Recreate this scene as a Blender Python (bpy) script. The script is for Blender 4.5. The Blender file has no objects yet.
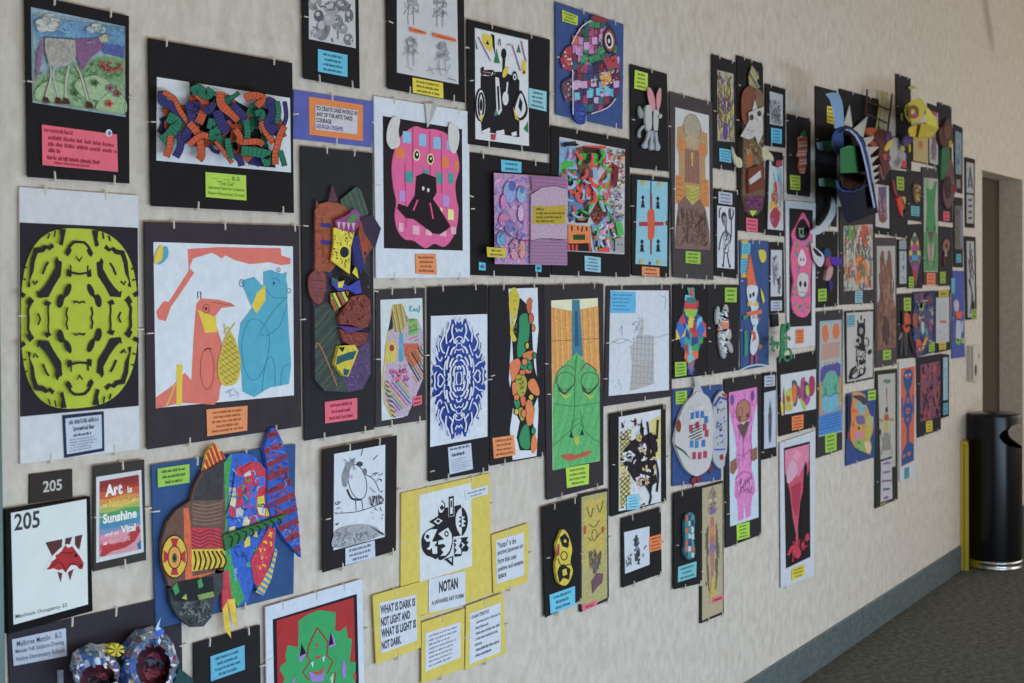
import bpy, math, random
from mathutils import Vector, Matrix

S = bpy.context.scene
# ------------------------------------------------------------------ camera
F = 1493.0                       # focal length in pixels (1024 x 683 frame)
CX, CY = 512.0, 306.5            # optical axis (slight downward frame shift)
xdir = Vector((1389.98 - CX, 271.65 - CY, F)).normalized()        # wall direction (camera: right, down, forward)
a_ = 0.0078
ddir = Vector((a_, 1.0, (-(xdir.x * a_) - xdir.y) / xdir.z)).normalized()
ddir = (ddir - xdir * ddir.dot(xdir)).normalized()
ndir = ddir.cross(xdir).normalized()         # perpendicular to the wall
if ndir.z < 0: ndir = -ndir
DW = 1.92                                    # distance from camera to the wall
def ray(px, py):
    c = Vector((px - CX, py - CY, F))
    return Vector((c.dot(xdir), c.dot(ndir), -c.dot(ddir)))      # world: along the wall, into the wall, up
r = ray(798, 683)
HC = -r.z * DW / r.y                          # floor meets wall there
CAM = Vector((0, -DW, HC))
def W(px, py, d=0.0):
    v = ray(px, py); t = (DW - d) / v.y
    return Vector((v.x * t, -d, HC + v.z * t))
def FL(px, py, z=0.0):
    v = ray(px, py); t = (z - HC) / v.z
    return CAM + v * t
cd = bpy.data.cameras.new('camera'); cam = bpy.data.objects.new('camera', cd); S.collection.objects.link(cam)
R_ = Matrix((( xdir.x, -xdir.y, -xdir.z), (ndir.x, -ndir.y, -ndir.z), (-ddir.x, ddir.y, ddir.z)))
cam.matrix_world = Matrix.Translation(CAM) @ R_.to_4x4()
cd.sensor_width = 24.0; cd.sensor_fit = 'HORIZONTAL'; cd.lens = F * 24.0 / 1024
cd.shift_x = 0.0; cd.shift_y = -(341.5 - CY) / 1024
cd.dof.use_dof = True; cd.dof.focus_distance = 3.3; cd.dof.aperture_fstop = 6.0
cd.clip_start = 0.05
S.camera = cam
# ------------------------------------------------------------------ light
S.view_settings.view_transform = 'Standard'; S.view_settings.look = 'None'
S.view_settings.gamma = 1; S.view_settings.use_curve_mapping = False
S.view_settings.exposure = 0.17
w = bpy.data.worlds.new('world'); S.world = w; w.use_nodes = True
w.node_tree.nodes['Background'].inputs[0].default_value = (1.0, 0.85, 0.68, 1)
w.node_tree.nodes['Background'].inputs[1].default_value = 0.50
def area(name, loc, target, sx, sy, power, col):
    l = bpy.data.lights.new(name, 'AREA'); l.shape = 'RECTANGLE'; l.size = sx; l.size_y = sy; l.energy = power; l.color = col
    o = bpy.data.objects.new(name, l); S.collection.objects.link(o); o.location = loc
    o.rotation_euler = (Vector(target) - Vector(loc)).to_track_quat('-Z', 'Y').to_euler(); return o
area('daylight_far_windows', (9.5, -4.2, 1.6), (4.0, 0, 1.3), 6.0, 2.4, 62, (1.0, 0.97, 0.93))
area('low_cool_fill', (2.4, -2.8, 0.3), (2.4, 0, 0.25), 8.0, 0.5, 92, (0.58, 0.80, 1.0))  # unseen lamp added low down for the cool gradient up the wall

# ------------------------------------------------------------------ materials
ALB = 0.80
def lin(h):
    h = h.lstrip('#'); o = []
    for i in (0, 2, 4):
        c = int(h[i:i+2], 16) / 255
        o.append(c / 12.92 if c <= 0.04045 else ((c + 0.055) / 1.055) ** 2.4)
    return o
MC = {}
def mat(h, kind='paper'):
    k = (h, kind)
    if k in MC: return MC[k]
    m = bpy.data.materials.new(kind + '_' + h.lstrip('#')); m.use_nodes = True
    n = m.node_tree.nodes; L = m.node_tree.links; b = n['Principled BSDF']
    c = [min(0.92, x / ALB) for x in lin(h)]
    if kind in ('paper', 'paint', 'crayon'):
        g_ = .3*c[0] + .55*c[1] + .15*c[2]; c = [x*.9 + g_*.1 for x in c]
    sc, amt, rough, spec = {'paper': (55, 0.06, 0.85, 0.12), 'board': (30, 0.10, 0.8, 0.12), 'crayon': (170, 0.22, 0.8, 0.2),
                            'paint': (90, 0.18, 0.7, 0.15), 'plastic': (20, 0.04, 0.35, 0.5), 'gloss': (10, 0.03, 0.22, 0.3),
                            'metal': (30, 0.05, 0.22, 0.5), 'ink': (60, 0.1, 0.7, 0.3)}[kind]
    tc = n.new('ShaderNodeTexCoord'); no = n.new('ShaderNodeTexNoise'); no.inputs['Scale'].default_value = sc
    no.inputs['Detail'].default_value = 4
    rp = n.new('ShaderNodeMapRange'); rp.inputs['From Min'].default_value = 0.3; rp.inputs['From Max'].default_value = 0.7
    rp.inputs['To Min'].default_value = 1 - amt; rp.inputs['To Max'].default_value = 1 + amt
    mx = n.new('ShaderNodeVectorMath'); mx.operation = 'SCALE'; mx.inputs[0].default_value = c
    L.new(tc.outputs['Object'], no.inputs['Vector']); L.new(no.outputs['Fac'], rp.inputs['Value'])
    L.new(rp.outputs['Result'], mx.inputs['Scale']); L.new(mx.outputs['Vector'], b.inputs['Base Color'])
    b.inputs['Roughness'].default_value = rough; b.inputs['Specular IOR Level'].default_value = spec
    if kind == 'metal': b.inputs['Metallic'].default_value = 1.0
    MC[k] = m; return m

def newmesh(name, verts, faces, fm, mats, parent=None, origin=Vector((0, 0, 0)), smooth=False):
    me = bpy.data.meshes.new(name); me.from_pydata([tuple(Vector(v) - origin) for v in verts], [], faces)
    for mm in mats: me.materials.append(mm)
    for p, i in zip(me.polygons, fm): p.material_index = i; p.use_smooth = smooth
    me.update(); o = bpy.data.objects.new(name, me); S.collection.objects.link(o)
    if parent: o.parent = parent
    else: o.location = origin
    return o

# ------------------------------------------------------------------ drawing on the wall
def inpoly(x, y, P):
    c = False; j = len(P) - 1
    for i in range(len(P)):
        if (P[i][1] > y) != (P[j][1] > y) and x < (P[j][0]-P[i][0])*(y-P[i][1])/(P[j][1]-P[i][1]) + P[i][0]: c = not c
        j = i
    return c
def smoothpts(P, closed=True, k=5):
    n = len(P); out = []
    for i in range(n if closed else n - 1):
        if closed: p0, p1, p2, p3 = P[i-1], P[i], P[(i+1) % n], P[(i+2) % n]
        else: p0, p1, p2, p3 = P[max(i-1, 0)], P[i], P[i+1], P[min(i+2, n-1)]
        for s in range(k):
            t = s / k
            out.append(tuple(0.5*((2*p1[q]) + (p2[q]-p0[q])*t + (2*p0[q]-5*p1[q]+4*p2[q]-p3[q])*t*t + (3*p1[q]-p0[q]-3*p2[q]+p3[q])*t**3) for q in (0, 1)))
    if not closed: out.append(tuple(P[-1]))
    return out
def quadmap(Q):
    def f(p):
        u, v = p
        return tuple((Q[0][i]*(1-u)+Q[1][i]*u)*(1-v) + (Q[3][i]*(1-u)+Q[2][i]*u)*v for i in (0, 1))
    return f
def quad4(a):
    return [(a[0], a[1]), (a[2], a[3]), (a[4], a[5]), (a[6], a[7])] if len(a) == 8 else [(a[0], a[1]), (a[2], a[1]), (a[2], a[3]), (a[0], a[3])]
FONTC = {}
def textmesh(s, bold=0.012):
    if s in FONTC: return FONTC[s]
    cu = bpy.data.curves.new('txt', 'FONT'); cu.body = s; cu.offset = bold; cu.resolution_u = 3
    o = bpy.data.objects.new('txt', cu); S.collection.objects.link(o)
    me = bpy.data.meshes.new_from_object(o.evaluated_get(bpy.context.evaluated_depsgraph_get()))
    V = [(v.co.x, v.co.y) for v in me.vertices]; Fc = [tuple(p.vertices) for p in me.polygons]
    bpy.data.objects.remove(o); bpy.data.curves.remove(cu); bpy.data.meshes.remove(me)
    x0 = min(v[0] for v in V); x1 = max(v[0] for v in V); y0 = min(v[1] for v in V); y1 = max(v[1] for v in V)
    V = [((v[0]-x0)/(x1-x0), (y1-v[1])/(y1-y0)) for v in V]
    FONTC[s] = (V, Fc); return FONTC[s]

class Part:
    STEP = 0.00006
    def __init__(s, name, parent, origin, d, label=None, rnd=1):
        s.name, s.parent, s.origin, s.d, s.label = name, parent, origin, d, label
        s.v, s.f, s.m, s.mats = [], [], [], []; s.T = lambda p: p; s.kind = 'paper'; s.base = 0.0; s.K = 1.0; s.R = random.Random(rnd)
    def mi(s, col, kind=None):
        m = mat(col, kind or s.kind)
        if m not in s.mats: s.mats.append(m)
        return s.mats.index(m)
    def crop(s, x0, y0, k): s.T = lambda p: (x0 + p[0]/k, y0 + p[1]/k); s.k = k; return s
    def px(s): s.T = lambda p: p; return s
    def uv(s, q): s.T = quadmap(quad4(q) if not isinstance(q[0], tuple) else q); return s
    def raw(s, pts, faces, col, kind=None):
        b = len(s.v); s.v += pts; i = s.mi(col, kind)
        for f in faces: s.f.append(tuple(b + x for x in f)); s.m.append(i)
    def poly(s, P, col, kind=None, sm=False, step=True):
        if len(P) == 4 and not isinstance(P[0], tuple): P = quad4(P)
        elif not isinstance(P[0], tuple): P = [(P[i], P[i+1]) for i in range(0, len(P), 2)]
        if sm: P = smoothpts(P)
        if step: s.d += s.STEP
        s.raw([W(*s.T(p), s.d) for p in P], [tuple(range(len(P)))[::-1]], col, kind); return s
    def slab(s, P, col, d0, d1, kind=None, sm=False, edge=None):
        if len(P) and not isinstance(P[0], tuple): P = [(P[i], P[i+1]) for i in range(0, len(P), 2)]
        if sm: P = smoothpts(P)
        z = lambda d: d if d <= s.base else s.base + (d - s.base)*s.K
        d0, d1 = z(d0), z(d1)
        a = [W(*s.T(p), d1) for p in P]; n = len(a)
        b = [Vector((q.x, -d0, q.z)) for q in a]
        s.raw(a, [tuple(range(n))[::-1]], col, kind); s.raw(b, [tuple(range(n))], edge or col, kind)
        s.raw(a + b, [(i, (i+1) % n, n + (i+1) % n, n + i) for i in range(n)], edge or col, kind)
        s.d = d1 + s.STEP; return s
    def surf(s, A, B, col, kind=None, th=0.0):     # ruled surface between two (x, y, depth) rails
        a = [W(*s.T(p[:2]), p[2]) for p in A]; b = [W(*s.T(p[:2]), p[2]) for p in B]; n = len(a)
        s.raw(a + b, [(i, i+1, n+i+1, n+i) for i in range(n-1)], col, kind); return s
    def ell(s, cx, cy, rx, ry, col, rot=0, kind=None, n=18, step=True):
        c, q = math.cos(math.radians(rot)), math.sin(math.radians(rot))
        return s.poly([(cx + rx*math.cos(t)*c - ry*math.sin(t)*q, cy + rx*math.cos(t)*q + ry*math.sin(t)*c) for t in [2*math.pi*i/n for i in range(n)]], col, kind, step=step)
    def ring(s, cx, cy, rx, ry, w, col, rot=0, kind=None):
        c, q = math.cos(math.radians(rot)), math.sin(math.radians(rot))
        return s.line([(cx + rx*math.cos(t)*c - ry*math.sin(t)*q, cy + rx*math.cos(t)*q + ry*math.sin(t)*c) for t in [2*math.pi*i/20 for i in range(21)]], w, col, kind)
    def line(s, P, w, col, kind=None, sm=False, step=True):      # w in photo pixels
        if not isinstance(P[0], tuple): P = [(P[i], P[i+1]) for i in range(0, len(P), 2)]
        if sm: P = smoothpts(P, False)
        if step: s.d += s.STEP
        P = [s.T(p) for p in P]; n = len(P); A, B = [], []
        for i in range(n):
            a, b = P[max(i-1, 0)], P[min(i+1, n-1)]; dx, dy = b[0]-a[0], b[1]-a[1]; l = math.hypot(dx, dy) or 1
            nx, ny = -dy/l*w/2, dx/l*w/2
            A.append(W(P[i][0]+nx, P[i][1]+ny, s.d)); B.append(W(P[i][0]-nx, P[i][1]-ny, s.d))
        s.raw(A + B, [(i, i+1, n+i+1, n+i) for i in range(n-1)], col, kind); return s
    def lines(s, LL, w, col, kind=None, sm=True):
        s.d += s.STEP
        for P in LL: s.d += .00002; s.line(P, w, col, kind, sm, step=False)
        return s
    def mosaic(s, P, nx, ny, pal, jit=0.25, kind=None, fill=1.0, gap=0.0):
        if not isinstance(P[0], tuple): P = quad4(P) if len(P) in (4, 8) else [(P[i], P[i+1]) for i in range(0, len(P), 2)]
        xs = [p[0] for p in P]; ys = [p[1] for p in P]; x0, x1, y0, y1 = min(xs), max(xs), min(ys), max(ys)
        g = {}; R = s.R
        for i in range(nx+1):
            for j in range(ny+1):
                jx = R.uniform(-jit, jit) if 0 < i < nx else 0; jy = R.uniform(-jit, jit) if 0 < j < ny else 0
                g[i, j] = (x0 + (x1-x0)*(i+jx)/nx, y0 + (y1-y0)*(j+jy)/ny)
        s.d += s.STEP
        for i in range(nx):
            for j in range(ny):
                q = [g[i, j], g[i+1, j], g[i+1, j+1], g[i, j+1]]
                cx, cy = sum(p[0] for p in q)/4, sum(p[1] for p in q)/4
                if R.random() > fill or not inpoly(cx, cy, P): continue
                if gap: q = [(p[0]+(cx-p[0])*gap, p[1]+(cy-p[1])*gap) for p in q]
                s.poly(q, R.choice(pal), kind, step=False)
        return s
    def scrib(s, P, n, pal, w=0.6, L=6, kind=None, turn=1.0, ang=None):
        if not isinstance(P[0], tuple): P = quad4(P) if len(P) in (4, 8) else [(P[i], P[i+1]) for i in range(0, len(P), 2)]
        xs = [p[0] for p in P]; ys = [p[1] for p in P]; R = s.R
        for g in range(n):
            for _ in range(40):
                x, y = R.uniform(min(xs), max(xs)), R.uniform(min(ys), max(ys))
                if inpoly(x, y, P): break
            a = (math.radians(ang) + R.uniform(-.3, .3)) if ang is not None else R.uniform(0, 6.28); da = R.uniform(-turn, turn); pts = [(x, y)]
            for _ in range(4):
                x2, y2 = x + L/4*math.cos(a), y + L/4*math.sin(a)
                if not inpoly(x2, y2, P): break
                x, y = x2, y2; pts.append((x, y)); a += da
            s.d += .00002
            if len(pts) > 1: s.line(pts, w*R.uniform(.7, 1.3), R.choice(pal), kind, True, step=False)
        return s
    def hatch(s, P, n, ang, w, pal, kind=None):
        if not isinstance(P[0], tuple): P = quad4(P) if len(P) in (4, 8) else [(P[i], P[i+1]) for i in range(0, len(P), 2)]
        c, q = math.cos(math.radians(ang)), math.sin(math.radians(ang))
        rp = [(p[0]*c + p[1]*q, -p[0]*q + p[1]*c) for p in P]; lo, hi = min(p[1] for p in rp), max(p[1] for p in rp)
        s.d += s.STEP
        for k in range(n):
            y = lo + (hi-lo)*(k+.5)/n; xs = []
            for i in range(len(rp)):
                a, b = rp[i-1], rp[i]
                if (a[1] > y) != (b[1] > y): xs.append(a[0] + (b[0]-a[0])*(y-a[1])/(b[1]-a[1]))
            xs.sort()
            for a, b in zip(xs[::2], xs[1::2]):
                s.line([(x*c - y*q, x*q + y*c) for x in (a, b)], w, pal[k % len(pal)] if isinstance(pal, (list, tuple)) else pal, kind, step=False)
        return s
    def text(s, body, Q, col, bold=0.012):
        Q = quad4(Q) if not isinstance(Q[0], tuple) else Q
        V, Fc = textmesh(body, bold); f = quadmap(Q); s.d += s.STEP
        s.raw([W(*s.T(f(v)), s.d) for v in V], [tuple(reversed(x)) for x in Fc], col, 'ink'); return s
    def bars(s, Q, n, col, fr=0.5, al='c', ends=None):          # rows of small printed lettering, too fine to read
        Q = quad4(Q) if not isinstance(Q[0], tuple) else Q; f = quadmap(Q); s.d += s.STEP; R = s.R
        for k in range(n):
            wd = R.uniform(0.55, 0.88) if not ends else ends[k % len(ends)]
            a = (1-wd)/2 if al == 'c' else 0.06; x = a
            while x < a + wd - 0.02:
                l = R.uniform(0.05, 0.2); e = min(x + l, a + wd)
                y0 = (k + 0.5 - fr/2)/n; y1 = (k + 0.5 + fr/2)/n; t = x
                while t < e - 0.004:
                    cw = min(R.uniform(.012, .024), e - t); hh = R.choice((0, 0, .22, .22, .3))*(y1-y0)
                    q = [f(p) for p in ((t, y0+hh), (t+cw, y0+hh), (t+cw, y1), (t, y1))]
                    s.poly(q, col, 'ink', step=False); t += cw + 0.006
                x = e + R.uniform(0.018, 0.03)
        return s
    def done(s, smooth=False):
        o = newmesh(s.name, s.v, s.f, s.m, s.mats, s.parent, s.origin, smooth)
        if s.label: o['label'] = s.label
        return o

# clips that hold every sheet to the wall: small pale plastic clips
def clip_mesh():
    v, f = [], []
    for (x, z, y) in ((.0017, .0092, 0.0), (.0016, .0088, -.0032), (.0009, .0075, -.0048)):
        v += [(-x, y, -z), (x, y, -z), (x, y, z), (-x, y, z)]
    for k in (0, 4):
        for i in range(4): f.append((k+i, k+(i+1) % 4, k+4+(i+1) % 4, k+4+i))
    f += [(3, 2, 1, 0), (8, 9, 10, 11)]
    me = bpy.data.meshes.new('clip'); me.from_pydata(v, [], f); me.materials.append(mat('#c6c1b6', 'plastic')); return me
CLIP = clip_mesh()
ITEMS = []
class Piece:
    def __init__(s, name, label, cat, q, col, lift=.0035, th=.0025, clips='tblr', group='student artworks clipped to the wall', kind='board', tc=(.27, .78), bc=(.24, .8), lv=.5, rv=.5, outline=None):
        s.q = quad4(q); s.fr = lift + th; s.n = len(ITEMS) + 1; ITEMS.append(s)
        c = [W(*p, s.fr) for p in s.q]
        s.o = Vector((sum(p.x for p in c)/4, 0, min(p.z for p in c)))
        s.root = bpy.data.objects.new(name, None); S.collection.objects.link(s.root); s.root.location = s.o
        s.root.empty_display_size = .05
        s.root['label'] = label; s.root['category'] = cat
        if group: s.root['group'] = group
        p = Part('backing_board', s.root, s.o, lift, rnd=s.n); p.slab(outline or s.q, col, lift, s.fr, kind); s.board = p.done()
        f = quadmap(s.q); R = random.Random(s.n*7)
        def cl(u, v, hor):
            o = bpy.data.objects.new('clip', CLIP); S.collection.objects.link(o); o.parent = s.root
            P = W(*f((u, v)), 0); o.location = Vector((P.x + (0 if not hor else (.002 if u == 0 else -.002)), -0.0002, P.z + (0 if hor else (-.004 if v == 0 else .004)))) - s.o
            o.rotation_euler = (0, R.uniform(-.15, .15) + (math.pi/2 if hor else 0), 0); o.scale = (1, max(1, (s.fr+.0022)/.0048), 1)
        if 't' in clips:
            for u in tc: cl(u + R.uniform(-.03, .03), 0.0, False)
        if 'b' in clips:
            for u in bc: cl(u + R.uniform(-.03, .03), 1.0, False)
        if 'l' in clips: cl(0, lv + R.uniform(-.04, .04), True)
        if 'r' in clips: cl(1, rv + R.uniform(-.04, .04), True)
    def part(s, name, d=None, label=None):
        q = Part(name, s.root, s.o, (s.fr if d is None else d), label, rnd=s.n*13 + len(name)); q.base = s.fr + .003; q.K = .32; return q
    def sheet(s, name, q, col, label=None, d=None, kind='paper', th=.0006):
        p = s.part(name, d, label); b = p.d + .0001; p.K = 1.0
        P = quad4(q) if (not isinstance(q[0], tuple)) and len(q) in (4, 8) else q
        p.slab(P, col, b, b + th, kind); return p
    def cap(s, q, col, lines=3, ink='#3a2a26', d=None, label=None, fr=.5):
        p = s.sheet('caption_card', q, col, label, d=(s.fr + .0016 if d is None else d)); dd = p.d; card = p.done(); Q = quad4(q)
        p = s.part('printed_text', dd); p.parent = card; p.px()
        f = quadmap(Q); q2 = [f(t) for t in ((.04, .06), (.96, .06), (.96, .94), (.04, .94))]
        if isinstance(lines, int): p.bars(q2, lines, ink, fr)
        else:
            n = len(lines); g = quadmap(q2)
            for k, t in enumerate(lines):
                if not t: continue
                wd = min(.98, .16 + .034*len(t)); x0 = .5 - wd/2
                p.text(t, [g((x0, (k+.14)/n)), g((x0+wd, (k+.14)/n)), g((x0+wd, (k+.86)/n)), g((x0, (k+.86)/n))], ink)
        p.done(); return p
BK = '#1f1d20'; BK2 = '#3f393c'; WH = '#ccd2de'; LIME = '#a9cf3f'; CY_ = '#5db9d8'; OR = '#f28a56'; YE = '#dcc92c'; PK = '#f0607a'
# ================================================================== the room
def struct(o, label=None): o['kind'] = 'structure'; return o
def boxmesh(name, x0, x1, y0, y1, z0, z1, m, parent=None, bev=0):
    v = [(x, y, z) for z in (z0, z1) for y in (y0, y1) for x in (x0, x1)]
    f = [(0, 2, 3, 1), (4, 5, 7, 6), (0, 1, 5, 4), (2, 6, 7, 3), (0, 4, 6, 2), (1, 3, 7, 5)]
    o = newmesh(name, v, f, [0]*6, [m], parent)
    if bev: b = o.modifiers.new('b', 'BEVEL'); b.width = bev; b.segments = 2
    return o
def wallmat():
    m = bpy.data.materials.new('vinyl_wall'); m.use_nodes = True; n = m.node_tree.nodes; L = m.node_tree.links; b = n['Principled BSDF']
    tc = n.new('ShaderNodeTexCoord'); mp = n.new('ShaderNodeMapping'); mp.inputs['Scale'].default_value = (1, 1, .55)
    L.new(tc.outputs['Object'], mp.inputs['Vector'])
    def noise(sc, det, src):
        q = n.new('ShaderNodeTexNoise'); q.inputs['Scale'].default_value = sc; q.inputs['Detail'].default_value = det; q.inputs['Roughness'].default_value = .6
        L.new(src, q.inputs['Vector']); return q
    n1 = noise(34, 7, mp.outputs['Vector']); n2 = noise(17, 8, tc.outputs['Object']); n3 = noise(150, 4, mp.outputs['Vector'])
    r1 = n.new('ShaderNodeValToRGB'); r1.color_ramp.elements[0].position = .36; r1.color_ramp.elements[1].position = .64
    r1.color_ramp.elements[0].color = WALL_A; r1.color_ramp.elements[1].color = WALL_B
    L.new(n1.outputs['Fac'], r1.inputs['Fac'])
    r2 = n.new('ShaderNodeValToRGB'); r2.color_ramp.elements[0].position = .50; r2.color_ramp.elements[1].position = .72; r2.color_ramp.elements[0].color = (0,0,0,1); r2.color_ramp.elements[1].color = (.55,.55,.55,1)
    L.new(n2.outputs['Fac'], r2.inputs['Fac'])
    mx = n.new('ShaderNodeMixRGB'); mx.inputs[2].default_value = WALL_C; L.new(r2.outputs['Color'], mx.inputs[0]); L.new(r1.outputs['Color'], mx.inputs[1])
    m2 = n.new('ShaderNodeMixRGB'); m2.blend_type = 'MULTIPLY'; m2.inputs[0].default_value = .16; L.new(mx.outputs[0], m2.inputs[1]); L.new(n3.outputs['Fac'], m2.inputs[2])
    # long brown shadow streak painted into the wall colour, high beyond the doorway
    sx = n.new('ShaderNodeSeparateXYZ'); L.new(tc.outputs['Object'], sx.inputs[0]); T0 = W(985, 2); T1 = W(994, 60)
    def mth(op, a, b_, c=None):
        q = n.new('ShaderNodeMath'); q.operation = op
        for i, t in enumerate((a, b_, c)):
            if t is None: continue
            if isinstance(t, (int, float)): q.inputs[i].default_value = t
            else: L.new(t, q.inputs[i])
        return q.outputs[0]
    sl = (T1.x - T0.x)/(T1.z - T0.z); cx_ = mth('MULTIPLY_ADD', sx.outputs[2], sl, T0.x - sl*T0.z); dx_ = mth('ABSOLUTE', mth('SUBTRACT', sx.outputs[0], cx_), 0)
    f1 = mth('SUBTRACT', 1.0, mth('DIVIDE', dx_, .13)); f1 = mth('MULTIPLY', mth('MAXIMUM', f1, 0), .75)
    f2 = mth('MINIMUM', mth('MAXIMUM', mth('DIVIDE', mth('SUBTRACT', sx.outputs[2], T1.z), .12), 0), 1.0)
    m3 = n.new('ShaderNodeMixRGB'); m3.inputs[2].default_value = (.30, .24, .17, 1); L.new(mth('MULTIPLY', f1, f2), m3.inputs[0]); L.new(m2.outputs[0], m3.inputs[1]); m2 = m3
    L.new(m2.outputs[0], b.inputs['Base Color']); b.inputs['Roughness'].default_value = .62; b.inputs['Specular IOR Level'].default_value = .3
    bp = n.new('ShaderNodeBump'); bp.inputs['Strength'].default_value = .25; bp.inputs['Distance'].default_value = .002
    L.new(n3.outputs['Fac'], bp.inputs['Height']); L.new(bp.outputs['Normal'], b.inputs['Normal']); return m
WALL_A = (.645, .573, .505, 1); WALL_B = (.77, .707, .635, 1); WALL_C = (.55, .46, .37, 1)
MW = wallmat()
def specmat(name, c1, c2, sc, rough, bump=.4):
    m = bpy.data.materials.new(name); m.use_nodes = True; n = m.node_tree.nodes; L = m.node_tree.links; b = n['Principled BSDF']
    tc = n.new('ShaderNodeTexCoord'); q = n.new('ShaderNodeTexNoise'); q.inputs['Scale'].default_value = sc; q.inputs['Detail'].default_value = 6; q.inputs['Roughness'].default_value = .75
    L.new(tc.outputs['Object'], q.inputs['Vector']); r = n.new('ShaderNodeValToRGB'); r.color_ramp.elements[0].position = .35; r.color_ramp.elements[1].position = .65
    r.color_ramp.elements[0].color = (*c1, 1); r.color_ramp.elements[1].color = (*c2, 1); L.new(q.outputs['Fac'], r.inputs['Fac']); L.new(r.outputs['Color'], b.inputs['Base Color'])
    b.inputs['Roughness'].default_value = rough; bp = n.new('ShaderNodeBump'); bp.inputs['Strength'].default_value = bump; bp.inputs['Distance'].default_value = .003
    L.new(q.outputs['Fac'], bp.inputs['Height']); L.new(bp.outputs['Normal'], b.inputs['Normal']); b.inputs['Specular IOR Level'].default_value = .2; return m
CARPET = specmat('carpet', (.055,.058,.050), (.185,.187,.165), 34, .95); RUBBER = specmat('rubber_base', (.060,.080,.084), (.135,.165,.168), 45, .6, .1)
XD0 = W(982.3, 300).x; XD1 = W(1021.5, 300).x; ZT = W(982.3, 169.3).z; HW = 3.7; XL = W(0, 300).x - 1.0; XR = 16.0
# wall with the door opening: a mesh of its own with thickness
TW = .16
def wall():
    v = []; f = []
    def box(x0, x1, z0, z1, y0=0.0, y1=TW):
        b = len(v); v.extend([(x, y, z) for z in (z0, z1) for y in (y0, y1) for x in (x0, x1)])
        f.extend([tuple(b+i for i in t) for t in ((0, 2, 3, 1), (4, 5, 7, 6), (0, 1, 5, 4), (2, 6, 7, 3), (0, 4, 6, 2), (1, 3, 7, 5))])
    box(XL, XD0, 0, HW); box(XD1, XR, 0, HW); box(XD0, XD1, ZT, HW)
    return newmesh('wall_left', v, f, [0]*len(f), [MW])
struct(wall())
# recess lining, door leaf set back
def P_at_x(px, py, yy):   # point on plane y = yy
    v = ray(px, py); t = (DW + yy) / v.y; return Vector((v.x*t, yy, HC + v.z*t))
# far jamb of the recess meets the recessed leaf at x = 999.5 in the photograph
v_ = ray(999.5, 300); DEP = XD1 * v_.y / v_.x - DW
BR = mat('#4a4037', 'board'); BR2 = mat('#c4b8a8', 'board')
struct(boxmesh('trim_1', XD1-.004, XD1+.02, 0.0, DEP+.05, 0, ZT, BR2)); struct(boxmesh('trim_2', XD0-.02, XD0+.004, .001, DEP+.05, 0, ZT, BR2)); struct(boxmesh('trim_3', XD0-.02, XD1+.02, .001, DEP+.05, ZT-.004, ZT+.02, BR2))
d = struct(boxmesh('door_1', XD0+.004, XD1-.004, DEP, DEP+.045,   .008, ZT-.006, BR))
h = boxmesh('door_handle', XD0+.08, XD0+.11, DEP-.05, DEP, .95, .98, mat('#9a958c', 'metal'), d)
struct(boxmesh('floor', XL, XR, -6.5, 0, -.08, 0, CARPET))
struct(boxmesh('floor_recess', XD0, XD1, 0, DEP+.3, -.08, 0, CARPET)).name = 'trim_4'
struct(boxmesh('ceiling', XL, XR, -6.5, TW, HW, HW+.08, mat('#c9c4ba', 'board')))
# rubber base with a small cove at the toe
ZB = W(956, 547.6).z
def base(nm, x0, x1, m):
    pr = [(0, ZB), (-.003, ZB), (-.0065, ZB-.007), (-.0065, 0.0005), (0, 0.0005)]
    v = [(x, y, z) for x in (x0, x1) for y, z in pr]; n = len(pr)
    f = [(i, (i+1) % n, n+(i+1) % n, n+i) for i in range(n)] + [tuple(range(n))[::-1], tuple(range(n, 2*n))]
    return struct(newmesh(nm, v, f, [0]*len(f), [m]))
base('baseboard_left', XL+.9, XD0, RUBBER); base('baseboard_right', XD1+.001, XR, RUBBER)
# painted steel door frame at the very left edge
xs = W(3.2, 480, .03).x
struct(boxmesh('trim_5', xs-.16, xs, -.03, -.0005, 0, 2.2, mat('#3f5a54', 'plastic'), None, .003))
# ------------------------------------------------------------------ small wall plate at the far right
A = Piece('wall_plate', 'small pale grey wall plate with a dark oval pull, on bare wall beside the doorway', 'wall plate', (970.4,345.6,980,344.8,980,381.4,970.8,380.6), '#a9a49c', lift=0.0, th=.02, clips='', group=None, kind='plastic')
p = A.part('recess', A.fr).px(); p.poly([970.9,346.4,973,346.2,973.2,380.2,971.2,380],'#7a756e'); p.poly([973.6,347,979.4,346.4,979.4,380.6,974,379.8],'#aba69f','plastic'); p.ell(975.6,370,1.3,6,'#4c4846','plastic' and 0 or 0) if False else p.ell(975.7,370,1.2,6,'#4c4846'); p.ell(979,356,.6,2.6,'#6c6864'); p.done()
# ------------------------------------------------------------------ litter bin
def lathe(name, prof, n, m, parent, smooth=True, cut=None):
    v = [(r*math.cos(2*math.pi*i/n), r*math.sin(2*math.pi*i/n), z) for r, z in prof for i in range(n)]; f = []
    for j in range(len(prof)-1):
        for i in range(n):
            if cut and cut(j, 2*math.pi*(i+.5)/n, (prof[j][1]+prof[j+1][1])/2): continue
            f.append((j*n+i, j*n+(i+1) % n, (j+1)*n+(i+1) % n, (j+1)*n+i))
    o = newmesh(name, v, f, [0]*len(f), [m], parent, smooth=smooth); return o
g1 = FL(970.5, 560); 
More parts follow.
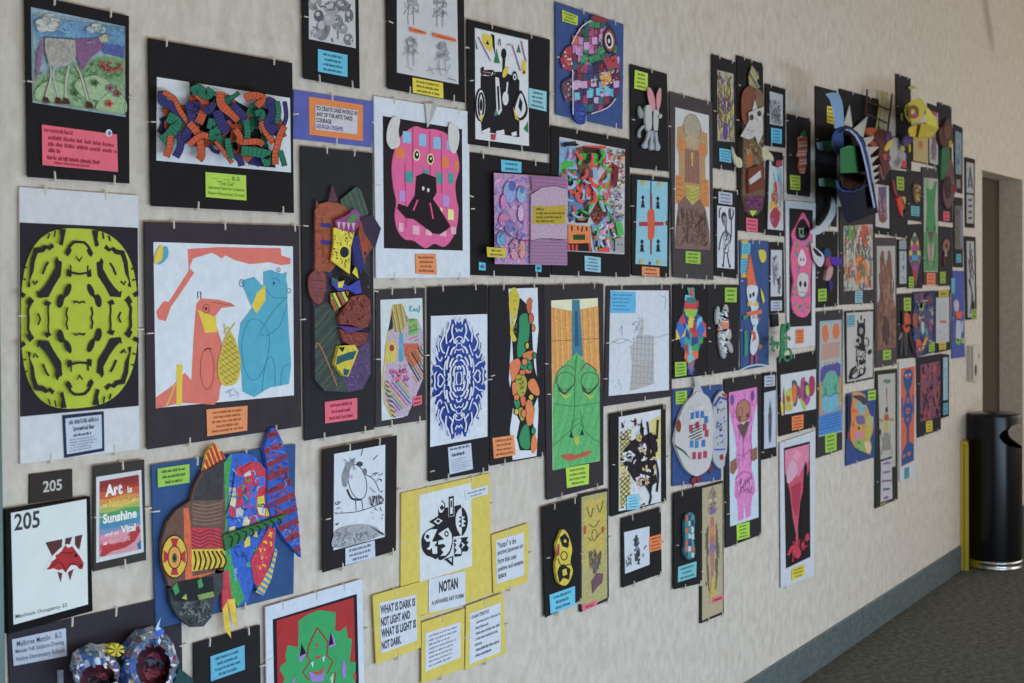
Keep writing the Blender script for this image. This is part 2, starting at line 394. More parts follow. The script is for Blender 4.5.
# radius and centre from the picture: left and right edges at x = 970 and 1019.5, front foot at y = 571
foot = FL(995, 571.5)
fwd = Vector((foot.x-CAM.x, foot.y-CAM.y, 0)).normalized()
Rb = (foot-CAM).length * 49.5 / F / 2 * 0.99
cb = Vector((foot.x, foot.y, 0)) + fwd*Rb
top_ = ray(995, 413); tt = ((cb - CAM).x*fwd.x + (cb-CAM).y*fwd.y) / (top_.x*fwd.x + top_.y*fwd.y); HB = HC + top_.z*tt
print('bin centre', cb, 'R', Rb, 'H', HB, 'cam height', HC, 'door', XD0, XD1, ZT, 'depth', DEP, 'baseboard', ZB)
bin_ = bpy.data.objects.new('litter_bin', None); S.collection.objects.link(bin_); bin_.location = cb
bin_['label'] = 'round black glossy litter bin with a side opening and chrome foot ring, by the doorway'; bin_['category'] = 'litter bin'
BLK = mat('#0c0c0f', 'gloss'); CHR = mat('#b8bcc0', 'metal'); DRK = mat('#050506', 'plastic')
zt = HB; oz0 = zt - .185*HB/.85; oz1 = zt - .045
rightdir = math.atan2(-fwd.x, fwd.y)    # direction to the right of the view, in the floor plane
rr = Vector((fwd.y, -fwd.x, 0)); ra = math.atan2(rr.y, rr.x)
zc = (oz0+oz1)/2; hz = (oz1-oz0)/2
def cutf(j, a, z):
    for c in (ra,):
        da = (a - c + math.radians(10) + math.pi) % (2*math.pi) - math.pi
        if c == ra and (da/1.22)**2 + ((z-zc)/hz)**2 < 1: return True
    return False
N = 180; zs = [.045 + (zt-.012-.045)*k/150 for k in range(151)]
lathe('bin_body', [(Rb, z) for z in zs] + [(Rb*.995, zt-.004), (Rb*.97, zt), (0.001, zt+.004)], N, BLK, bin_, cut=lambda j, a, z: j < 150 and cutf(j, a, z))
lathe('inner_liner', [(Rb*.93, .05), (Rb*.93, oz0-.01), (Rb*.9, oz0-.012)], 48, DRK, bin_)
lathe('chrome_foot_ring', [(Rb*.98, 0.0), (Rb*1.02, .003), (Rb*1.03, .012), (Rb*1.0, .018), (Rb*1.0, .03), (Rb*1.03, .036), (Rb*1.02, .046), (Rb*.98, .048)], 64, CHR, bin_)
# ------------------------------------------------------------------ folded yellow floor sign behind the bin
f0 = FL(964, 570.5)
yl = mat('#a08a10', 'plastic')
sg = bpy.data.objects.new('folded_floor_sign', None); S.collection.objects.link(sg)
sp = FL(964.3, 570.6); dr = Vector((sp.x-CAM.x, sp.y-CAM.y, 0)).normalized(); sg.location = (sp.x, sp.y, 0); sg.rotation_euler.z = math.atan2(dr.y, dr.x)
sg['label'] = 'yellow folded floor sign standing upright between the wall and the black litter bin'; sg['category'] = 'floor sign'
H_ = (HC + (ray(963,443).z) * ((sg.location.x)/ray(963,443).x))
for k, yy in enumerate((-.0225, .0015)):
    v = []; pr = [(0,0),(.24,0),(.24,H_-.10),(.20,H_-.02),(.16,H_),(.03,H_),(.005,H_-.012),(0,H_-.04)]
    n = len(pr); v = [(x, y, z) for y in (yy, yy+.021) for x, z in pr]
    f = [(i, (i+1) % n, n+(i+1) % n, n+i) for i in range(n)] + [tuple(range(n)), tuple(range(n, 2*n))[::-1]]
    newmesh('sign_panel', v, f, [0]*len(f), [yl], sg)
o = boxmesh('hinge_cap', .004, .10, -.018, .019, H_-.012, H_+.010, yl, sg, .004)
# ================================================================== artworks, left third of the wall
# goat in a meadow
A = Piece('mounted_drawing', 'black board with crayon drawing of a long-legged goat in a meadow, pink caption below', 'artwork', (25,-7,129,16,129.5,183.5,28,177), BK, clips='tblr', lift=.006)
p = A.sheet('drawing', (31,7,125,26.5,125.5,117,32.5,102.5), '#86a0b2', kind='crayon').crop(0,0,4)
p.poly([130,60,500,110,500,200,380,180,250,160,135,150], '#6490b4', 'crayon')
p.poly([385,165,498,185,498,235,420,225], '#4f5c98', 'crayon')
p.poly([135,300,200,290,300,250,360,240,420,215,500,235,500,460,130,405], '#82a07a', 'crayon')
p.poly([300,260,350,240,420,225,490,245,490,330,400,300,320,330], '#74966a', 'crayon', True)
p.scrib([135,200,500,250,500,455,135,400], 120, ['#5c8458','#6e9466','#8fae84','#4c7450'], 1.0, 24)
for q in ([150,350,200,320,260,340,280,400,150,400],[300,330,380,300,450,340,460,400,340,390],[400,400,440,370,498,390,498,455,390,440]):
    p.poly(q, '#93ae86', 'crayon', True); p.line(q[:8], .6, '#4f7a48', sm=True)
for x,y,a in ((165,90,14),(195,75,16),(222,90,14),(205,108,15),(170,112,13),(365,118,12),(385,108,13),(405,120,11)):
    p.ell(x,y,a*1.7,a*1.2,'#bdbbb2')
for x,y in ((165,92),(195,80),(215,100)): p.ring(x,y,24,17,.5,'#8a8f96')
p.poly([175,145,165,260,140,340,150,210], '#865f84','crayon')
p.poly([180,150,235,152,300,158,310,190,300,240,270,262,215,270,195,255,180,200], '#a09c96','crayon')
p.poly([300,158,395,152,415,190,360,235,330,285,305,220], '#80587e','crayon')
p.hatch([300,158,395,152,415,190,360,235,330,285,305,220], 9, 70, .7, '#7d4f7f')
p.poly([395,150,420,135,445,150,430,165,405,170], '#a8a58a'); p.lines([[(405,150),(400,120)],[(425,140),(430,115)],[(430,150),(455,140)]], .8,'#6d6a52')
p.lines([[(195,255),(205,300),(180,400)],[(218,270),(215,310),(235,395)],[(278,262),(265,320),(262,395)],[(290,240),(320,290),(352,400)]], 1.8,'#aeada6')
p.lines([[(195,255),(200,300),(172,400)],[(290,240),(330,300),(358,400)],[(180,150),(300,158)],[(180,150),(178,200),(195,255)]], .5,'#4d4a4c')
for x,y in ((182,400),(232,402),(262,404),(356,420)): p.poly([x-8,y-15,x+10,y-10,x+20,y+14,x-12,y+12], '#4c2c2a')
p.scrib([400,240,495,260,495,300,400,285], 40, ['#a83838','#c04848','#7a2f3a'], 1.8, 8)
for x,y,c in ((440,352,'#8a5a78'),(470,375,'#8a4a58'),(437,415,'#c0453c'),(300,372,'#3f6a3a'),(380,332,'#3f6a3a')):
    for k in range(5): p.ell(x+10*math.cos(k*1.26), y+9*math.sin(k*1.26), 6, 6, c)
    p.ell(x,y,5,5,'#3a2c30')
p.scrib([130,60,500,110,500,200,380,180,250,160,135,150],50,['#7fa2be','#557ea2'],1.0,26); p.scrib([180,150,300,158,300,240,215,270],26,['#8e8a84','#aca8a0'],.8,16)
p.line([130,60,132,400,500,460,500,110,130,60], .7, '#6f6f68')
p.done()
c = A.sheet('caption_card', (42,124.5,117,134.5,118,172,42.5,165), '#ee5f74', d=A.fr+.002); g = quadmap(quad4((42,124.5,117,134.5,118,172,42.5,165)))
def row(part, g, t, u0, u1, v0, v1, col='#7c1f30', bold=.008): part.text(t, [g((u0,v0)),g((u1,v0)),g((u1,v1)),g((u0,v1))], col, bold)
c.px(); c.bars([g((0,.06)),g((.45,.06)),g((.45,.17)),g((0,.17))],1,'#8a2436',.9,'l',[.85])
for k,(e,a,b) in enumerate(((.9,.02,.24),(.93,.02,.4),(.16,.02,.56),)): c.bars([g((.02,b)),g((1,b)),g((1,b+.11)),g((.02,b+.11))],1,'#8a2436',.9,'l',[e])
c.bars([g((.02,.74)),g((.76,.74)),g((.76,.85)),g((.02,.85))],1,'#8a2436',.9,'l',[.94]); row(c,g,'Native Elementary School',.16,.62,.87,.97)
c.done()
m = A.part('photo_sticker', A.fr+.004, 'small round white sticker'); m.px().slab([(109+3.4*math.cos(t*.5), 133+3.8*math.sin(t*.5)) for t in range(12)][::-1], '#b9c6d4', A.fr+.0028, A.fr+.0034); m.ell(109.5,133.3,1.5,1.9,'#5a5f86'); m.done()

# woven tangle
A = Piece('mounted_collage', 'black board with tangled navy, orange and green snakelike shapes on white, lime caption below', 'artwork', (148.5,38,292.3,63,294,213,151.5,206), BK, lift=.006, tc=(.12,.84), bc=(.32,.88), clips='tbl')
q = (157,77,290,98,291,172.5,156.5,160.5)
p = A.sheet('collage', q, '#ccd0da').crop(140,0,3.25)
p.poly([160,265,200,275,235,310,300,320,350,350,380,400,400,450,440,520,440,545,380,540,330,500,280,470,240,440,190,420,190,360,165,330], '#221f26')
def worm(pts, w, col, hc):
    p.line(pts, w*1.15+1.2, '#1c1b22', sm=True); w *= 1.15; p.line(pts, w, col, sm=True); n = len(pts)
    S2 = smoothpts([(pts[i],pts[i+1]) for i in range(0,len(pts),2)], False, 4)
    L = []
    for a,b in zip(S2, S2[1:]):
        dx,dy = b[0]-a[0], b[1]-a[1]; l = math.hypot(dx,dy) or 1; h = w*p.k*.42
        L.append([(a[0]-dy/l*h, a[1]+dx/l*h),(a[0]+dy/l*h, a[1]-dx/l*h)])
    p.lines(L, .6, hc, sm=False)
NV,ORG,GR = '#39366f','#c4552f','#27745a'
RT = random.Random(11)
TP = [(75,300),(150,340),(165,275),(200,280),(235,305),(300,305),(345,335),(410,320),(470,340),(478,440),(462,530),(330,535),(290,505),(230,455),(180,500),(75,500),(62,400)]
for k in range(46):
    for _ in range(30):
        x,y = RT.uniform(65,475),RT.uniform(285,530)
        if inpoly(x,y,TP): break
    a = RT.uniform(0,6.28); pts=[x,y]
    for j in range(3):
        x += 20*math.cos(a); y += 20*math.sin(a); a += RT.uniform(-.8,.8)
        if not inpoly(x,y,TP): break
        pts += [x,y]
    if len(pts) > 4: worm(pts, RT.uniform(5,9), *RT.choice(((NV,'#25234f'),(ORG,'#8a3a20'),(GR,'#174a3a'))))
worm([72,295,75,330,110,350,140,400], 7,NV,'#25234f'); worm([75,300,110,320,130,360,160,400,190,420], 4,ORG,'#8a3a20')
worm([90,380,120,400,95,440,70,460], 9,GR,'#174a3a'); worm([100,440,95,480,85,510], 5,ORG,'#8a3a20'); worm([135,430,130,480,115,510], 6,NV,'#25234f')
worm([160,340,170,400,150,440,160,460], 7,NV,'#25234f'); worm([160,400,190,440,200,500,190,520],6,ORG,'#8a3a20'); worm([180,300,210,330,200,380,190,400],7,ORG,'#8a3a20')
worm([168,300,190,290,215,310,235,290], 8,GR,'#174a3a'); worm([150,340,180,350,185,330], 6,NV,'#25234f'); worm([160,470,200,440,240,450],5,ORG,'#8a3a20')
worm([220,400,250,410,240,440,260,460,290,490], 9,GR,'#174a3a'); worm([250,360,265,400,285,430], 8,NV,'#25234f'); worm([262,300,265,340,300,370,320,390],7,ORG,'#8a3a20')
worm([300,340,330,370,340,390], 6,NV,'#25234f'); worm([345,390,350,430,345,465], 5,GR,'#174a3a'); worm([315,430,325,460,380,460,400,470],5,ORG,'#8a3a20')
worm([330,490,380,495,430,510,400,530], 8,GR,'#174a3a'); worm([340,320,370,310,400,320,380,345],6,ORG,'#8a3a20'); worm([375,370,395,365,400,385],5,GR,'#174a3a')
worm([395,395,410,430,435,465], 5,ORG,'#8a3a20'); worm([410,330,430,340,435,370,420,400,440,430],9,NV,'#25234f'); worm([445,330,450,360,445,400],4,GR,'#174a3a')
worm([470,330,475,380,460,420], 3,NV,'#25234f'); worm([470,410,455,440,440,500,440,535],5,ORG,'#8a3a20'); worm([455,490,465,520,470,540],4,GR,'#174a3a')
worm([310,505,325,520,330,540],5,NV,'#25234f'); worm([245,460,270,490,300,530],3,ORG,'#8a3a20'); worm([285,450,290,490,300,515],5,GR,'#174a3a'); worm([225,470,240,490,260,495],2.5,'#221f26','#39366f')
worm([290,320,310,310,322,300],3,GR,'#174a3a'); worm([205,350,225,360,240,335],5,NV,'#25234f'); worm([310,420,325,445,320,460],5,ORG,'#8a3a20')
p.done()
A.cap((205.5,172,246,175.5,246.5,200.5,206,197), LIME, ['.....   ..... 8-2','"The Cat"','Submitted Paper for Sculpture','Native Elementary School'], '#45621a')

# top black and white photo
A = Piece('mounted_print', 'black board cut off by the top edge, grey print of piled shapes above blue caption', 'artwork', (302,-22,358.5,-8,359.8,88.7,304,78.4), BK, clips='bl', lift=.006, lv=.42)
q=(309,-15,355,-6,355.8,48.2,309,39); p = A.sheet('print', q, '#bdbec2').crop(290,0,3.795)
for x,y,a,b,r,c in ((95,10,25,32,20,'#8d8d90'),(125,110,28,45,10,'#7d7d82'),(100,125,22,18,0,'#95959a'),(160,30,32,28,0,'#9b9b9e'),(200,20,30,22,30,'#77777c'),(180,85,22,30,0,'#85858a'),(225,60,16,26,0,'#6b6b70'),(222,150,18,22,0,'#77777c'),(150,75,24,22,0,'#a3a3a6'),(205,110,14,20,0,'#8f8f94'),(110,60,18,22,0,'#5f5f66')):
    p.ell(x,y,a,b,c,r); p.ell(x-a*.25,y-b*.3,a*.45,b*.4,'#b2b2b5',r)
p.scrib([80,5,240,5,240,170,80,150], 25, ['#55555a','#6f6f74','#d3d3d6'], .9, 22)
p.line([182,110,183,150],.8,'#55555a'); p.done()
A.cap((318,49,347.5,55,347.5,77,318,71.5), CY_, 4, '#1d4a60')

# four small pencil sketches
A = Piece('mounted_drawing', 'black board with faint pencil figures and two orange strips above a yellow caption', 'artwork', (386.5,-24,464,-8,465,102.7,388,88.5), BK, clips='blr', lift=.006, lv=.43)
p = A.sheet('drawing', (397,-14,457,-2,458.6,84.4,397,72.5), '#c2c4c8').crop(290,0,3.795)
for x,y in ((460,15),(570,25),(460,170),(580,190)):
    p.scrib([x-25,y-30,x+28,y-30,x+28,y+42,x-25,y+42], 34, ['#8f9095','#7c7d83','#a5a6aa'], .55, 20)
    p.ring(x,y-12,14,18,.5,'#77787e'); p.ring(x-5,y-16,4,5,.5,'#77787e'); p.ring(x+6,y-16,4,5,.5,'#77787e')
    p.lines([[(x-8,y+10),(x-12,y+50),(x-10,y+78)],[(x+8,y+10),(x+10,y+50),(x+10,y+80)],[(x-12,y+14),(x-28,y+40)],[(x+12,y+14),(x+30,y+34)]], .6, '#85868c')
p.lines([[(520,270),(560,262),(600,268)],[(560,240),(575,290)],[(530,250),(545,285)],[(610,245),(590,290)],[(440,250),(470,268)]], .5,'#85868c'); p.lines([[(600,298),(632,306)]],.6,'#6a6b72')
for q in ([455,102,518,122,518,132,458,120],[543,124,632,148,632,160,546,140]): p.poly(q,'#e8693a')
p.bars([463,108,514,122,514,128,463,114],1,'#8a3418',.7); p.bars([550,131,628,150,628,156,550,137],1,'#8a3418',.7); p.done()
A.cap((412.5,77.5,443,83,443.5,98.5,413,92.5), YE, 3, '#5a4d10')

# black and white abstract with yellow and green
A = Piece('mounted_drawing', 'black board with black and white abstract of bottles and triangles, pale blue side caption', 'artwork', (467.5,19,550,39.5,549,154,468.5,144), BK, lift=.006, tc=(.25,.75), bc=(.2,.6))
p = A.sheet('drawing', (475,27.5,528,40,529,146,475.5,139), '#d3d5da').crop(460,0,4.878)
for q in ([100,370,160,370,175,360,180,560,100,560],[170,350,220,350,290,390,290,620,105,620,105,480,180,470],[100,560,290,560,290,670,105,640],[150,165,168,170,172,270,160,230]): p.poly(q,'#252328')
p.poly([140,170,112,165,108,200,125,230,145,250,158,240,155,180],'#d8bf3a',sm=True); p.poly([125,215,143,220,135,195],'#252328')
p.poly([165,305,195,310,178,235],'#2e7a52'); p.poly([275,255,297,258,287,212],'#2e7a52'); p.poly([75,190,88,240,78,240],'#2e7a52'); p.poly([310,630,332,590,334,650],'#2e7a52'); p.poly([165,565,195,560,175,530],'#3e8a72')
p.ell(214,262,13,26,'#252328'); p.poly([208,285,222,285,216,370,206,360],'#252328'); p.ell(222,350,12,30,'#d8bf3a',20); p.ell(313,330,12,38,'#d8bf3a'); p.poly([306,358,320,358,313,338],'#252328')
p.ell(222,480,15,34,'#cfd1d6'); p.line([228,450,232,400],1.6,'#cfd1d6'); p.poly([172,375,190,380,205,540,190,562,178,540],'#cfd1d6'); p.poly([180,420,190,420,195,530,187,545],'#252328')
p.line([104,335,115,330,115,345,160,345,165,362,150,375,112,370,104,335],1.4,'#252328',sm=True); p.poly([108,340,158,348,150,370,112,362],'#252328'); p.line([112,350,150,356],1.0,'#c86a86')
p.ell(102,512,26,80,'#cfd1d6'); p.ring(102,512,25,78,1.6,'#252328'); p.ring(103,512,13,58,1.8,'#252328'); p.ell(103,512,7,30,'#252328'); p.poly([95,560,115,560,104,598],'#d8bf3a')
p.ell(267,385,15,38,'#252328'); p.ell(267,375,9,16,'#cfd1d6'); p.ell(267,376,4,9,'#252328')
p.poly([296,440,328,510,326,560,298,588,268,575,258,540,262,500],'#252328',sm=True); p.poly([296,455,318,510,318,545,296,575,274,560,268,530],'#cfd1d6',sm=True); p.poly([292,475,305,500,300,550,284,520],'#252328'); p.poly([258,520,275,560,290,590,270,580],'#d8a52e')
p.poly([105,640,145,622,148,640,118,660],'#d3d5da'); p.poly([175,640,215,632,218,655,180,660],'#d3d5da'); p.poly([250,648,275,640,278,660,254,665],'#d3d5da'); p.poly([152,655,176,655,172,683,155,683],'#b8384a')
p.lines([[(90,180),(150,298)],[(255,220),(275,280),(295,345)],[(300,200),(312,260),(325,300)]],1.0,'#a0528a'); p.lines([[(188,220),(195,190),(200,225)],[(228,220),(250,215)]],.7,'#5a5560')
p.line([73,136,333,195],.5,'#8a8c90'); p.done()
A.cap((529,88,546.5,91.5,546.5,111.5,529,107.5), '#8cc4d4', 4, '#2c4f5c')

# quote in orange frame
A = Piece('quote_card', 'violet board with an orange framed printed quotation about courage in the arts', 'sign', (294,89.7,374,101.8,372,147.3,293,138.5), '#5960a4', clips='tblr', lift=.002, tc=(.48,), bc=(.55,), group=None)
p = A.sheet('orange_frame', (309,96.5,363,105,363,141,309.5,134.5), '#f5813f'); p.done()
p = A.sheet('printed_quote', (315.5,104.5,358,110.5,357,134.5,315.5,129.5), '#c3bfca', d=A.fr+.0012)
for t,y0,y1,u0,u1 in (('To create ones world in',.04,.22,.02,.99),('any of the arts takes',.28,.46,.02,.88),('courage',.52,.70,.02,.38),("Georgia O'Keeffe",.76,.94,.02,.66)):
    g = quadmap(quad4((315.5,104.5,358,110.5,357,134.5,315.5,129.5))); p.px(); row(p,g,t.upper(),u0,u1,y0,y1,'#2a2630' if y0<.7 else '#6a619c',.03)
p.done()

# pink monster
A = Piece('mounted_collage', 'white board with pink woven monster face with two horns on black, orange caption', 'artwork', (374,96,469,111.5,470,277.4,376.3,278.2), '#cdd3e0', lift=.004, tc=(.16,.86), bc=(.15,.87), kind='paper')
p = A.sheet('black_background', (383,116,462,129.3,462.8,250.6,384.2,248.2), '#2c2428', kind='paper'); p.done()
p = A.part('woven_monster', A.fr+.0008).crop(370,90,3.415)
body = [150,125,185,132,225,135,262,150,280,180,300,225,305,270,292,320,295,370,302,405,298,460,285,500,255,535,220,525,190,540,150,515,120,510,95,480,85,430,90,380,80,330,75,260,85,205,105,160]
p.slab(body, '#dc5e96', p.d, p.d+.002, 'paper', True)
for x,y,w_,h,c in ((112,140,28,40,'#7db8e4'),(168,150,24,40,'#7db8e4'),(217,160,25,40,'#7db8e4'),(262,172,10,30,'#7db8e4'),(88,196,30,34,'#ee7a3c'),(245,228,24,36,'#ee7a3c'),(288,238,12,36,'#ee7a3c'),(120,276,28,38,'#3a9c98'),(228,280,22,38,'#3a9c98'),(268,282,18,36,'#3a9c98'),(182,270,18,30,'#3a9c98'),(100,342,24,36,'#b58ace'),(248,358,22,38,'#b58ace'),(266,406,20,36,'#e6dc88'),(240,400,7,34,'#e6dc88'),(145,462,24,30,'#f2a6bc'),(98,452,16,30,'#f2a6bc'),(238,470,22,28,'#f2a6bc'),(190,475,22,20,'#f2a6bc'),(276,466,18,24,'#f2a6bc')):
    p.poly([(x,y),(x+w_,y+3),(x+w_,y+h+3),(x,y+h)], c)
p.lines([[(148,130),(146,300)],[(205,140),(206,300)],[(244,150),(246,350)],[(120,250),(125,470)]],.5,'#b83a70')
for q in ([78,94,62,125,58,170,70,198,85,200,102,185,98,140,102,98],[272,115,268,160,275,205,290,216,302,190,305,150,295,120]):
    p.slab(q, '#c9c8c6', p.d+.001, p.d+.006, 'paper', True); p.d = A.fr+.004
p.slab([190,46,232,48,214,100,197,128], '#c2c0bf', A.fr+.004, A.fr+.010,'paper'); p.poly([212,48,232,48,200,120],'#a9a6a4'); p.d = A.fr+.004
for x,y in ((159,222),(206,236)):
    p.ell(x,y,12,20,'#d9cf96'); p.ell(x+1,y,8,14,'#2a2226'); p.ell(x+2,y-2,3,5,'#d5d5d0')
bl = [160,295,185,284,225,298,228,350,215,372,235,400,275,465,262,478,240,492,215,490,190,470,150,440,125,438,95,405,98,388,130,400,155,360]
p.slab(bl, '#2a2024', A.fr+.004, A.fr+.008, 'paper'); p.lines([[(163,375),(148,412)],[(205,385),(216,440)]],1.6,'#d84c88')
for x,y in ((182,336),(199,342)): p.ell(x,y,4.5,7,'#cfcfd2')
p.done()
A.cap((415.7,254,436,254,437,274.6,416,273.6), OR, 4, '#7a3a16')

# lime paper cut
A = Piece('paper_cutting', 'white board with lime green symmetrical paper cutting on black, navy framed caption', 'artwork', (19.5,187,138.3,195.5,139.3,449,20.5,464), '#c5c8cf', lift=.003, tc=(.2,.68), bc=(.26,.8), kind='paper')
p = A.sheet('black_background', (19.8,222.5,137.8,227.8,138.8,405.8,20.3,416.8), '#2c2830'); p.done()
p = A.part('lime_cutting', A.fr+.0008); B4 = quad4((20,222.5,138.2,227.8,139.2,405.8,20.5,416.8)); f = quadmap(B4)
p.T = lambda t: f(((t[0]+1)/2, (1-t[1])/2)); LM='#aab81e'
se = [(.985*abs(math.cos(t))**.72*(1 if math.cos(t)>0 else -1), .965*abs(math.sin(t))**.72*(1 if math.sin(t)>0 else -1)) for t in [2*math.pi*i/64 for i in range(64)]]
p.slab(se, LM, p.d, p.d+.0012, 'paper')
def s4(fn):
    for a in (1,-1):
        for b in (1,-1): fn(a,b)
def prims(a,b):
    m = lambda P: [(x*a,y*b) for x,y in P]; K='#2c2a2e'
    p.line(m([(0,.82),(.09,.815),(.16,.77),(.19,.71)]),2.8,K); p.poly(m([(.12,.74),(.2,.75),(.24,.70),(.2,.66),(.15,.69)]),K)
    p.poly(m([(0,.63),(.05,.67),(.055,.655),(0,.60)]),K)
    p.line(m([(0,.475),(.15,.49)]),2.2,K); p.line(m([(.14,.46),(.145,.57)]),1.6,K); p.poly(m([(.12,.5),(.2,.53),(.21,.45),(.14,.44)]),K)
    p.poly(m([(.29,.60),(.35,.62),(.37,.66),(.41,.62),(.40,.54),(.50,.42),(.60,.33),(.68,.28),(.72,.3),(.70,.22),(.52,.23),(.44,.33),(.31,.46)]),K)
    p.poly(m([(.42,.76),(.5,.72),(.55,.74),(.60,.70),(.70,.69),(.75,.60),(.77,.50),(.84,.40),(.82,.34),(.88,.33),(.84,.47),(.82,.62),(.76,.74),(.64,.75),(.58,.78),(.52,.76),(.46,.80)]),K)
    p.line(m([(.52,.60),(.57,.55),(.62,.47)]),2.2,K)
    p.line(m([(.70,.40),(.76,.36),(.78,.40)]),2,K)
    p.ell(.195*a,.30*b,.085,.045,K,-50*a*b); p.ell(.32*a,.185*b,.055,.075,K,25*a*b); p.poly(m([(.22,.29),(.27,.25),(.31,.22),(.27,.19),(.22,.24)]),K)
    p.line(m([(.0,.165),(.06,.18),(.1,.165)]),1.8,K)
    p.line(m([(.20,0),(.225,.05),(.20,.12)]),1.8,K); p.line(m([(.52,0),(.53,.08),(.52,.17)]),1.8,K); p.poly(m([(.47,.17),(.56,.2),(.60,.15),(.52,.13)]),K)
    p.line(m([(.66,0),(.68,.03),(.70,.06)]),1.8,K)
    p.line(m([(.86,0),(.87,.10),(.82,.17)]),2.8,K); p.poly(m([(.76,.19),(.84,.24),(.90,.17),(.84,.13)]),K); p.poly(m([(.9,.26),(1,.30),(1,.24),(.94,.22)]),K)
    for x,y,x2,y2 in ((.25,.93,.30,.80),(.40,.93,.42,.86),(.5,.9,.53,.84),(.93,.55,.88,.53),(.95,.42,.90,.41)): p.line(m([(x,y),(x2,y2)]),1.6,K)
    p.poly(m([(.22,.95),(.33,.95),(.31,.86),(.34,.79),(.28,.77),(.25,.86)]),K)
s4(prims); p.done()
c = A.sheet('caption_frame', (62.5,415.3,103.8,411.3,104.5,451,64.5,458), '#2b3050', d=A.fr+.0008); c.done()
c = A.sheet('caption_card', (65.5,418.5,101.5,414.5,102.2,448.2,67,454.3), '#b4bfd0', d=A.fr+.0016); g = quadmap(quad4((65.5,418.5,101.5,414.5,102.2,448.2,67,454.3))); c.px()
c.bars([g((.04,.05)),g((.95,.05)),g((.95,.19)),g((.04,.19))],1,'#4d5068',.9,'l',[.9]); row(c,g,'Symmetrical Bear',.2,.8,.25,.42,'#34364e',.03); c.bars([g((.1,.45)),g((.8,.45)),g((.8,.55)),g((.1,.55))],1,'#4d5068',.8)
c.bars([g((.04,.58)),g((.96,.58)),g((.96,.96)),g((.04,.96))],5,'#7a7e92',.45,'l'); c.done()

# coral and blue animals
A = Piece('mounted_collage', 'charcoal board with cut paper coral bird, blue bears and yellow pineapple, orange caption', 'artwork', (144.5,221.5,299,226,301.5,426.5,147.5,449.5), '#383238', lift=.006, tc=(.14,.5,.92), bc=(.24,.8))
p = A.sheet('collage', (153.5,242,292.9,246.3,294,395.3,156,408), '#cdd4e2').crop(140,190,2.63)
CO,BL,YL = '#d87062','#4ba4c0','#dcbf2e'
p.poly([125,155,210,150,370,153,372,172,397,180,395,195,370,198,340,190,290,195,250,185,225,172,215,180,190,165,140,180,130,205,143,218,80,310,68,345,48,340,42,320,62,292,75,295,128,212],CO)
p.poly([42,575,42,545,85,515,118,480,135,500,140,400,145,330,148,300,160,285,205,288,240,297,250,306,215,310,195,335,205,370,215,400,218,500,210,525,208,550,195,565,160,562,110,560],CO)
p.poly([152,315,200,335,203,373,172,376],YL); p.line([152,285,152,268,160,268,160,285],1.2,'#4c5668')
p.poly([96,458,112,460,110,565,96,566],YL); p.lines([[(70,567),(82,540),(92,510)]],1.2,YL)
p.ring(174,312,8,12,.6,'#6d3a38'); p.ell(174,312,3,5,'#55302f'); p.line([190,295,230,302,248,304],.5,'#8a4440'); p.ring(177,470,18,54,.5,'#8a4440'); p.line([170,422,178,416,188,419],1.0,'#3a2a2e')
p.poly([265,240,300,228,325,255,325,215,345,212,380,222,388,250,388,300,392,380,398,460,392,510,340,520,300,545,270,530,265,450,258,400,265,350,295,310],BL)
p.poly([325,215,345,210,372,222,386,215,384,238,388,262,370,285,345,285,330,262],BL); p.poly([308,270,330,250,330,290,306,325,294,305],YL)
p.lines([[(330,258),(350,282),(380,282)],[(285,345),(310,340),(340,380),(330,460),(300,500),(275,470),(268,400),(285,345)],[(388,280),(350,320),(315,375)],[(312,380),(325,382)],[(388,300),(365,360),(330,385)],[(320,530),(330,460),(345,438),(355,470),(355,515)],[(370,515),(375,470),(392,458)],[(345,235),(360,232),(368,245)]],.5,'#2c6c88')
p.ell(352,245,3,4,'#23536a'); p.ring(268,245,6,10,.5,'#4c5668'); p.ring(392,265,5,6,.5,'#4c5668'); p.ring(365,210,4,5,.5,'#4c5668')
p.poly([230,375,245,382,262,430,265,470,255,505,235,515,215,510,205,480,208,440],'#c8b23c',sm=True); p.hatch([230,380,245,385,260,430,262,470,250,505,225,512,208,480,210,440],11,40,.5,'#6f6224'); p.hatch([230,380,245,385,260,430,262,470,250,505,225,512,208,480,210,440],8,-30,.5,'#6f6224')
p.lines([[(222,378),(232,360),(240,378)],[(230,378),(250,350)],[(226,378),(222,352)]],1.0,'#c8b23c')
p.poly([50,150,60,148,58,185,42,195,38,180],YL,sm=True); p.poly([62,152,72,150,74,175,55,195,45,192,60,180],BL,sm=True)
p.scrib([225,520,262,520,260,548,225,548],8,['#9aa4bc'],.6,20); p.done()
A.cap((206.5,409.4,247.6,405.6,247.3,430.5,207.3,436.4), OR, 5, '#8a4218')

